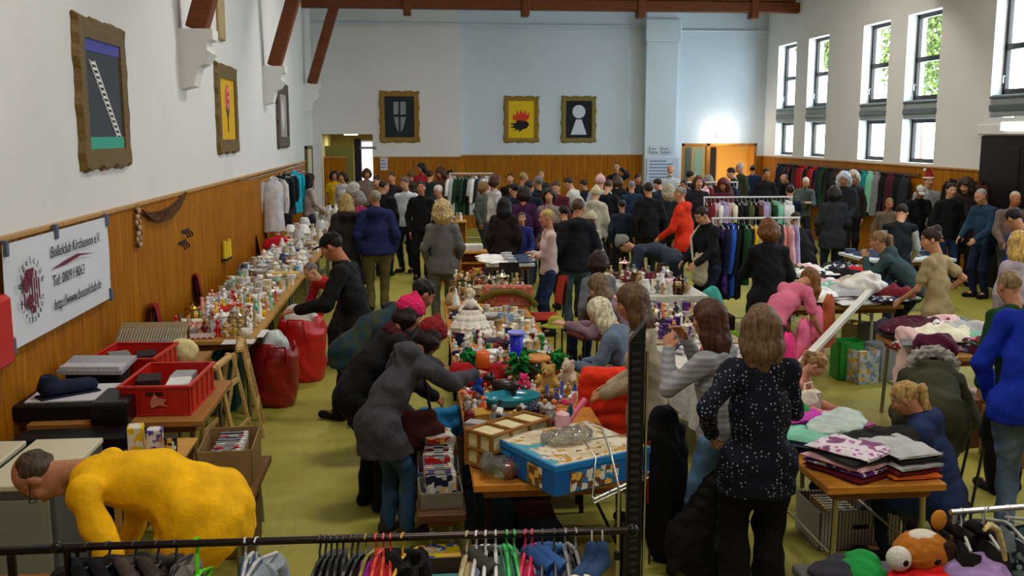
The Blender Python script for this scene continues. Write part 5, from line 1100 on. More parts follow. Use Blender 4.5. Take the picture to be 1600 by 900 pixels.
for i, c in enumerate(['white', 'light_grey', 'dark_green', 'charcoal', 'dark_green', 'black', 'light_grey', 'white', 'charcoal', 'grey', 'white', 'light_grey']):
    q = f((i + .5) / 12); hang(q.x, q.y, q.z - .028, ang + R(60 + (i * 31 % 31)), ['shirt', 'coat', 'jacket'][i % 3], c, f'{cname(c)} {["shirt", "coat", "jacket"][i % 3]} on the far panelling rail, place {["one", "two", "three", "four", "five", "six", "seven", "eight", "nine", "ten", "eleven", "twelve"][i]} from the left', 'garments on the far rail', L=.9, seed=i)
# coats on hooks, right wall
tag(MB().box((XR - .05, 18.9, 1.78), (XR - .024, 26.6, 1.86), .008).build('coat_hook_board', mat('#6c4420', 'wood')), 'long brown hook board on the right wall under the windows', 'hooks')
cw = ['navy', 'black', 'charcoal', 'burgundy', 'black', 'dark_red', 'red', 'black', 'red', 'navy', 'dark_green', 'black', 'charcoal', 'brown', 'black', 'navy', 'black', 'teal', 'mint', 'grey', 'black', 'burgundy', 'black', 'charcoal']
ords = ['first', 'second', 'third', 'fourth', 'fifth', 'sixth', 'seventh', 'eighth', 'ninth', 'tenth', 'eleventh', 'twelfth', 'thirteenth', 'fourteenth', 'fifteenth', 'sixteenth', 'seventeenth', 'eighteenth', 'nineteenth', 'twentieth', 'twenty-first', 'twenty-second', 'twenty-third', 'twenty-fourth']
for i, c in enumerate(cw):
    hang(XR - .15, 26.3 - i * .305, 1.87, R(90 + (i * 29 % 30) - 15), 'coat' if i % 3 else 'jacket', c, f'{cname(c)} {"coat" if i % 3 else "jacket"} on the right wall hooks, {ords[i]} from the far end', 'coats on the right wall', L=.85 + .05 * (i % 3), seed=i, hp=False, d=.09)
for i, (px, c) in enumerate(((1489, '#1c1816'), (1502, '#3c3430'), (1514, '#54483c'), (1526, '#4c2418'))):
    g = atX(px, 285, XR - .15); hang(g.x, g.y, 1.86, R(90 + i * 7), 'coat', c, f'{["black", "dark grey", "taupe", "rust brown"][i]} coat on the panelling beside the dark double door', 'coats beside the dark door', L=.8, seed=i, hp=False, d=.09)
# clothes hanging by the left wall
for i, (px, c, k, L, yv, lab) in enumerate(((426, '#c8c4c8', 'jacket', .95, 272, 'white jacket hanging on the left wall, nearest of the hanging clothes'), (438, '#14161e', 'coat', .95, 270, 'black coat hanging behind the white jacket on the left wall'), (447, '#1c2028', 'jacket', .8, 268, 'charcoal jacket hanging left of the turquoise jacket'), (459, '#109cb4', 'jacket', .85, 262, 'turquoise jacket hanging on the left wall'), (466, '#8c1430', 'dress', .9, 268, 'crimson dress hanging right of the turquoise jacket'))):
    g = atX(px, 268, XL + .22); hang(g.x, g.y, 1.92, R(25 + i * 6), k, c, lab, 'clothes on the left wall', L=L, seed=i, d=.08)
tag(MB().tube([(XL + .22, 15.5, 1.95), (XL + .22, 23.2, 1.95)], .012).tube([(XL, 15.6, 1.95), (XL + .22, 15.6, 1.95)], .012).tube([(XL, 23.1, 1.95), (XL + .22, 23.1, 1.95)], .012).build('wall_rail', mat('silver', 'metal')), 'thin metal rail on the left wall holding the hanging clothes', 'rail')
g = atX(432, 340, XL + .4); hang(-2.32, 17.0, 1.02, R(30), 'shirt', '#c01828', 'red and white shirt hanging low below the white jacket', None, L=.5, seed=2, hp=False)

# ------------------------------------------------------------------ the rail across the foreground
ra, rb = at(104, 855, 1.3), at(975, 829, 1.3)
t, f, ang = rail(ra, rb, 'dark chrome clothes rail across the foreground', '#3a3230', True, .013, knob=True, kind='metal')
def U(px): return (px - 104) / (975 - 104)
FG = [(135, '#0c0c10', 'coat', 'fabric', None, '#1c1c1c', 'black coat at the left end'), (165, '#101014', 'coat', 'fabric', None, '#1c1c1c', 'black coat beside the left end coat'), (205, '#4c4038', 'jacket', 'fabric', None, '#1c1c1c', 'grey-brown jacket near the left end'), (240, '#3c342c', 'jacket', 'fabric', None, '#1c1c1c', 'dark taupe jacket near the left end'), (268, '#7c7068', 'shirt', 'fabric', None, '#1c1c1c', 'pale taupe shirt near the left end'),
      (300, None, None, None, None, '#5ce018', 'empty lime green hanger'), (375, '#3c5470', 'shirt', 'denim', None, '#c8c8c8', 'small denim shirt with clear hanger'), (392, '#9ca4ac', 'shirt', 'fabric', None, '#c8c8c8', 'small grey shirt with clear hanger')]
for i, px in enumerate((490, 499, 508, 517, 527, 540, 549)): FG.append((px, '#141316' if i % 2 else '#2c2a2c', 'trousers', 'fabric', None, '#2c2c2c', f'dark trousers in the tight bunch, {ords[i]} from its left'))
FG += [(562, '#a02c9c', 'shirt', 'fabric', None, '#8c8c28', 'purple top beside the dark trousers'), (578, '#c82838', 'shirt', 'fabric', None, '#e05038', 'red top with a coral hanger'), (590, '#d83048', 'dress', 'floral', 'orange', '#e05038', 'coral flowered dress'), (601, '#c82040', 'shirt', 'fabric', None, '#c83828', 'crimson top right of the coral dress'), (620, '#0c0c10', 'jacket', 'fabric', None, '#d8a018', 'black top on a yellow hanger'),
       (722, '#d8c48c', 'shirt', 'fabric', None, '#c8b890', 'cream top on a wooden hanger'), (737, '#8c98b8', 'shirt', 'floral', 'white', '#dcdcdc', 'pale blue flowered top'), (752, '#44443c', 'jacket', 'fabric', None, '#dcdcdc', 'dark grey jacket with a white hanger'), (768, '#6c7468', 'shirt', 'fabric', None, '#dcdcdc', 'grey-green top with a chrome hook'), (786, '#5c9478', 'shirt', 'fabric', None, '#38c060', 'sage green top on a green hanger'), (798, '#54806c', 'shirt', 'fabric', None, '#38c060', 'darker sage top on a green hanger'),
       (815, '#d82c68', 'shirt', 'floral', 'orange', '#e0285c', 'hot pink printed top'), (826, '#c82850', 'dress', 'floral', 'cream', '#e0285c', 'pink flowered dress'), (843, '#2c5088', 'jacket', 'denim', None, '#383838', 'blue denim jacket'), (862, '#345c94', 'jacket', 'denim', None, '#383838', 'lighter blue denim jacket'), (880, '#848078', 'shirt', 'floral', 'grey', '#8c8c8c', 'grey mottled top'), (897, '#5c6068', 'shirt', 'stripes', 'charcoal', '#8c8c8c', 'grey striped top')]
for i, (px, c, k, pt, c2, hcx, lab) in enumerate(FG):
    q = f(U(px)); rz = ang + R(84 + (i * 41 % 19) - 9)
    if c is None:
        t2 = empty('clothes_hanger', (q.x, q.y, q.z - .013), rz, label=lab + ' on the foreground rail', cat='hanger'); MB().tube([(0, 0, -.10), (0, 0, -.04), (.02, 0, -.01), (.025, 0, .02), (0, 0, .03)], .007, 8).build('hook', mat(hcx, 'plastic'), parent=t2); MB().tube([(-.2, 0, -.16), (-.02, 0, -.10), (.02, 0, -.10), (.2, 0, -.16), (0, 0, -.17), (-.2, 0, -.16)], .009, 8).build('arms', mat(hcx, 'plastic'), parent=t2); continue
    hang(q.x, q.y, q.z - .013, rz, k, c, lab + ' on the foreground rail', None, w=.36, L=.5, seed=i, pat=pt, c2=c2, hc=hcx, d=.022 if k == 'trousers' else .035)
for i, px in enumerate((921, 938)):
    q = f(U(px)); t2 = empty('hanging_shoe', (q.x, q.y - .02, q.z - .10), ang + R(150), label=f'small blue canvas shoe with white toe hanging on the foreground rail, {"left" if i == 0 else "right"} one', cat='shoe')
    s_ = Solid().cone((0, 0, 0), (0, .12, -.01), .028, .03, k=.02).cone((0, 0, 0), (0, 0, .05), .026, .024, k=.02); V, F = s_.surf(.007); link_mesh('upper', np_mesh('upper', V, F), mat('#2c4468', 'fabric'), parent=t2)
    MB().ball((0, .135, -.012), (.028, .03, .024)).build('toe_cap', mat('cream', 'plastic'), parent=t2); MB().tube([(0, -.02, .03), (0, 0, .08), (0, 0, .11)], .003, 5).build('lace', mat('white', 'fabric'), parent=t2)
# black slotted post with chrome edge, music stand
t = empty('display_post', (.80, 3.52, 0), R(-6), label='tall black slotted display post in the foreground', cat='display stand')
mb = MB().box((-.028, -.03, 0), (.028, .03, 1.90), .004); mb.build('post', flatm('#08080a', .45), parent=t); mb = MB()
for i in range(60): mb.box((-.018, -.034, .08 + i * .03), (.012, -.030, .092 + i * .03))
mb.build('slots', flatm('#2c2c2e', .3), parent=t); MB().box((-.25, -.25, 0), (.25, .25, .03), .01).build('base', flatm('#0c0c0c'), parent=t); MB().tube([(.038, -.01, .03), (.038, -.01, 1.86)], .006, 8).build('chrome_edge', mat('#b0b0b4', 'metal', rough=.2), parent=t)
MB().prism([(-.028, 1.90), (.028, 1.90), (.028, 1.97)], 'y', -.03, .03).build('slanted_cap', flatm('#0c0c0e', .4), parent=t)
mst = at(967, 762, .93); cm = mat('#c8c8cc', 'metal', rough=.2); t = empty('music_stand', (mst.x, mst.y, 0), label='chrome folding music stand propping the blue toy box', cat='music stand')
def rel(px, py, z, dy=0): g = at(px, py, z); return (g.x - mst.x, g.y - mst.y + dy, g.z)
A_, B_, = rel(925, 782, .90), rel(1010, 742, .92)
MB().tube([A_, B_], .010, 8).tube([(A_[0], A_[1] - .04, A_[2]), (B_[0], B_[1] - .04, B_[2])], .006, 6).tube([A_, (A_[0], A_[1] - .04, A_[2] + .03)], .006).tube([B_, (B_[0], B_[1] - .04, B_[2] + .03)], .006).build('lip', cm, parent=t)
MB().tube([(0, .0, .93), (-.03, .10, 1.10), (-.06, .16, 1.19)], .007, 8).build('spine', cm, parent=t)
MB().tube([A_, (-.10, .08, 1.06), (-.16, .12, 1.14)], .0045, 6).tube([B_, (.06, .10, 1.06), (.13, .14, 1.16)], .0045, 6).tube([(-.16, .12, 1.14), (.13, .14, 1.16)], .0045, 6).build('desk_arms', cm, parent=t)
MB().tube([(0, 0, .55), (0, 0, .93)], .008, 10).tube([(0, 0, .18), (0, 0, .57)], .011, 10).build('pole', cm, parent=t); MB().cyl((0, 0, .56), (0, 0, .60), .018, n=12).tube([(0, 0, .58), (.04, -.01, .58)], .006).build('clamp', flatm('#14140f', .3), parent=t)
for k in range(3):
    a = k * 2.094 + .5; MB().tube([(0, 0, .30), (.3 * math.cos(a), .3 * math.sin(a), .01)], .007, 8).tube([(0, 0, .16), (.16 * math.cos(a), .16 * math.sin(a), .15)], .004, 6).build('leg', cm, parent=t)
# black shelf frame at the left edge
t = empty('black_shelf_frame', (-1.52, 3.72, 0), label='black metal shelf frame with brown board at the left edge', cat='shelf'); bl = flatm('#0c0a0a', .4)
MB().box((-.75, -.015, 1.08), (.26, .015, 1.11), .005).build('top_rail', bl, parent=t)
for x in (-.7, -.02, .22): MB().box((x - .014, -.014, 0), (x + .014, .014, 1.08), .004).build('upright', bl, parent=t) if x != .22 else MB().tube([(x, 0, 1.09), (x, 0, .92)], .008, 8).build('hook', bl, parent=t)
MB().box((-.75, -.12, .86), (.2, .25, .89), .006).build('board', mat('#7c4c24', 'wood'), parent=t)
for x in (-.7,): MB().box((x - .014, .22, 0), (x + .014, .25, .86), .004).build('upright', bl, parent=t)
MB().box((.17, .22, 0), (.2, .25, .86), .004).build('upright', bl, parent=t)
MB().box((-.75, -.012, .80), (.24, .012, .84), .004).build('lower_rail', bl, parent=t)
g = f(U(112)); c_ = Solid().ell((0, 0, 0), (.22, .13, .07)).ell((.1, .02, .03), (.12, .1, .06)); V, F = c_.surf(.012, .01, 30); tag(link_mesh('dark_bundle', np_mesh('dark_bundle', V, F), mat('#0c0c12'), loc=(-1.22, 3.74, .95)), 'black cloth bundle on the brown board under the yellow sweatshirt', 'clothes')

# rail, coats and heap at the bottom right
r0, r1 = at(1492, 800, 1.05), at(1640, 787, 1.05)
t, f2, ang2 = rail(r0, (r1.x + .4, r1.y + .02, 1.05), 'short chrome clothes rail at the bottom right edge', '#c4c4c8', True, .013, kind='metal')
for i, (u, c, k, pt, c2, lab) in enumerate(((.04, '#120c0c', 'coat', 'fabric', None, 'dark brown leather coat'), (.16, '#141010', 'coat', 'fabric', None, 'black coat right of the leather coat'), (.30, '#1c1c24', 'dress', 'floral', '#9cb0ac', 'black dress with pale flowers'), (.45, '#101c20', 'dress', 'floral', '#5c8084', 'dark teal flowered dress'), (.60, '#5c1024', 'dress', 'floral', '#c02840', 'wine red flowered dress'), (.78, '#4c1028', 'dress', 'floral', '#8c3048', 'plum patterned dress'))):
    q = f2(u); hang(q.x, q.y, q.z - .013, ang2 + R(70 + i * 9), k, c, lab + ' on the bottom right rail', None, w=.34, L=.6, seed=i, pat=pt, c2=c2, d=.05)
g = at(1535, 850, 1.0); t = empty('wooden_hanger', (g.x, g.y - .06, g.z + .06), R(20), label='pale curved wooden hanger hanging in front of the bottom right coats', cat='hanger'); MB().tube([(-.05, 0, .03), (-.02, 0, .05), (.03, 0, .02), (.07, 0, -.06), (.09, 0, -.12)], [.008, .012, .013, .012, .008], 10).build('arm', mat('#d8c080', 'wood'), parent=t); MB().tube([(-.05, 0, .03), (-.05, .0, .10), (-.03, 0, .13)], .003, 6).build('hook', cm, parent=t)
# ------------------------------------------------------------------ small goods: one mesh per kind, coloured per object
def g_cup(): return MB().lathe([(.022, 0), (.036, .004), (.040, .05), (.042, .085), (.038, .085), (.035, .02), (.001, .012)], n=14).tube([(.040, 0, .07), (.062, 0, .066), (.066, 0, .04), (.055, 0, .022), (.040, 0, .022)], .006, 6)
def g_plate(): return MB().lathe([(.05, 0), (.07, .004), (.115, .018), (.118, .021), (.07, .010), (.001, .008)], n=22)
def g_bowl(): return MB().lathe([(.04, 0), (.045, .006), (.085, .04), (.10, .07), (.096, .07), (.08, .042), (.04, .014), (.001, .012)], n=20)
def g_vase(): return MB().lathe([(.04, 0), (.045, .01), (.062, .07), (.058, .12), (.028, .18), (.024, .20), (.034, .225), (.030, .225), (.018, .20), (.001, .19)], n=16)
def g_jug(): return MB().lathe([(.045, 0), (.05, .01), (.062, .06), (.050, .11), (.040, .15), (.046, .165), (.042, .165), (.034, .14), (.001, .13)], n=16).tube([(.045, 0, .14), (.085, 0, .13), (.09, 0, .08), (.058, 0, .05)], .008, 7).prism([(-.04, .15), (-.065, .175), (-.04, .165)], 'y', -.012, .012)
def g_bottle(): return MB().lathe([(.034, 0), (.037, .006), (.037, .13), (.030, .165), (.013, .19), (.013, .24), (.016, .242), (.016, .255), (.001, .255)], n=14)
def g_jar(): return MB().lathe([(.04, 0), (.046, .008), (.046, .085), (.038, .10), (.038, .104), (.046, .106), (.046, .124), (.02, .13), (.012, .15), (.001, .152)], n=16)
def g_candle(): return MB().lathe([(.045, 0), (.05, .006), (.02, .014), (.014, .02), (.014, .14), (.012, .145), (.001, .143)], n=14).cyl((0, 0, .143), (0, 0, .155), .0015, n=5)
def g_box(): return MB().box((-.075, -.055, 0), (.075, .055, .055), .004).box((-.077, -.057, .055), (.077, .057, .072), .004)
def g_book(): return MB().box((-.07, -.10, 0), (.07, .10, .004), .001).box((-.066, -.096, .004), (.07, .096, .024)).box((-.07, -.10, .024), (.07, .10, .028), .001).box((-.072, -.10, 0), (-.066, .10, .028), .002)
def g_figure(): return MB().lathe([(.03, 0), (.032, .008), (.018, .014), (.026, .05), (.022, .085), (.012, .10), (.010, .108)], n=12).ball((0, 0, .125), .021, 10, 8).tube([(-.024, 0, .085), (-.036, .01, .06), (-.02, .024, .05)], .008, 6).tube([(.024, 0, .085), (.036, .01, .06), (.02, .024, .05)], .008, 6)
def g_animal():
    mb = MB().ball((0, 0, .055), (.030, .058, .028), 12, 8).ball((0, .065, .085), (.018, .026, .018), 10, 7).tube([(0, .04, .06), (0, .058, .08)], .014, 7).tube([(0, -.055, .06), (0, -.08, .045)], .005, 5)
    for x in (-.016, .016):
        for y in (-.035, .035): mb.cyl((x, y, 0), (x, y, .045), .008, .011, 7)
        mb.ball((x * .8, .055, .104), (.005, .004, .010), 6, 4)
    return mb
def g_car():
    mb = MB().box((-.032, -.07, .012), (.032, .07, .036), .008).box((-.026, -.035, .036), (.026, .04, .058), .010)
    for x in (-.033, .033):
        for y in (-.042, .042): mb.cyl((x - .006, y, .015), (x + .006, y, .015), .015, n=12)
    return mb
def g_frame(): return MB().box((-.065, -.008, 0), (-.05, .008, .16), .003, Matrix.Rotation(R(-14), 4, 'X')).box((.05, -.008, 0), (.065, .008, .16), .003, Matrix.Rotation(R(-14), 4, 'X')).box((-.065, -.008, 0), (.065, .008, .016), .003, Matrix.Rotation(R(-14), 4, 'X')).box((-.065, -.008, .145), (.065, .008, .16), .003, Matrix.Rotation(R(-14), 4, 'X')).box((-.05, -.002, .01), (.05, .004, .15), 0, Matrix.Rotation(R(-14), 4, 'X')).tube([(0, .03, .12), (0, .07, 0)], .004, 5)
def g_basket():
    mb = MB().lathe([(.07, 0), (.085, .01), (.095, .05), (.105, .08), (.108, .085), (.098, .08), (.08, .02), (.001, .012)], n=20)
    for z in (.02, .04, .06, .08): mb.tube([((.089 + z * .2) * math.cos(a * .4), (.089 + z * .2) * math.sin(a * .4), z + .003 * (a % 2)) for a in range(17)], .005, 5)
    mb.tube([(-.10, 0, .08), (-.08, 0, .15), (0, 0, .19), (.08, 0, .15), (.10, 0, .08)], .006, 6); return mb
def g_lamp(): return MB().lathe([(.06, 0), (.062, .008), (.02, .02), (.03, .06), (.045, .11), (.02, .16), (.012, .17), (.012, .20)], n=16).lathe([(.11, .19), (.065, .33), (.062, .33), (.106, .192)], n=18)
def g_shoe():
    V, F = Solid().cone((0, -.08, .04), (0, .10, .028), .036, .036, k=.03, n=(0, 0, 1), f=1.2).cone((0, -.07, .05), (0, -.07, .085), .034, .034, k=.03).ell((0, -.07, .11), (.026, .032, .03), mode='-').plane((0, 0, .004), (0, 0, -1)).surf(.008); return MB().add(V, F, True).box((-.036, -.12, 0), (.036, .135, .008), .003)
def g_plush():
    V, F = Solid().ell((0, 0, .075), (.065, .055, .075)).ell((0, .01, .18), (.055, .05, .05)).ell((-.042, 0, .225), (.02, .012, .02)).ell((.042, 0, .225), (.02, .012, .02)).ell((0, .055, .17), (.024, .022, .018)).cone((-.05, 0, .12), (-.09, .03, .08), .022, .022).cone((.05, 0, .12), (.09, .03, .08), .022, .022).cone((-.04, .02, .02), (-.06, .10, .022), .028, .026).cone((.04, .02, .02), (.06, .10, .022), .028, .026).surf(.010, .002, 90)
    m_ = MB().add(V, F, True); m_.use(1)
    for x in (-.02, .02): m_.ball((x, .056, .195), .006, 6, 5)
    m_.ball((0, .078, .176), (.008, .006, .006), 6, 5); return m_
def g_hat(): return MB().lathe([(.15, 0), (.152, .005), (.09, .014), (.085, .02), (.078, .08), (.05, .105), (.001, .11)], n=24)
def g_pot():  return MB().lathe([(.07, 0), (.082, .01), (.088, .06), (.085, .09), (.092, .092), (.09, .10), (.04, .125), (.012, .13), (.016, .15), (.001, .155)], n=20).tube([(.085, 0, .08), (.115, 0, .075), (.115, 0, .06), (.086, 0, .055)], .007, 6).tube([(-.085, 0, .08), (-.115, 0, .075), (-.115, 0, .06), (-.086, 0, .055)], .007, 6)
def g_plant():
    mb = MB().lathe([(.04, 0), (.06, .085), (.064, .09), (.055, .09), (.05, .07), (.001, .07)], n=16).use(1); rs = random.Random(5)
    for i in range(46):
        a = rs.random() * 6.28; r_ = .05 + .10 * rs.random(); z = .10 + .14 * rs.random(); c, s_ = math.cos(a), math.sin(a); w_ = .018 + .012 * rs.random()
        mb.add([(0, 0, .08), (c * r_ * .5 - s_ * w_, s_ * r_ * .5 + c * w_, z), (c * r_, s_ * r_, z + .01 - .05 * rs.random()), (c * r_ * .5 + s_ * w_, s_ * r_ * .5 - c * w_, z)], [(0, 1, 2, 3), (3, 2, 1, 0)])
    return mb
def g_disc(): return MB().box((-.062, -.071, 0), (.062, .071, .0045), .001).box((-.062, -.071, .0045), (.062, .071, .010), .001)
def g_lantern():
    mb = MB().box((-.05, -.05, 0), (.05, .05, .012), .003).box((-.055, -.055, .15), (.055, .055, .165), .003).lathe([(.05, .165), (.02, .19), (.008, .195), (.001, .196)], n=12).tube([(-.03, 0, .18), (0, 0, .235), (.03, 0, .18)], .003, 5).cyl((0, 0, .012), (0, 0, .07), .022, n=12)
    for x in (-.045, .045):
        for y in (-.045, .045): mb.box((x - .005, y - .005, .012), (x + .005, y + .005, .15))
    return mb
def g_tray(): return MB().lathe([(.14, 0), (.17, .006), (.185, .028), (.18, .030), (.165, .010), (.001, .006)], n=26, sy=.7)
def g_tin(): return MB().cyl((0, 0, 0), (0, 0, .11), .045, n=18).cyl((0, 0, .11), (0, 0, .118), .047, n=18)
def g_bag():
    V, F = Solid().cone((-.08, 0, .06), (.08, 0, .06), .055, .055, n=(0, 1, 0), f=1.3, k=.03).cone((-.06, 0, .13), (.06, 0, .13), .045, .045, n=(0, 1, 0), f=1.6, k=.05).surf(.011, .004, 45); m_ = MB().add(V, F, True); m_.tube([(-.07, 0, .16), (-.05, 0, .24), (.05, 0, .24), (.07, 0, .16)], .007, 6); return m_
def fold_mesh(seed):
    rs = np.random.RandomState(seed); n = 14; w_, d_, h_ = .15, .19, .035; mb = MB(); ph = rs.rand(6) * 6
    for sgn in (1, -1):
        def fn(u, v):
            x, y = 2 * u - 1, 2 * v - 1; e = max(0, 1 - abs(x) ** 6) ** .35 * max(0, 1 - abs(y) ** 6) ** .35
            z = h_ * .5 + sgn * h_ * .5 * e + (.006 * math.sin(7 * x + ph[0] + 3 * math.sin(2 * y + ph[1])) + .004 * math.sin(11 * y + ph[2] + 2 * x) if sgn > 0 else 0) * e
            return (w_ * x * (1 + .03 * math.sin(5 * y + ph[3])), d_ * y * (1 + .03 * math.sin(4 * x + ph[4])), max(z, 0))
        g = MB().grid(fn, n, n); fs = g.f if sgn > 0 else [f_[::-1] for f_ in g.f]; mb.add(g.v, fs, True)
    for k in (.3, .6): mb.tube([(-w_ * .97, -d_ * .96, h_ * k), (0, -d_ * 1.0, h_ * k + .003), (w_ * .97, -d_ * .96, h_ * k)], .0035, 5)
    return mb
def heap_mesh(seed):
    rs = np.random.RandomState(seed + 40); n = 22; ph = rs.rand(8) * 6.28; mb = MB()
    def fn(u, v):
        r = u; a = 2 * math.pi * v; rad = r * (.19 + .035 * math.sin(2 * a + ph[0]) + .022 * math.sin(5 * a + ph[1])); x, y = rad * math.cos(a) * 1.15, rad * math.sin(a)
        z = .075 * max(0, 1 - r ** 3) ** .7 + (.014 * math.sin(38 * x + ph[2] + 4 * math.sin(14 * y + ph[3])) + .012 * math.sin(30 * y + ph[4] + 3 * math.sin(17 * x))) * (1 - r ** 4)
        return (x, y, max(z, .002))
    mb.grid(fn, 12, 30); return mb
KINDS_G = dict(cup=(g_cup, 'ceramic', 'cup'), plate=(g_plate, 'ceramic', 'plate'), bowl=(g_bowl, 'ceramic', 'bowl'), vase=(g_vase, 'ceramic', 'vase'), jug=(g_jug, 'ceramic', 'jug'), bottle=(g_bottle, 'plastic', 'bottle'), jar=(g_jar, 'ceramic', 'lidded jar'),
              candlestick=(g_candle, 'plastic', 'candle in a holder'), box=(g_box, 'paper', 'lidded box'), book=(g_book, 'paper', 'book'), figurine=(g_figure, 'ceramic', 'figurine'), animal_figure=(g_animal, 'plastic', 'toy animal'), toy_car=(g_car, 'plastic', 'toy car'), photo_frame=(g_frame, 'wood', 'standing photo frame'),
              basket=(g_basket, 'wood', 'handled basket'), table_lamp=(g_lamp, 'ceramic', 'table lamp'), shoe=(g_shoe, 'fabric', 'shoe'), plush_toy=(g_plush, 'fur', 'plush toy'), hat=(g_hat, 'fabric', 'brimmed hat'), cooking_pot=(g_pot, 'ceramic', 'lidded pot'), potted_plant=(g_plant, 'ceramic', 'leafy potted plant'),
              disc_case=(g_disc, 'print', 'disc case'), lantern=(g_lantern, 'metal', 'lantern'), tray=(g_tray, 'ceramic', 'oval tray'), tin=(g_tin, 'print', 'round tin'), handbag=(g_bag, 'fabric', 'handbag'), folded_garment=(None, 'fabric', 'folded garment'), garment=(None, 'fabric', 'crumpled garment'))
COUNT = {}
def good(kind, x, y, z, color='white', rz=None, s=1.0, where='', label=None, group=None, m_=None, tilt=None, sv=None):
    fn, mk, nm = KINDS_G[kind]; seed = rnd.randrange(6)
    if kind == 'folded_garment': me = cached((kind, seed), lambda: fold_mesh(seed))
    elif kind == 'garment': me = cached((kind, seed), lambda: heap_mesh(seed))
    else: me = cached((kind,), fn)
    rz = rnd.uniform(0, 6.28) if rz is None else rz
    mt = m_ or mat(color, mk, 'white' if mk == 'ceramic' and rnd.random() < .35 else None)
    mats = [mt, flatm('#141210', .3)] if kind == 'plush_toy' else ([mt, mat('green')] if kind == 'potted_plant' else mt)
    o = link_mesh(kind, me, mats, loc=(x, y, z), rot=(tilt or 0, 0, rz)); o.scale = sv or (s, s, s)
    if label is None:
        label = f'small {cname(color)} {nm} {where}' if s < .95 else f'{cname(color)} {nm} {where}'; group = group or f'{cname(color)} {nm}s {where}'
    return tag(o, label, {'disc_case': 'disc case', 'folded_garment': 'clothes', 'garment': 'clothes', 'animal_figure': 'toy', 'toy_car': 'toy', 'plush_toy': 'plush toy', 'photo_frame': 'picture frame', 'cooking_pot': 'pot', 'potted_plant': 'plant', 'table_lamp': 'lamp', 'candlestick': 'candle'}.get(kind, kind.replace('_', ' ')), group)
RAD = dict(cup=.055, plate=.115, bowl=.10, vase=.062, jug=.075, bottle=.04, jar=.05, candlestick=.05, box=.09, book=.11, figurine=.04, animal_figure=.07, toy_car=.07, photo_frame=.075, basket=.11, table_lamp=.11, shoe=.10, plush_toy=.10, hat=.15, cooking_pot=.11, potted_plant=.12, disc_case=.09, lantern=.075, tray=.17, tin=.05, handbag=.12, folded_garment=.19, garment=.19)
TAKEN = []
def free(x, y, r): return all((x - a) ** 2 + (y - b_) ** 2 > (r + c) ** 2 for a, b_, c in TAKEN)
def fill(x0, x1, y0, y1, z, kinds, colors, n, where, smin=.8, smax=1.15, pack=.92, tries=60):
    for i in range(n):
        for _ in range(tries):
            kind = rnd.choice(kinds); s = rnd.uniform(smin, smax); r = RAD[kind] * s * pack; x = rnd.uniform(x0 + r, x1 - r) if x1 - x0 > 2 * r else (x0 + x1) / 2; y = rnd.uniform(y0 + r, y1 - r) if y1 - y0 > 2 * r else (y0 + y1) / 2
            if free(x, y, r):
                TAKEN.append((x, y, r)); c = rnd.choice(colors); good(kind, x, y, z, c, s=s, where=where); break
def claim(x, y, r): TAKEN.append((x, y, r))

# ---- the named single goods first, so the filling keeps clear of them
# big printed toy box on the centre table
p_ = [at(*q) for q in ((785, 688, .93), (905, 652, .93), (990, 690, .93), (893, 737, .93))]
c_ = (p_[0] + p_[1] + p_[2] + p_[3]) / 4; dx = (p_[3] - p_[0] + p_[2] - p_[1]) / 2; dy = (p_[1] - p_[0] + p_[2] - p_[3]) / 2; A = math.atan2(dx.y, dx.x); bw_, bd_ = dx.length / 2, dy.length / 2
t = empty('toy_box', (c_.x, c_.y, .76), A, label='big flat blue toy box with colourful scene on its lid', cat='box'); claim(c_.x, c_.y, .38)
mb = MB().box((-bw_, -bd_, .0), (bw_, bd_, .155), .004); mb.build('carton', flatm('#0c5cac', .4), parent=t)
MB().box((-bw_ - .004, -bd_ - .004, .13), (bw_ + .004, bd_ + .004, .168), .004).build('lid', flatm('#1878c0', .35), parent=t)
m, nt, b = newmat('scene_print'); n1, _ = noise_node(nt, 6, 4); n2, _ = noise_node(nt, 14, 4); n3, _ = noise_node(nt, 22, 4)
o_ = mixc(nt, ramp(nt, n1.outputs[0], .40, .6), H('#c4b488'), H('#e4dcc4')); o_ = mixc(nt, ramp(nt, n2.outputs[0], .56, .62), o_, H('#c08c34')); o_ = mixc(nt, ramp(nt, n3.outputs[0], .62, .66), o_, H('#7c4c34')); tc = nt.nodes.new('ShaderNodeTexCoord'); sx = nt.nodes.new('ShaderNodeSeparateXYZ'); nt.links.new(tc.outputs['Object'], sx.inputs[0])
ad = nt.nodes.new('ShaderNodeMath'); ad.operation = 'ADD'; nt.links.new(sx.outputs[1], ad.inputs[0]); nt.links.new(n1.outputs[0], ad.inputs[1]); o_ = mixc(nt, ramp(nt, ad.outputs[0], .28, .22), o_, H('#4ca0b4')); nt.links.new(o_, b.inputs['Base Color']); b.inputs['Roughness'].default_value = .22; SCENE = m
MB().box((-bw_ + .005, -bd_ + .005, .168), (bw_ - .005, bd_ - .005, .1695)).build('printed_scene', SCENE, parent=t)
MB().box((bw_ * .15, -bd_ - .006, .012), (bw_ * .62, -bd_ - .003, .125)).build('picture_panel', mat('#9c7430', 'print', '#6c4c24'), parent=t)
MB().box((bw_ + .003, -bd_ * .7, .012), (bw_ + .006, bd_ * .3, .12)).build('picture_panel', mat('#2878a8', 'print', '#6c4434'), parent=t)
MB().box((-bw_ * .85, -bd_ - .006, .095), (-bw_ * .45, -bd_ - .003, .12)).build('name_strip', flatm('#3c8ccc'), parent=t)
MB().box((-bw_ * .36, -bd_ - .005, .0), (-bw_ * .35, -bd_ - .0035, .12)).build('seam', flatm('#4c90cc'), parent=t)
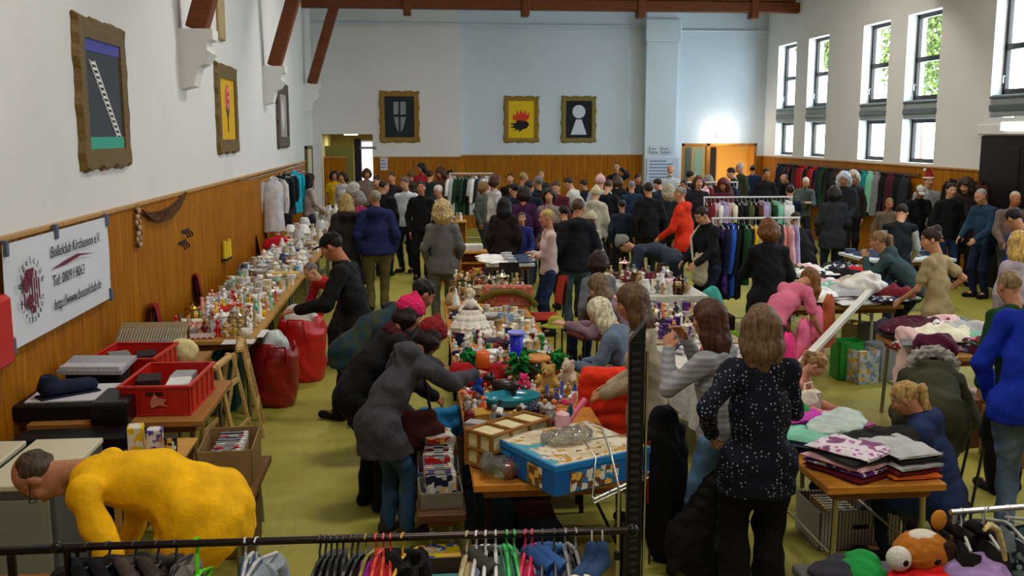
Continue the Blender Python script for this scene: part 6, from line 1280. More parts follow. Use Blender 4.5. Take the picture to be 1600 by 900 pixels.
# pink windmill toy and clear bag on the box
t2 = empty('pink_toy', (c_.x + .0, c_.y + .20, .93), R(30), label='pink and white plastic toy standing on the blue toy box', cat='toy')
MB().box((-.06, -.04, 0), (.0, .04, .12), .012).build('body', mat('light_pink', 'plastic'), parent=t2); MB().tube([(-.02, 0, .02), (.07, .0, .11), (.14, 0, .17)], .018, 8).tube([(.03, .02, .08), (.08, .03, .20)], .012, 8).build('arm', mat('pink', 'plastic'), parent=t2); MB().prism([(-.01, .08), (.03, .16), (.05, .07)], 'y', -.01, .01).build('fin', flatm('#14505c'), parent=t2)
V, F = Solid().ell((0, 0, .02), (.16, .11, .028)).ell((.08, .03, .03), (.09, .07, .03)).ell((-.07, .04, .03), (.08, .06, .025)).surf(.008, .006, 60); tag(link_mesh('plastic_bag', np_mesh('plastic_bag', V, F), mat('#d4d4cc', 'clear'), loc=(c_.x - .02, c_.y + .02, .935), rz=.5), 'crumpled clear plastic bag lying on the toy box lid', 'bag')
# wicker chest
w_c = Vector((.52, 5.62, .76)); wa = math.atan2(.32, .33); t = empty('wicker_chest', w_c, wa - R(2), label='cream and brown bamboo framed chest beside the toy box', cat='chest'); claim(.52, 5.62, .27)
hx, hy, hz = .25, .10, .21; MB().box((-hx + .01, -hy + .01, .01), (hx - .01, hy - .01, hz - .01)).build('panels', mat('#d8cc9c', 'paper'), parent=t); bam = mat('#8c5c20', 'wood'); mb = MB()
for sx in (-1, 1):
    for sy in (-1, 1): mb.tube([(sx * hx, sy * hy, 0), (sx * hx, sy * hy, hz)], .013, 8)
for z in (0.012, hz / 2, hz - .005):
    for sy in (-1, 1): mb.tube([(-hx, sy * hy, z), (hx, sy * hy, z)], .012, 8)
    for sx in (-1, 1): mb.tube([(sx * hx, -hy, z), (sx * hx, hy, z)], .012, 8)
for k in (-1, 1):
    mb.tube([(k * hx / 3, -hy, hz), (k * hx / 3, hy, hz)], .010, 8)
    for sy in (-1, 1): mb.tube([(k * hx / 3, sy * hy, 0), (k * hx / 3, sy * hy, hz)], .010, 8)
for sx in (-1, 1): mb.tube([(sx * hx, 0, 0), (sx * hx, 0, hz)], .010, 8)
mb.build('bamboo_frame', bam, parent=t)
V, F = Solid().ell((0, 0, .055), (.10, .085, .055)).ell((.04, -.03, .05), (.08, .06, .05)).ell((-.05, .04, .07), (.05, .05, .06)).plane((0, 0, .003), (0, 0, -1)).surf(.008, .005, 60); tag(link_mesh('plastic_bag', np_mesh('plastic_bag', V, F), mat('#ccd0c8', 'clear'), loc=(.43, 5.31, .76)), 'clear plastic bag with small red goods at the near corner of the centre table', 'bag'); claim(.43, 5.3, .12)
good('animal_figure', .49, 5.28, .77, 'red', s=.8, label='small red toy inside the clear bag near the table corner')
# teal oval lid, jewellery tray, board
g = at(800, 632, .76); t = good('tray', g.x, g.y, .765, '#147c90', rz=.2, s=1.15, label='large turquoise oval bowl behind the bamboo chest', sv=(1.15, 1.15, 2.2)); claim(g.x, g.y, .2)
# blue vase, pot, plant, teddy, deer, red bag, candle, lace doll
g = at(807, 564, .755); t = empty('blue_cup', (g.x, g.y, .75), label='tall bright blue plastic cup with pale blue rim on the centre table', cat='cup'); t.scale = (.86, .86, .9); claim(g.x, g.y, .09); MB().lathe([(.048, 0), (.054, .05), (.072, .26), (.069, .26), (.05, .05), (.001, .02)], n=24).build('body', mat('#0c18dc', 'plastic'), parent=t); MB().lathe([(.072, .26), (.090, .264), (.092, .285), (.086, .288), (.080, .27), (.068, .265)], n=24).build('rim', mat('#8c94e8', 'plastic'), parent=t)
g = at(838, 592, .755); t = empty('crock', (g.x, g.y, .75), label='dark brown crock with an orange wooden lid behind the plush bear', cat='pot'); claim(g.x, g.y, .12); MB().lathe([(.08, 0), (.10, .02), (.108, .10), (.10, .15), (.09, .155), (.001, .15)], n=24).build('body', mat('#3c2a1c', 'ceramic', '#2c6c4c'), parent=t); MB().lathe([(.104, .152), (.112, .158), (.112, .178), (.10, .186), (.001, .186)], n=24).build('lid', mat('#c88440', 'wood'), parent=t)
for q, (px, py) in enumerate(((812, 600), (872, 590), (735, 588))): g = at(px, py, .755); good('potted_plant', g.x, g.y, .75, ['green', 'terracotta', 'white'][q], s=[1.1, .9, .9][q], label=['leafy plant in green pot in front of the crock', 'leafy plant in brown pot right of the crock', 'leafy plant in white pot beside the red bag'][q]); claim(g.x, g.y, .1)
g = at(857, 612, .755); good('plush_toy', g.x, g.y, .75, '#b4924c', rz=R(150), s=.92, label='golden plush bear sitting on the centre table'); claim(g.x, g.y, .12)
g = at(885, 606, .755); good('plush_toy', g.x + .02, g.y, .75, '#c8b49c', rz=R(120), s=.95, label='cream plush animal right of the golden bear'); claim(g.x, g.y, .1)
g = at(800, 622, .755); good('animal_figure', g.x - .05, g.y, .75, '#2c1810', rz=1.3, s=1.8, label='dark brown toy deer standing on the centre table'); claim(g.x - .05, g.y, .11)
g = at(748, 600, .755); V, F = Solid().ell((0, 0, .06), (.20, .13, .07)).ell((-.1, .05, .10), (.1, .09, .07)).ell((.12, .03, .10), (.1, .08, .06)).plane((0, 0, .002), (0, 0, -1)).surf(.011, .008, 40); tag(link_mesh('red_cloth_bag', np_mesh('red_cloth_bag', V, F), mat('#9c0c14'), loc=(g.x - .02, g.y, .75)), 'dark red cloth bag slumped on the centre table', 'bag'); claim(g.x, g.y, .22)
tag(MB().lathe([(.05, 0), (.053, .005), (.053, .12), (.045, .125), (.04, .115), (.001, .112)], n=20).build('fat_candle', mat('#d86010', 'plastic'), loc=(g.x + .03, g.y - .02, .89)), 'fat orange candle on the dark red cloth bag', 'candle')
g = at(735, 522, .755); t = empty('lace_doll', (g.x, g.y, .75), label='white doll in a wide ruffled lace dress on the centre table', cat='doll'); claim(g.x, g.y, .2)
mb = MB().grid(lambda u, v: ((.22 - .13 * v) * (1 + .10 * math.sin(14 * 2 * math.pi * u) * (1 - v) + .05 * math.sin(v * 22)) * math.cos(2 * math.pi * u), (.20 - .12 * v) * (1 + .10 * math.sin(14 * 2 * math.pi * u) * (1 - v) + .05 * math.sin(v * 22)) * math.sin(2 * math.pi * u), .26 * v + .012 * math.sin(v * 30)), 84, 18); mb.build('dress', mat('#e4dcd0'), parent=t)
V, F = Solid().ell((0, 0, .30), (.05, .04, .06)).ell((0, 0, .39), (.038, .04, .045)).cone((-.04, 0, .31), (-.11, -.05, .24), .018, .012).cone((.04, 0, .31), (.11, -.05, .24), .018, .012).surf(.008); link_mesh('body', np_mesh('body', V, F), mat('#e8e0d4', 'fabric'), parent=t); V, F = Solid().ell((0, .012, .40), (.048, .05, .05)).cone((0, .02, .39), (0, .04, .30), .04, .03).surf(.009, .003, 80); link_mesh('hair', np_mesh('hair', V, F), mat('#c8b890', 'hair'), parent=t)
# pink patterned case with olive arch
g = at(793, 478, .755); t = empty('patterned_case', (g.x, g.y, .75), R(-6), label='pink and red flowered case with an olive arched edge on the centre row', cat='case'); claim(g.x, g.y, .34); claim(g.x - .25, g.y, .2); claim(g.x + .25, g.y, .2)
MB().box((-.28, -.05, 0), (.28, .05, .24), .02).build('body', mat('#b8604c', 'floral', '#d89c88'), parent=t); MB().tube([(-.33, -.09, .0), (-.27, -.09, .11), (-.12, -.09, .17), (.08, -.09, .18), (.22, -.09, .13), (.32, -.09, .02)], .035, 10).build('arched_edge', mat('#5c5414'), parent=t)
table(.35, 1.3, 10.75 + .6, 11.32 + .12, .75, 'narrow table end carrying the flowered case') if False else None
g = at(800, 438, .755); tag(MB().box((-.13, -.02, 0), (.13, .02, .26), .01).build('dark_mirror', flatm('#14100c', .15), loc=(g.x - .05, 12.6, .75), rot=(R(-10), 0, 0)), 'dark rectangular mirror leaning among the trinkets', 'mirror'); claim(g.x - .05, 12.6, .13)
g = at(756, 420, .755); V, F = Solid().ell((0, 0, .05), (.16, .12, .06)).ell((.05, .02, .10), (.09, .08, .05)).plane((0, 0, .002), (0, 0, -1)).surf(.015, .01, 40); tag(link_mesh('red_cloth', np_mesh('red_cloth', V, F), mat('#a82818'), loc=(.78, 12.95, .75)), 'red cloth heap among the farther trinkets', 'cloth'); claim(.78, 12.95, .16)
# lime hat and things held by the mauve sleeves
g = at(884, 482, .9); good('hat', 1.36, 9.6, .76, '#9c9c34', s=.95, label='olive green brimmed hat on the centre table by the mauve sleeves'); claim(1.36, 9.6, .1)
# orange padded jacket over a chair
t = empty('padded_jacket', (1.38, 7.02, 0), R(-5), label='bright orange-red padded jacket draped over a chair', cat='jacket'); u = Solid()
for i in range(5): z = .52 + i * .105; u.cone((-.15, -.26, z), (.15, -.26, z), .062, .062, k=.02, n=(0, 1, 0), f=1.1)
u.cone((-.16, -.22, .95), (.16, -.22, .95), .06, .06, k=.03).cone((-.18, -.24, .9), (-.21, -.25, .55), .05, .045).cone((.18, -.24, .9), (.21, -.25, .55), .05, .045)
V, F = u.surf(.013, .004, 40); link_mesh('shell', np_mesh('shell', V, F), mat('#e03418'), parent=t)
# ---- left of the centre table: discs, boxes, games
DC = ['grey', 'charcoal', 'light_grey', 'navy', 'purple', 'silver', 'burgundy']
def discs_box(x, y, z, wx, wy, h, rz, label, c='#8c7c5c', n=22, lab='', rim=.03, stand=True):
    t = empty('cardboard_box', (x, y, z), rz, label=label, cat='box'); mb = MB(); e = .008
    mb.box((-wx, -wy, 0), (wx, wy, e)).box((-wx, -wy, 0), (-wx + e, wy, h), .002).box((wx - e, -wy, 0), (wx, wy, h), .002).box((-wx, -wy, 0), (wx, -wy + e, h), .002).box((-wx, wy - e, 0), (wx, wy, h), .002); mb.build('box', mat(c, 'paper'), parent=t)
    M = Matrix.Translation((x, y, z)) @ Matrix.Rotation(rz, 4, 'Z'); k = n
    for i in range(n):
        yy_ = -wy + .03 + (2 * wy - .06) * (i + .5) / n; q = M @ Vector((rnd.uniform(-.01, .01), yy_, .06)); c2 = rnd.choice(DC + ['red', 'cream'])
        o = link_mesh('disc_case', cached(('disc_upright', round(wx, 2)), lambda: MB().box((-min(wx - .015, .09), -.006, 0), (min(wx - .015, .09), .006, .135), .0015)), mat(c2, 'print', 'charcoal' if i % 2 else 'light_grey'), loc=q, rot=(R(rnd.uniform(-12, 4)), 0, rz)); tag(o, f'{cname(c2)} disc case standing in the {lab}', 'disc case', f'{cname(c2)} disc cases in the {lab}')
    return t
discs_box(.12, 5.86, .42, .13, .15, .10, R(3), 'low box of silver disc cases at the near end of the left bench', '#7c7468', 12, 'near box on the bench')
discs_box(.12, 6.22, .42, .13, .17, .11, R(-2), 'grey open box of disc cases in the middle of the left bench', '#585860', 14, 'middle box on the bench')
discs_box(.13, 6.60, .42, .12, .16, .12, R(4), 'low box of film cases at the far end of the left bench', '#6c3c34', 13, 'far box on the bench')
tag(MB().box((-.10, -.14, 0), (.10, .14, .05), .004).build('game_box', mat('#b82820', 'print', '#c8c8c8'), loc=(.11, 6.61, .573), rz=.3), 'red and white flat game box on the far disc box', 'box')
tag(MB().box((-.13, -.09, 0), (.13, .09, .20), .004).build('game_box', mat('#d8c010', 'print', '#3c4c9c'), loc=(.10, 6.24 - .62, .0), rz=.05) , 'bright yellow game box on the floor below the left bench', 'box')
tag(MB().box((-.11, -.08, 0), (.11, .08, .19), .004).build('game_box', mat('#b09080', 'print', '#1c78b8'), loc=(.38, 5.62 - .05, .0), rz=-.05) if False else MB().box((-.11, -.08, 0), (.11, .08, .20), .004).build('game_box', mat('#b09080', 'print', '#1c78b8'), loc=(.40, 5.60, 0), rz=-.05), 'orange and blue picture game box right of the yellow one', 'box')
t = empty('storage_crate', (.13, 5.06, 0), label='dark crate with teal books under the foreground rail', cat='crate'); MB().box((-.19, -.14, 0), (.19, .14, .02)).box((-.19, -.14, 0), (-.18, .14, .30)).box((.18, -.14, 0), (.19, .14, .30)).box((-.19, -.14, 0), (.19, -.13, .28)).box((-.19, .13, 0), (.19, .14, .34)).build('crate', mat('#3c3024', 'wood'), parent=t)
for i, c in enumerate(('#14687c', '#2c747c', '#c86c34', '#c8c0a4', '#146474', '#4c8c8c')): tag(MB().box((-.16, -.016, 0), (.16, .016, .24), .003).build('book', mat(c, 'paper'), loc=(.13, 4.97 + i * .037, .02)), f'{["dark teal", "grey teal", "orange", "cream", "blue teal", "pale teal"][i]} book standing in the dark crate', 'book', None)
for i in range(10):
    x, y = .3 + (i % 2) * .3 + .05, 5.85 + (i // 2) * .42; tag(MB().box((-.13, -.16, 0), (.13, .16, .18 + .05 * (i % 3)), .006).build('storage_box', mat(['#3c2820', '#1c2428', '#2c4048', '#4c1c1c', '#241c18'][i % 5], 'paper'), loc=(x + .1, y, 0), rz=.1 * (i % 3)), f'dark {["brown", "grey", "teal", "red", "umber"][i % 5]} box on the floor under the centre table, {ords[i // 2]} row {"left" if i % 2 == 0 else "right"}', 'box')
# blue holdall and brown shoulder bag with grey coat
V, F = Solid().cone((-.16, 0, .10), (.16, 0, .10), .10, .10, k=.05).cone((-.1, .05, .16), (.14, -.03, .17), .06, .06).surf(.012, .010, 34); tag(link_mesh('blue_jacket_heap', np_mesh('blue_jacket_heap', V, F), mat('#1c74a8', 'fabric'), loc=(.12, 7.15, .42), rz=.4), 'bright blue jacket rolled up on a black case left of the centre table', 'jacket'); tag(MB().box((-.2, -.28, 0), (.2, .25, .42), .02).build('black_case', flatm('#101014', .5), loc=(.06, 7.25, 0)), 'black case standing on the floor beside the centre table', 'case')
i_ = INFO['redhat']; q = wpt(i_, i_['hand'][-1])
V, F = Solid().cone((-.12, 0, .0), (.12, 0, .0), .10, .10, n=(0, 1, 0), f=1.4, k=.04).cone((-.10, 0, .12), (.10, 0, .12), .07, .07, n=(0, 1, 0), f=1.7, k=.05).surf(.012, .007, 40); hb = tag(empty('shoulder_bag', (q.x + .02, q.y - .04, q.z - .14), R(20), ), 'dark reddish-brown shoulder bag held by the person in the dark red hat', 'bag'); link_mesh('body', np_mesh('body', V, F), mat('#3c1610'), parent=hb); MB().tube([(-.12, 0, .16), (-.08, 0, .40), (0, .05, .62), (.08, .0, .40), (.12, 0, .16)], .010, 7).build('strap', mat('#2c100c'), parent=hb)
i_ = INFO['blackcoat']; q = wpt(i_, i_['hand'][1])
V, F = Solid().cone((0, 0, -.05), (0, 0, -.34), .07, .11, n=(0, 1, 0), f=1.7, k=.04).cone((0, 0, -.34), (0, 0, -.42), .11, .09, n=(0, 1, 0), f=1.6).surf(.012, .008, 34); t = empty('carrier_bag', (q.x, q.y, q.z), R(40), label='red and grey patterned carrier bag held by the person in the long black coat', cat='bag'); link_mesh('body', np_mesh('body', V, F), mat('#9c1c20', 'floral', '#6c7480'), parent=t); MB().tube([(-.04, 0, -.08), (-.03, 0, 0), (.03, 0, 0), (.04, 0, -.08)], .006, 6).build('handles', mat('light_grey'), parent=t)
i_ = INFO['bagwoman']; q = wpt(i_, i_['sh'][1]); V, F = Solid().cone((0, 0, .02), (0, 0, .22), .13, .12, n=(0, 1, 0), f=1.5, k=.04).surf(.015, .008, 34); t = empty('shoulder_bag', (q.x - .05, q.y - .22, .72), R(10), label='cream and brown shoulder bag of the person in the black jacket', cat='bag'); link_mesh('body', np_mesh('body', V, F), mat('#b4a488'), parent=t); MB().tube([(.10, 0, .25), (.12, .02, .55), (.05, .1, .76), (-.10, .12, .55), (-.12, 0, .25)], .015, 7).build('strap', mat('#c8c0b0'), parent=t)

# ---- left front: cream cupboards, black case, red crates, disc box, trestles
for (x0, x1, y0, y1, lab) in ((-2.40, -2.0, 5.45, 6.30, 'cream-topped grey cupboard behind the yellow sweatshirt'), (-2.73, -2.46, 5.35, 6.28, 'cream-topped grey cupboard at the left edge against the wall')):
    t = empty('low_cupboard', ((x0 + x1) / 2, (y0 + y1) / 2, 0), label=lab, cat='cupboard'); a, b_ = (x1 - x0) / 2, (y1 - y0) / 2; MB().box((-a, -b_, 0), (a, b_, .71), .006).build('body', flatm('#4c504c'), parent=t); MB().box((-a - .005, -b_ - .005, .71), (a + .005, b_ + .005, .745), .006).build('top', flatm('#d0ccb0', .5), parent=t); MB().box((-a + .03, -b_ - .012, .06), (a - .03, -b_, .66), .005).build('door', flatm('#80847c'), parent=t)
tag(MB().ball((0, 0, .07), (.05, .05, .07)).build('red_ball', mat('#dc2c24', 'plastic'), loc=(-2.60, 6.0, .745)), 'red round toy on the cupboard at the left edge', 'toy')
t = empty('open_case', (-2.42, 7.08, .72), R(2), label='black open instrument case with white lining on the left table', cat='case'); MB().box((-.34, -.28, 0), (.34, .28, .11), .015).build('lower_shell', flatm('#0c0c0e', .45), parent=t); MB().box((-.26, -.22, .11), (.28, .24, .125), .003).build('lining', flatm('#c8c8cc'), parent=t)
for x in (.345,): 
    for y in (-.15, .12): MB().box((x, y - .04, .03), (x + .012, y + .04, .06), .004).build('latch', mat('silver', 'metal'), parent=t)
MB().tube([(.345, -.03, .05), (.375, -.02, .05), (.375, .06, .05), (.345, .07, .05)], .008, 6).build('handle', flatm('#141414'), parent=t)
o = good('shoe', -2.45, 7.02, .845, '#141c34', rz=-.9, s=1.0, label='large navy shoe with pale sole lying in the open black case', sv=(2.0, 1.6, 1.7))
t = empty('black_case', (-2.05, 6.84, .72), R(1), label='smaller black hard case between open case and red crate', cat='case'); MB().box((-.13, -.20, 0), (.11, .22, .16), .012).build('shell', flatm('#0c0c0e', .35), parent=t); MB().box((-.05, -.212, .10), (.06, -.20, .125), .004).build('latch', mat('charcoal', 'metal'), parent=t)
t = empty('keyboard', (-2.40, 7.55, .72), R(-6), label='grey and black portable keyboard lying across the black case', cat='keyboard'); MB().box((-.2, -.10, .0), (.2, .12, .17), .01).build('stand', flatm('#101012'), parent=t); MB().prism([(-.14, .17), (.16, .22), (.16, .25), (-.14, .20)], 'x', -.24, .24).build('body', flatm('#9c9ca4', .4), parent=t); mb = MB()
for i in range(18): mb.box((-.225 + i * .025, -.13, .2005), (-.204 + i * .025, .0, .229), .001)
mb.build('keys', flatm('#c0c0c4', .3), parent=t)
def crate(x, y, z, wx, wy, h, rz, label, c='#b81c14'):
    t = empty('plastic_crate', (x, y, z), rz, label=label, cat='crate'); m_ = mat(c, 'plastic'); e = .012; mb = MB()
    mb.box((-wx, -wy, 0), (wx, wy, .01)).box((-wx, -wy, 0), (-wx + e, wy, h), .003).box((wx - e, -wy, 0), (wx, wy, h), .003).box((-wx, -wy, 0), (wx, -wy + e, h), .003).box((-wx, wy - e, 0), (wx, wy, h), .003); mb.build('walls', m_, parent=t)
    mb = MB(); o = .016
    for (a, b_, c_, d) in ((-wx - o, -wy - o, wx + o, -wy + e), (-wx - o, wy - e, wx + o, wy + o), (-wx - o, -wy, -wx + e, wy), (wx - e, -wy, wx + o, wy)): mb.box((a, b_, h - .018), (c_, d, h + .004), .004); mb.box((a + .006, b_ + .006, 0), (c_ - .006 if c_ > 0 else c_, d - .0, .014), .003)
    mb.build('rim', m_, parent=t); mb = MB()
    for k in range(5):
        u = -.8 + .4 * k
        for sy in (-1, 1): mb.box((wx * u - .006, sy * (wy + .003) - .005, .012), (wx * u + .006, sy * (wy + .003) + .005, h - .018), .002); mb.box((sy * (wx + .003) - .005, wy * u - .006, .012), (sy * (wx + .003) + .005, wy * u + .006, h - .018), .002)
    wl = t.children[0]; me_ = wl.data; bm_ = __import__('bmesh').new(); bm_.from_mesh(me_); bm_.from_mesh(mb.mesh()); bm_.to_mesh(me_); bm_.free(); mb = MB()
    for sy in (-1, 1): mb.box((-.06, sy * (wy + .001) - .004, h - .07), (.06, sy * (wy + .001) + .004, h - .04), .004)
    mb.build('hand_slot', flatm('#3c0c08'), parent=t); return t
crate(-1.80, 7.22, .72, .235, .36, .21, R(-2), 'bright red plastic crate at the right of the pair on the left table')
crate(-2.28, 8.10, .72, .25, .30, .20, R(-4), 'red plastic crate behind the black case')
for i, (x, y, c, lab) in enumerate(((-1.74, 7.40, '#9c9ca0', 'grey box lying in the near red crate'), (-1.70, 7.10, '#d8d8d4', 'stack of white paper in the near red crate'), (-1.92, 7.15, '#2c1c1c', 'dark box in the near red crate'), (-2.2, 8.15, '#241c20', 'black box in the farther red crate'), (-2.38, 8.05, '#7c7c80', 'grey carton in the farther red crate'))): tag(MB().box((-.08, -.11, 0), (.08, .11, .10 + .02 * (i % 3)), .006).build('carton', mat(c, 'paper'), loc=(x, y, .79), rz=.1 * i), lab, 'box')
tag(MB().prism([(-.06, .06), (-.03, .12), (0, .09), (.05, .08), (.03, .05), (.06, .03), (0, .04), (-.05, .02)], 'y', -.003, .0).build('label_patch', flatm('#c87c6c'), loc=(-1.78, 6.84, .76)), 'pale worn sticker on the front of the near red crate', 'sticker')
# slatted magazine board
a_ = at(165, 566, .74); b2 = at(275, 566, .74); t = empty('cutlery_board', ((a_.x + b2.x) / 2, (a_.y + b2.y) / 2 + .1, .74), 0, label='tilted pale board with rows of cutlery behind the red crates', cat='board'); hw = (b2.x - a_.x) / 2; Mx = Matrix.Rotation(R(28), 4, 'X')
MB().box((-hw, -.02, 0), (hw, .50, .012), .004, Mx).build('board', mat('#8c7c5c', 'wood'), parent=t); mb = MB()
for i in range(22): mb.box((-hw * .92 + i * hw * .084, .05 if i % 2 else .08, .013), (-hw * .92 + i * hw * .084 + .014, .40, .024), .003, Mx)
mb.build('cutlery', mat('#b4b0a0', 'metal', rough=.4), parent=t); MB().box((-hw * .95, -.0, .013), (hw * .95, .02, .028), .003, Mx).build('ledge', mat('#54281c', 'wood'), parent=t); MB().box((-hw, .40, -.0), (-hw + .02, .43, .22)).box((hw - .02, .40, 0), (hw, .43, .22)).build('prop', mat('#6c4c2c', 'wood'), parent=t)
g = at(325, 560, .74); V, F = Solid().ell((0, 0, .10), (.13, .09, .11)).surf(.012, .004, 30); tag(link_mesh('cushion', np_mesh('cushion', V, F), mat('#d8cc94'), loc=(-1.99, 8.5, .72)), 'round cream cushion behind the near red crate', 'cushion')
tag(MB().box((-.09, -.07, 0), (.09, .07, .16), .02).build('folded_bag', mat('#5c6c84'), loc=(-2.22, 8.62, .72), rz=.3), 'blue-grey folded bag left of the cream cushion', 'bag'); V, F = Solid().ell((0, 0, .05), (.13, .10, .055)).ell((.06, .03, .08), (.07, .06, .04)).surf(.012, .008, 40); tag(link_mesh('cloth_heap', np_mesh('cloth_heap', V, F), mat('#c8b890'), loc=(-2.25, 8.5, .725)) if False else link_mesh('cloth_heap', np_mesh('cloth_heap', V, F), mat('#c8b890'), loc=(-1.82, 7.88, .73)), 'cream cloth heap at the back of the near red crate', 'cloth')
# trestles
for k, (x, y, rz_) in enumerate(((-1.57, 8.85, R(8)), (-1.60, 8.17, R(-6)))):
    t = empty('wooden_trestle', (x, y, 0), rz_ + R(90), label=['pale wooden trestle standing against the end of the nearest stall table', 'pale wooden folding trestle standing free in front of the red bags'][k], cat='trestle'); wd = mat('#c09c60', 'wood')
    for sy in (-1, 1):
        mb = MB()
        for sx in (-1, 1):
            a = Vector((sx * .24, sy * .17, 0)); b_ = Vector((sx * .21, sy * .02, .82)); d_ = b_ - a; M = Matrix.Translation((a + b_) / 2) @ d_.to_track_quat('Z', 'Y').to_matrix().to_4x4(); MB().box((-.022, -.014, -d_.length / 2), (.022, .014, d_.length / 2), .003, M).build('leg', wd, parent=t)
        MB().box((-.24, sy * .13 - .012, .22), (.24, sy * .13 + .012, .26), .003).build('cross_rail', wd, parent=t); MB().box((-.23, sy * .06 - .012, .58), (.23, sy * .06 + .012, .62), .003).build('cross_rail', wd, parent=t)
    MB().box((-.27, -.03, .78), (.27, .03, .81), .004).build('top_beam', wd, parent=t)
# disc boxes on the low bench, light table with packs
discs_box(-1.24, 6.45, .45, .17, .27, .22, R(3), 'brown cardboard box of disc cases beside the yellow sweatshirt', '#94784c', 26, 'brown cardboard box')
tag(MB().box((-.17, -.20, 0), (.17, .20, .28), .01).build('cardboard_carton', mat('#6c5030', 'paper'), loc=(-1.22, 6.25, .0), rz=.03), 'brown closed carton on the floor under the bench of discs', 'box')
t = empty('small_wooden_table', (-1.68, 6.33, 0), label='low light wooden table left of the cardboard disc box', cat='table'); MB().box((-.22, -.30, .60), (.20, .30, .63), .006).build('tabletop', mat('#c89850', 'wood'), parent=t)
for sx in (-.18, .16):
    for sy in (-.26, .26): MB().box((sx - .02, sy - .02, 0), (sx + .02, sy + .02, .60), .004).build('leg', mat('#b08444', 'wood'), parent=t)
for (x, y, wx, wy, h, c, c2, lab) in ((-1.82, 6.40, .05, .06, .16, '#dcc020', '#d8d8c8', 'yellow and white printed pack on the low light table'), (-1.69, 6.36, .05, .05, .15, '#5c4c9c', '#d8d4d8', 'purple and white printed pack on the low light table')): tag(MB().box((-wx, -wy, 0), (wx, wy, h), .006).build('printed_pack', mat(c, 'print', c2), loc=(x, y, .63), rz=.2), lab, 'box')
good('tin', -1.58, 6.30, .63, 'charcoal', label='round tin with grey lid on the low light table', s=.9)
# red bags, white sacks, teal crate right of the trestles
def sack(name, x, y, z, r, c, label, kind='fabric', cat='bag', seed=0, rz=0):
    u = Solid().cone((0, 0, r[2] * .35), (0, 0, r[2] * .9), r[0], r[0] * .8, n=(0, 1, 0), f=r[0] / r[1], k=.06).ell((r[0] * .3, 0, r[2] * .8), (r[0] * .6, r[1] * .7, r[2] * .35), k=.08).plane((0, 0, .003), (0, 0, -1)); V, F = u.surf(.015, .012, 24, seed); return tag(link_mesh(name, np_mesh(name, V, F), mat(c, kind), loc=(x, y, z), rz=rz), label, cat)
t = empty('red_tote', (-1.40, 9.72, 0), R(12), label='big dark red bag on the floor right of the trestles', cat='bag'); V, F = Solid().cone((0, 0, .12), (0, 0, .48), .21, .24, n=(0, 1, 0), f=1.1, k=.05).ell((0, 0, .60), (.19, .17, .17), mode='-').plane((0, 0, .003), (0, 0, -1)).surf(.014, .010, 20); link_mesh('body', np_mesh('body', V, F), mat('#8c1014', 'plastic'), parent=t); MB().tube([(-.1, -.22, .45), (-.08, -.25, .62), (.08, -.25, .62), (.1, -.22, .45)], .012, 7).build('handle', mat('#8c1014'), parent=t)
t = empty('red_tote', (-1.25, 10.75, 0), R(-8), label='bright red bag behind the dark red one on the floor', cat='bag'); V, F = Solid().cone((0, 0, .12), (0, 0, .52), .24, .27, n=(0, 1, 0), f=1.1, k=.05).ell((0, 0, .66), (.21, .19, .17), mode='-').plane((0, 0, .003), (0, 0, -1)).surf(.014, .010, 20); link_mesh('body', np_mesh('body', V, F), mat('#b81418', 'plastic'), parent=t); MB().tube([(-.1, -.24, .5), (-.08, -.27, .7), (.08, -.27, .7), (.1, -.24, .5)], .012, 7).build('handle', mat('#b81418'), parent=t)
sack('white_sack', -1.42, 9.72, .38, (.17, .16, .26), '#b4bcb8', 'shiny white plastic sack stuffed in the dark red bag', 'plastic'); sack('white_sack', -1.27, 10.75, .42, (.22, .19, .26), '#c4c4bc', 'white cloth bundle on top of the bright red bag', seed=3)
tag(crate(-1.86, 9.75, 0, .10, .24, .55, 0, 'tall teal plastic crate under the nearest stall table', '#14645c'), None); sack('clear_sack', -2.0, 8.9 + .6, 0, (.20, .16, .3), '#4c5854', 'grey-green bag of things on the floor behind the trestles', 'plastic', seed=5)
sack('dark_bundle', -1.78, 11.3, 0, (.2, .2, .35), '#2c2420', 'dark bundle on the floor under the second stall table', seed=6)
# napkin cloth and papers on nearest stall table
for (x0, y0, x1, y1, c, lab, k) in ((400, 527, 420, 515, '#d8ccd4', 'white paper at the right front corner of the nearest stall table', 0), (345, 538, 400, 530, '#ccc8c4', 'long white sheet along the front edge of the nearest stall table', 1)):
    a, b_ = at(x0, y0, .755), at(x1, y1, .755); tag(MB().box((a.x, a.y, .751), (b_.x, b_.y, .757), .001).build('paper_sheet', flatm(c), ), lab, 'paper')
MB_ = MB().box((-.14, -.10, 0), (.14, .10, .02), .006); g = at(310, 528, .755); tag(MB_.build('checked_cloth', mat('#c83c44', 'plaid', '#e0c8c4'), loc=(g.x, g.y + .05, .752), rz=.1), 'red and white checked cloth at the near end of the left stalls', 'cloth'); claim(g.x, g.y, .13)
tag(MB().lathe([(.06, 0), (.065, .02), (.08, .10), (.078, .10), (.05, .02), (.001, .01)], n=18, sx=1.3).build('patterned_pot', mat('#c86c6c', 'floral', '#c8c8c0'), loc=(-2.18, 9.62, .75)), 'pink and grey patterned pot near the first red chair', 'pot'); claim(-2.18, 9.62, .1)
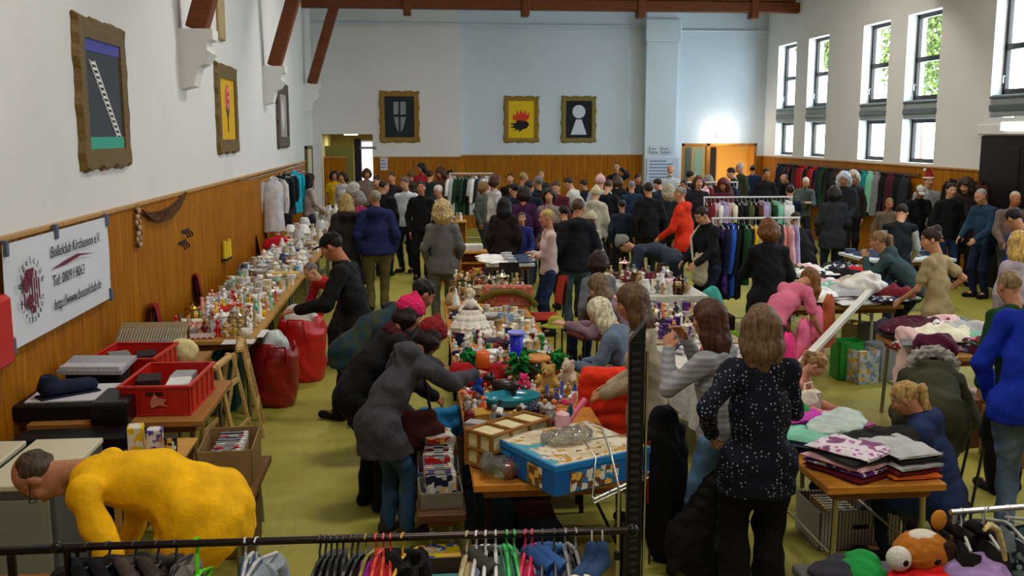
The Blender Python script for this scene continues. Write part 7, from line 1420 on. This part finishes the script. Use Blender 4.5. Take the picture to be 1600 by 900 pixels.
# fill the stalls
WH = ['white', 'cream', 'light_grey', 'white', 'silver', 'beige']
fill(-2.38, -1.56, 9.3, 10.2, .75, ['candlestick', 'figurine', 'basket', 'box', 'lantern', 'cup', 'jar', 'animal_figure', 'photo_frame'], ['dark_red', 'tan', 'gold', 'white', 'brown', 'cream', 'silver', 'beige', 'red'], 60, 'on the nearest left stall table')
fill(-2.38, -1.56, 10.2, 11.6, .75, ['candlestick', 'figurine', 'bowl', 'box', 'cup', 'plate', 'cup', 'tray', 'figurine'], ['red', 'white', 'salmon', 'white', 'cream', 'mint', 'white', 'gold', 'light_grey', 'yellow'], 70, 'on the second left stall table')
fill(-2.38, -1.56, 11.6, 13.4, .75, ['plate', 'bowl', 'box', 'cup', 'plate', 'book', 'tray', 'tin'], ['white', 'cream', 'mint', 'beige', 'light_grey', 'tan', 'white'], 60, 'on the third left stall table')
fill(-2.38, -1.56, 13.4, 16.4, .75, ['jug', 'bowl', 'cup', 'plate', 'cooking_pot', 'tray', 'jar'], WH + WH + ['light_blue', 'denim'], 95, 'in the pale crockery on the left stalls')
fill(-2.38, -1.56, 16.4, 19.7, .75, ['jug', 'bowl', 'table_lamp', 'plate', 'vase', 'cooking_pot', 'basket', 'table_lamp'], WH + WH + ['lilac', 'tan', 'olive'], 60, 'among the lamps and pots far along the left stalls')
fill(-2.25, -1.35, 21.95, 23.1, .81, ['jug', 'bowl', 'cup', 'plate', 'vase'], WH, 26, 'on the white covered table at the far left')
for (px, py, c, lab) in ((462, 410, '#c07040', 'orange-brown wooden box at the aisle side of the crockery'), (455, 433, '#d0b060', 'yellow wooden tray box near the stooping red sleeves')): g = at(px, py, .76); tag(MB().box((-.22, -.10, 0), (.16, .10, .07), .006).build('wooden_box', mat(c, 'wood'), loc=(-1.72, g.y, .88 if 0 else .76)), lab, 'box')
TOY = ['brown', 'red', 'terracotta', 'orange', 'dark_brown', 'gold', 'white', 'dark_red', 'purple', 'tan', 'blue', 'hot_pink']
fill(CX0, .95, 5.95, 6.75, .75, ['figurine', 'cup', 'box', 'disc_case', 'toy_car', 'jar'], ['white', 'dark_red', 'gold', 'grey', 'brown', 'orange', 'navy', 'silver'], 50, 'behind the bamboo chest on the centre table', .7, 1)
fill(CX0, CX1 - .02, 6.75, 8.0, .75, ['figurine', 'animal_figure', 'toy_car', 'candlestick', 'basket', 'plush_toy', 'animal_figure', 'jar'], TOY, 190, 'in the toy jumble of the centre table', .5, .85, .85)
fill(CX0, CX1 - .02, 8.0, 9.2, .75, ['figurine', 'box', 'book', 'cup', 'bowl', 'photo_frame', 'tin', 'shoe'], ['white', 'light_blue', 'navy', 'cream', 'light_grey', 'dark_red', 'green', 'tan', 'cream'], 85, 'around the tall blue cup on the centre table', .6, 1.0)
fill(CX0, CX1 - .02, 9.2, 11.25, .75, ['box', 'book', 'plate', 'bowl', 'shoe', 'handbag', 'tin', 'garment'], ['cream', 'white', 'navy', 'light_blue', 'yellow', 'light_grey', 'tan', 'cream', 'white'], 70, 'behind the lace doll on the centre table', .75, 1.05)
fill(.46, 1.32, 11.45, 12.9, .75, ['figurine', 'candlestick', 'lantern', 'basket', 'photo_frame', 'animal_figure', 'jug', 'cup', 'box'], ['gold', 'brown', 'cream', 'dark_brown', 'tan', 'olive', 'white', 'terracotta', 'beige'], 110, 'on the dark trinket table', .8, 1.3)
g = None
for i in range(9): x, y = 1.08 + (i % 3) * .24, 14.0 + (i // 3) * .3; good(['folded_garment', 'box', 'tray'][i % 3], x, y, .83, ['white', 'light_grey', 'denim'][i % 3], label=f'{["white folded cloth", "light grey box", "blue-grey tray"][i % 3]} on the white-topped folding table, {ords[i // 3]} row')
for (px, py, c, lab, z) in ((735, 400, '#d8d8d4', 'white board lying on the small cabinet', .84),): tag(MB().box((-.15, -.12, 0), (.15, .12, .10), .006).build('carton', mat(c, 'paper'), loc=(.88, 15.5, .83)), lab, 'box')
fill(.42, .82, 17.35, 17.65, 1.13, ['figurine', 'cup', 'jug'], WH + ['gold'], 8, 'on the honey-coloured cabinet', .9, 1.1)
# island
fill(2.2, 2.9, 7.0, 8.5, .76, ['figurine', 'box', 'cup', 'shoe', 'book', 'toy_car', 'photo_frame'], ['white', 'red', 'pink', 'light_grey', 'denim', 'dark_red', 'cream'], 30, 'on the cloth-covered stall table', .8, 1.1, 1.1)
fill(2.2, 2.96, 8.8, 10.5, .75, ['figurine', 'box', 'bowl', 'shoe', 'tin', 'book', 'basket', 'plate'], ['navy', 'white', 'cream', 'orange', 'brown', 'light_grey', 'gold', 'terracotta', 'purple'], 56, 'in front of the bent grey hat', .85, 1.15)
fill(2.55, 3.35, 11.35, 13.2, .755, ['figurine', 'basket', 'bowl', 'jug', 'book', 'box', 'photo_frame', 'lantern'], ['white', 'dark_red', 'cream', 'grey', 'brown', 'light_pink', 'tan', 'burgundy'], 46, 'on the stall under the slate jacket', .9, 1.25)
fill(6.95, 7.95, 9.65, 10.65, .75, ['toy_car', 'box', 'plush_toy', 'animal_figure', 'tin', 'book'], ['mint', 'light_blue', 'yellow', 'turquoise', 'green', 'white', 'blue', 'grey'], 40, 'beyond the beige T-shirt', .9, 1.3)
fill(6.65, 7.95, 14.05, 14.95, .80, ['folded_garment', 'garment', 'box'], ['light_blue', 'white', 'grey', 'denim'], 14, 'on the white stall table behind the dark grey coat', .9, 1.1)
# clothes tables
def pile(x, y, z, cols, where, kind='folded_garment', rz=0.0, s=1.0, pats=None):
    for i, c in enumerate(cols):
        good(kind, x + rnd.uniform(-.012, .012), y + rnd.uniform(-.012, .012), z, c, rz=rz + rnd.uniform(-.15, .15), s=s, label=f'{cname(c)} folded garment, {["bottom", "second", "third", "fourth", "fifth", "sixth", "seventh", "eighth"][i] if i < len(cols) - 1 else "top"} in the {where}' if kind == 'folded_garment' else None, where=where, group=f'garments in the {where}', m_=(pats or {}).get(i))
        z += .030 * s
PINKP = mat('#dcd4dc', 'floral', '#b468a0')
pile(2.42, 5.22, .75, ['dark_red', 'purple', 'light_pink', 'charcoal', 'white'], 'front right table pile with printed white top', rz=.5, s=1.05, pats={4: PINKP, 1: mat('purple', 'floral', 'white')})
pile(2.72, 5.22, .75, ['orange', 'dark_red', 'light_grey', 'charcoal', 'light_grey'], 'orange-based pile at the front right', rz=.15, s=1.0)
pile(2.62, 5.62, .75, ['light_grey', 'charcoal'], 'middle right pile under the black jumper', rz=.9, s=1.0)
pile(2.36, 5.66, .75, ['navy', 'denim', 'mint'], 'denim and mint pile beside the dotted blouse', rz=1.0, s=1.05)
pile(2.42, 6.03, .75, ['navy', 'light_blue', 'denim', 'hot_pink'], 'back pile topped by magenta', rz=.3, s=1.05, pats={3: mat('#b838a0')})
pile(2.70, 6.02, .75, ['grey', 'pink'], 'back pile topped by pink mesh', rz=.6, s=1.0, pats={1: mat('#c05ca0')})
V, F = Solid().ell((0, 0, .03), (.26, .16, .035)).ell((.12, .03, .05), (.16, .10, .03)).surf(.011, .006, 40); tag(link_mesh('jumper', np_mesh('jumper', V, F), mat('#141416'), loc=(2.70, 5.44, .835), rz=.15), 'black jumper spread over the piles of the front right table', 'clothes'); tag(link_mesh('jumper', np_mesh('jumper', V, F), mat('#b4c4bc'), loc=(2.60, 5.80, .825), rz=.7), 'pale mint jumper spread behind the black jumper', 'clothes')
good('garment', 2.36, 6.16, .87, 'green', s=.8, label='small green garment at the back corner of the front right table'); good('handbag', 2.55, 6.15, .86, 'cream', s=.7, label='cream and orange pouch beside the salmon jacket child')
CC = ['light_pink', 'white', 'burgundy', 'mint', 'light_grey', 'light_pink', 'cream', 'white', 'pink', 'grey', 'light_pink', 'denim', 'charcoal', 'dark_red']
def heaps(x0, x1, y0, y1, z, n, where, cols=CC, layers=2, s=1.0):
    for L_ in range(layers):
        for i in range(n):
            x = rnd.uniform(x0 + .1, x1 - .1); y = rnd.uniform(y0 + .1, y1 - .1); c = rnd.choice(cols)
            good('garment' if rnd.random() < .7 else 'folded_garment', x, y, z + L_ * .045, c, s=s * rnd.uniform(.9, 1.25), label=f'{cname(c)} garment in the clothes heap {where}', group=f'{cname(c)} garments in the clothes heap {where}', m_=mat(c, 'fabric') if rnd.random() < .7 else mat(c, 'floral', 'white'))
heaps(4.35, 6.0, 7.95, 8.95, .755, 22, 'beside the olive parka', layers=3, s=1.15)
heaps(4.05, 5.6, 10.5, 11.5, .755, 16, 'in front of the leaning ponytail', ['white', 'light_pink', 'dark_red', 'mint', 'cream', 'light_grey', 'white', 'beige', 'navy', 'white'], 3, 1.1)
heaps(4.55, 5.9, 12.05, 12.9, .755, 14, 'by the racks behind the pink T-shirt', ['red', 'light_pink', 'white', 'navy', 'black', 'olive', 'charcoal', 'pink', 'white'], 3, 1.0)
g = at(1352, 440, .95); V, F = Solid().ell((0, 0, .08), (.26, .18, .10)).ell((.05, .03, .16), (.16, .13, .07)).surf(.016, .016, 30); tag(link_mesh('white_blouse_heap', np_mesh('white_blouse_heap', V, F), mat('#e0dcd4'), loc=(5.05, 10.75, .86)), 'bulky white blouse heap at the near edge of the leaning ponytail table', 'clothes')
V, F = Solid().cone((-.1, 0, .02), (.02, -.06, .02), .10, .12, k=.05).cone((.02, -.06, .02), (.0, -.16, -.40), .12, .10, n=(0, 1, 0), f=1.6, k=.06).surf(.014, .012, 30); tag(link_mesh('burgundy_sweater', np_mesh('burgundy_sweater', V, F), mat('#4c1430'), loc=(4.42, 7.95, .83), rz=-.4), 'burgundy sweater hanging over the table edge beside the olive parka', 'clothes')
V, F = Solid().cone((-.08, 0, .02), (.02, -.06, .02), .08, .09, k=.05).cone((.02, -.06, .02), (.02, -.14, -.36), .09, .07, n=(0, 1, 0), f=1.6, k=.06).surf(.014, .012, 30); tag(link_mesh('light_pink_blouse', np_mesh('light_pink_blouse', V, F), mat('#d8b8b4'), loc=(4.40, 8.35, .83), rz=-1.2), 'pale pink blouse hanging over the left end of the long clothes table', 'clothes')
tag(link_mesh('hot_pink_top', np_mesh('hot_pink_top', V, F), mat('#d82c78'), loc=(5.25, 7.98, .83), rz=-.1), 'hot pink top hanging over the front of the long clothes table', 'clothes')
# slanting white rail with pink dresses
pa, pb = at(1252, 568, .62), at(1366, 447, .92); t = empty('slanting_rail', (pa.x, pa.y, 0), label='long slanting white board rail beside the pink dresses', cat='rail'); d_ = pb - pa; M = Matrix.Translation((d_ / 2) + Vector((0, 0, pa.z))) @ d_.to_track_quat('Z', 'Y').to_matrix().to_4x4(); MB().box((-.035, -.03, -d_.length / 2), (.035, .03, d_.length / 2), .008, M).build('board', flatm('#d4d0c4', .4), parent=t); MB().tube([(0.02, 0.03, 0), (.02, .03, pa.z)], .018).build('foot', flatm('#c8c4b8'), parent=t); MB().tube([(d_.x - .02, d_.y - .03, 0), (d_.x - .02, d_.y - .03, pb.z)], .018).build('foot', flatm('#c8c4b8'), parent=t)
for i, (u, c) in enumerate(((.12, 'hot_pink'), (.30, 'pink'), (.46, 'pink'), (.62, 'terracotta'))):
    q = pa.lerp(pb, u); hang(q.x - .22, q.y + .05, q.z + .25 + .0, math.atan2(d_.y, d_.x), 'dress', c, f'{cname(c)} dress draped along the slanting white rail, {ords[i]} from its low end', 'dresses by the slanting rail', L=.55, seed=i, hp=False, w=.4)
for i, (px, py, c, wx, h, lab) in enumerate(((1322, 590, '#1c8c34', .14, .42, 'green shopping bag on the floor left of the olive parka'), (1346, 596, '#8ca4b8', .13, .36, 'pale blue printed bag right of the green bag'), (1378, 590, '#8c9090', .17, .40, 'clear grey storage box beside the olive parka'), (1362, 560, '#5c5c5c', .15, .42, 'grey carton behind the clear storage box'), (1335, 545, '#8c7c4c', .15, .34, 'tan carton with yellow top behind the green bag'))):
    g = at(px, py, 0); t = empty('storage_box' if i > 1 else 'shopping_bag', (g.x, g.y, 0), .2 * i, label=lab, cat='bag' if i < 2 else 'box'); e = .006; MB().box((-wx, -.12, 0), (wx, .12, .006)).box((-wx, -.12, 0), (-wx + e, .12, h)).box((wx - e, -.12, 0), (wx, .12, h)).box((-wx, -.12, 0), (wx, -.12 + e, h)).box((-wx, .12 - e, 0), (wx, .12, h)).build('body', mat(c, 'print' if i == 1 else 'plastic', '#c8d0d8' if i == 1 else None), parent=t); MB().ball((0, 0, h * .7), (wx * .85, .10, h * .25), 10, 8).build('contents', mat(['#a89860', '#d8c8a8', '#7c8488', '#3c3c3c', '#c89c30'][i]), parent=t)
# brown box with pale pink cloth held by the parka
g = at(1490, 690, 0); t = discs_box(g.x, g.y, 0, .24, .20, .42, .2, 'brown cardboard box in front of the olive parka', '#6c4020', 0); i_ = INFO['parka']; q = wpt(i_, i_['hand'][1]); V, F = Solid().cone((-.15, 0, .1), (.15, 0, -.05), .05, .06, k=.05).cone((.15, 0, -.05), (.2, 0, -.2), .06, .05).surf(.013, .012, 36); tag(link_mesh('pale_cloth', np_mesh('pale_cloth', V, F), mat('#d0b4ac'), loc=(g.x, g.y, .46)), 'pale pink cloth spilling from the brown box by the parka', 'clothes')
g = at(1588, 720, 0); t = discs_box(g.x, g.y, 0, .22, .2, .42, -.1, 'cardboard box behind the royal blue sweater legs', '#8c6434', 0); tag(MB().ball((0, 0, 0), (.06, .06, .06)).build('lime_ball', mat('#b8c020', 'plastic'), loc=(g.x, g.y, .40)), 'lime yellow ball in the cardboard box at the right edge', 'ball')
# coloured bags by the racks and crate
tag(MB().box((-.35, -.30, 0), (.35, .30, .42), .01).build('dark_chest', mat('#2c1c18', 'wood'), loc=(3.55, 11.75 + .3, 0)), 'dark chest under the bright bags left of the clothes rack', 'chest')
for (x, y, z, r, c, lab, sd) in ((3.35, 11.95, .42, (.14, .12, .22), '#1c6c8c', 'blue round bag on the dark chest', 1), (3.62, 11.9, .42, (.16, .12, .24), '#3c9c8c', 'turquoise soft bag on the dark chest', 2), (3.42, 11.5, 0, (.2, .14, .28), '#8c1420', 'red bag on the floor before the dark chest', 3), (3.72, 11.3, 0, (.17, .14, .22), '#6c9c18', 'lime green and black bag on the floor before the dark chest', 4), (3.15, 12.6, 0, (.18, .14, .35), '#3c3c44', 'grey bag left of the dark chest', 5)): sack('soft_bag', x, y, z, r, c, lab, seed=sd)
# black coat on a hanger-less chair back near phone girl
V, F = Solid().cone((0, 0, .95), (0, 0, .55), .16, .22, n=(0, 1, 0), f=1.5, k=.05).cone((0, 0, .55), (.05, 0, .15), .24, .20, n=(0, 1, 0), f=1.4, k=.06).cone((-.17, 0, .9), (-.24, -.03, .35), .06, .05).cone((.17, 0, .9), (.22, -.05, .3), .07, .06).surf(.013, .012, 22); t = empty('long_black_coat', (1.49, 5.78, .02), R(15), label='long black quilted coat draped over a chair beside the dotted blouse', cat='coat'); t.scale = (.62, .7, .9); link_mesh('shell', np_mesh('shell', V, F), mat('#08080a', 'fabric'), parent=t); MB().tube([(-.20, -.08, .88), (-.23, -.10, .7), (-.22, -.10, .45)], .009, 6).build('red_piping', mat('#a81c1c'), parent=t)
for x, y in ((-.14, -.02), (.14, -.02), (-.14, .22), (.14, .22)): MB().cyl((x, y, -.02), (x, y, .5), .012, n=8).build('chair_leg', mat('#484440', 'metal', rough=.4), parent=t)
# striped box under the front right table
g = at(1340, 857, 0); t = discs_box(g.x, g.y + .18, 0, .27, .20, .26, 0, 'grey and white striped cardboard box under the front right table', '#9c948c', 0); 
for ch in t.children:
    ch.material_slots[0].link = 'OBJECT'; ch.material_slots[0].material = mat('#b4aca8', 'vstripes', '#6c6464')
MB().box((-.05, -.205, .14), (.05, -.199, .17), .004).build('hand_hole', flatm('#1c1818'), parent=t)
for i in range(7): tag(MB().box((-.10, -.012, 0), (.10, .012, .24), .003).build('magazine', mat(['#4c3440', '#8c6434', '#2c4c5c', '#b4a8a0', '#7c2c2c', '#c89c40', '#3c3c48'][i], 'print', 'light_grey'), loc=(g.x - .1, g.y + .04 + i * .045, .01)), f'{["plum", "tan", "teal", "grey", "red", "yellow", "slate"][i]} magazine standing in the striped cardboard box', 'magazine')
# bottom right heap: plush dog, clothes
q = at(1440, 850, .93); t = empty('plush_dog', (q.x, q.y, .80), R(15), label='big tan plush dog head with white eye lying at the bottom right', cat='plush toy')
u = Solid().ell((0, 0, .10), (.125, .10, .085)).ell((.05, -.03, .07), (.08, .07, .06)); V, F = u.surf(.008, .003, 90); link_mesh('head', np_mesh('head', V, F), mat('#b46c1c', 'fur'), parent=t); V, F = Solid().ell((-.145, -.03, .10), (.052, .05, .052)).surf(.008); link_mesh('muzzle', np_mesh('muzzle', V, F), mat('#dcd8cc', 'fur'), parent=t); V, F = Solid().ell((.0, .0, .168), (.065, .05, .022)).surf(.008); link_mesh('blaze', np_mesh('blaze', V, F), mat('#dcd4c4', 'fur'), parent=t)
MB().ball((-.15, -.078, .10), (.014, .008, .014)).build('nose', flatm('#0c0a0a', .3), parent=t); MB().ball((.0, -.092, .09), (.022, .012, .015)).build('eye', flatm('#1c0c08', .2), parent=t); MB().ball((.075, -.075, .10), (.05, .03, .06)).build('dark_patch', mat('#2c1408', 'fur'), parent=t); V, F = Solid().ell((.115, .03, .21), (.038, .025, .045)).surf(.007); link_mesh('ear', np_mesh('ear', V, F), mat('#c07c24', 'fur'), parent=t)
for (px, py, z, c, rx, lab) in ((1345, 890, .82, '#148c3c', .10, 'green garment in the heap at the bottom right'), (1310, 898, .80, '#2c2c34', .12, 'dark grey garment left of the green one at the bottom edge'), (1460, 908, .81, '#e01c1c', .20, 'bright red garment in the heap below the plush dog'), (1525, 895, .85, '#9c80b4', .14, 'lilac garment in the heap right of the bright red one')):
    g = at(px, py, z); V, F = Solid().ell((0, 0, 0), (rx, .12, .05)).ell((rx * .3, .03, .02), (rx * .6, .09, .04)).surf(.010, .007, 40, int(px)); tag(link_mesh('garment', np_mesh('garment', V, F), mat(c), loc=g), lab, 'clothes')

tag(MB().box((-.38, -.12, 0), (.38, .12, .71), .01).build('dark_gap_box', flatm('#0e0e10', .45), loc=(-2.22, 6.53, 0)), 'black box added to darken the gap in front of the red crate table', 'trunk')  # black box put in to make the space below the crates dark
V, F = Solid().cone((.16, 0, .78), (-.05, .04, .36), .09, .18, n=(0, 1, 0), f=1.2, k=.05, quilt=.014, pitch=.08).cone((-.05, .04, .36), (.10, 0, .12), .18, .14, k=.06, quilt=.014, pitch=.08).cone((-.1, 0, .5), (-.24, -.04, .22), .07, .05, k=.05).plane((0, 0, .01), (0, 0, -1)).surf(.012, .006, 30)
tag(link_mesh('black_padded_coat', np_mesh('black_padded_coat', V, F), mat('#09090b'), loc=(1.60, 5.34, 0), rz=.3), 'black padded coat bundled on the floor behind the dotted blouse', 'coat')
bpy.data.objects['black_padded_coat'].scale = (.8, .8, .86)
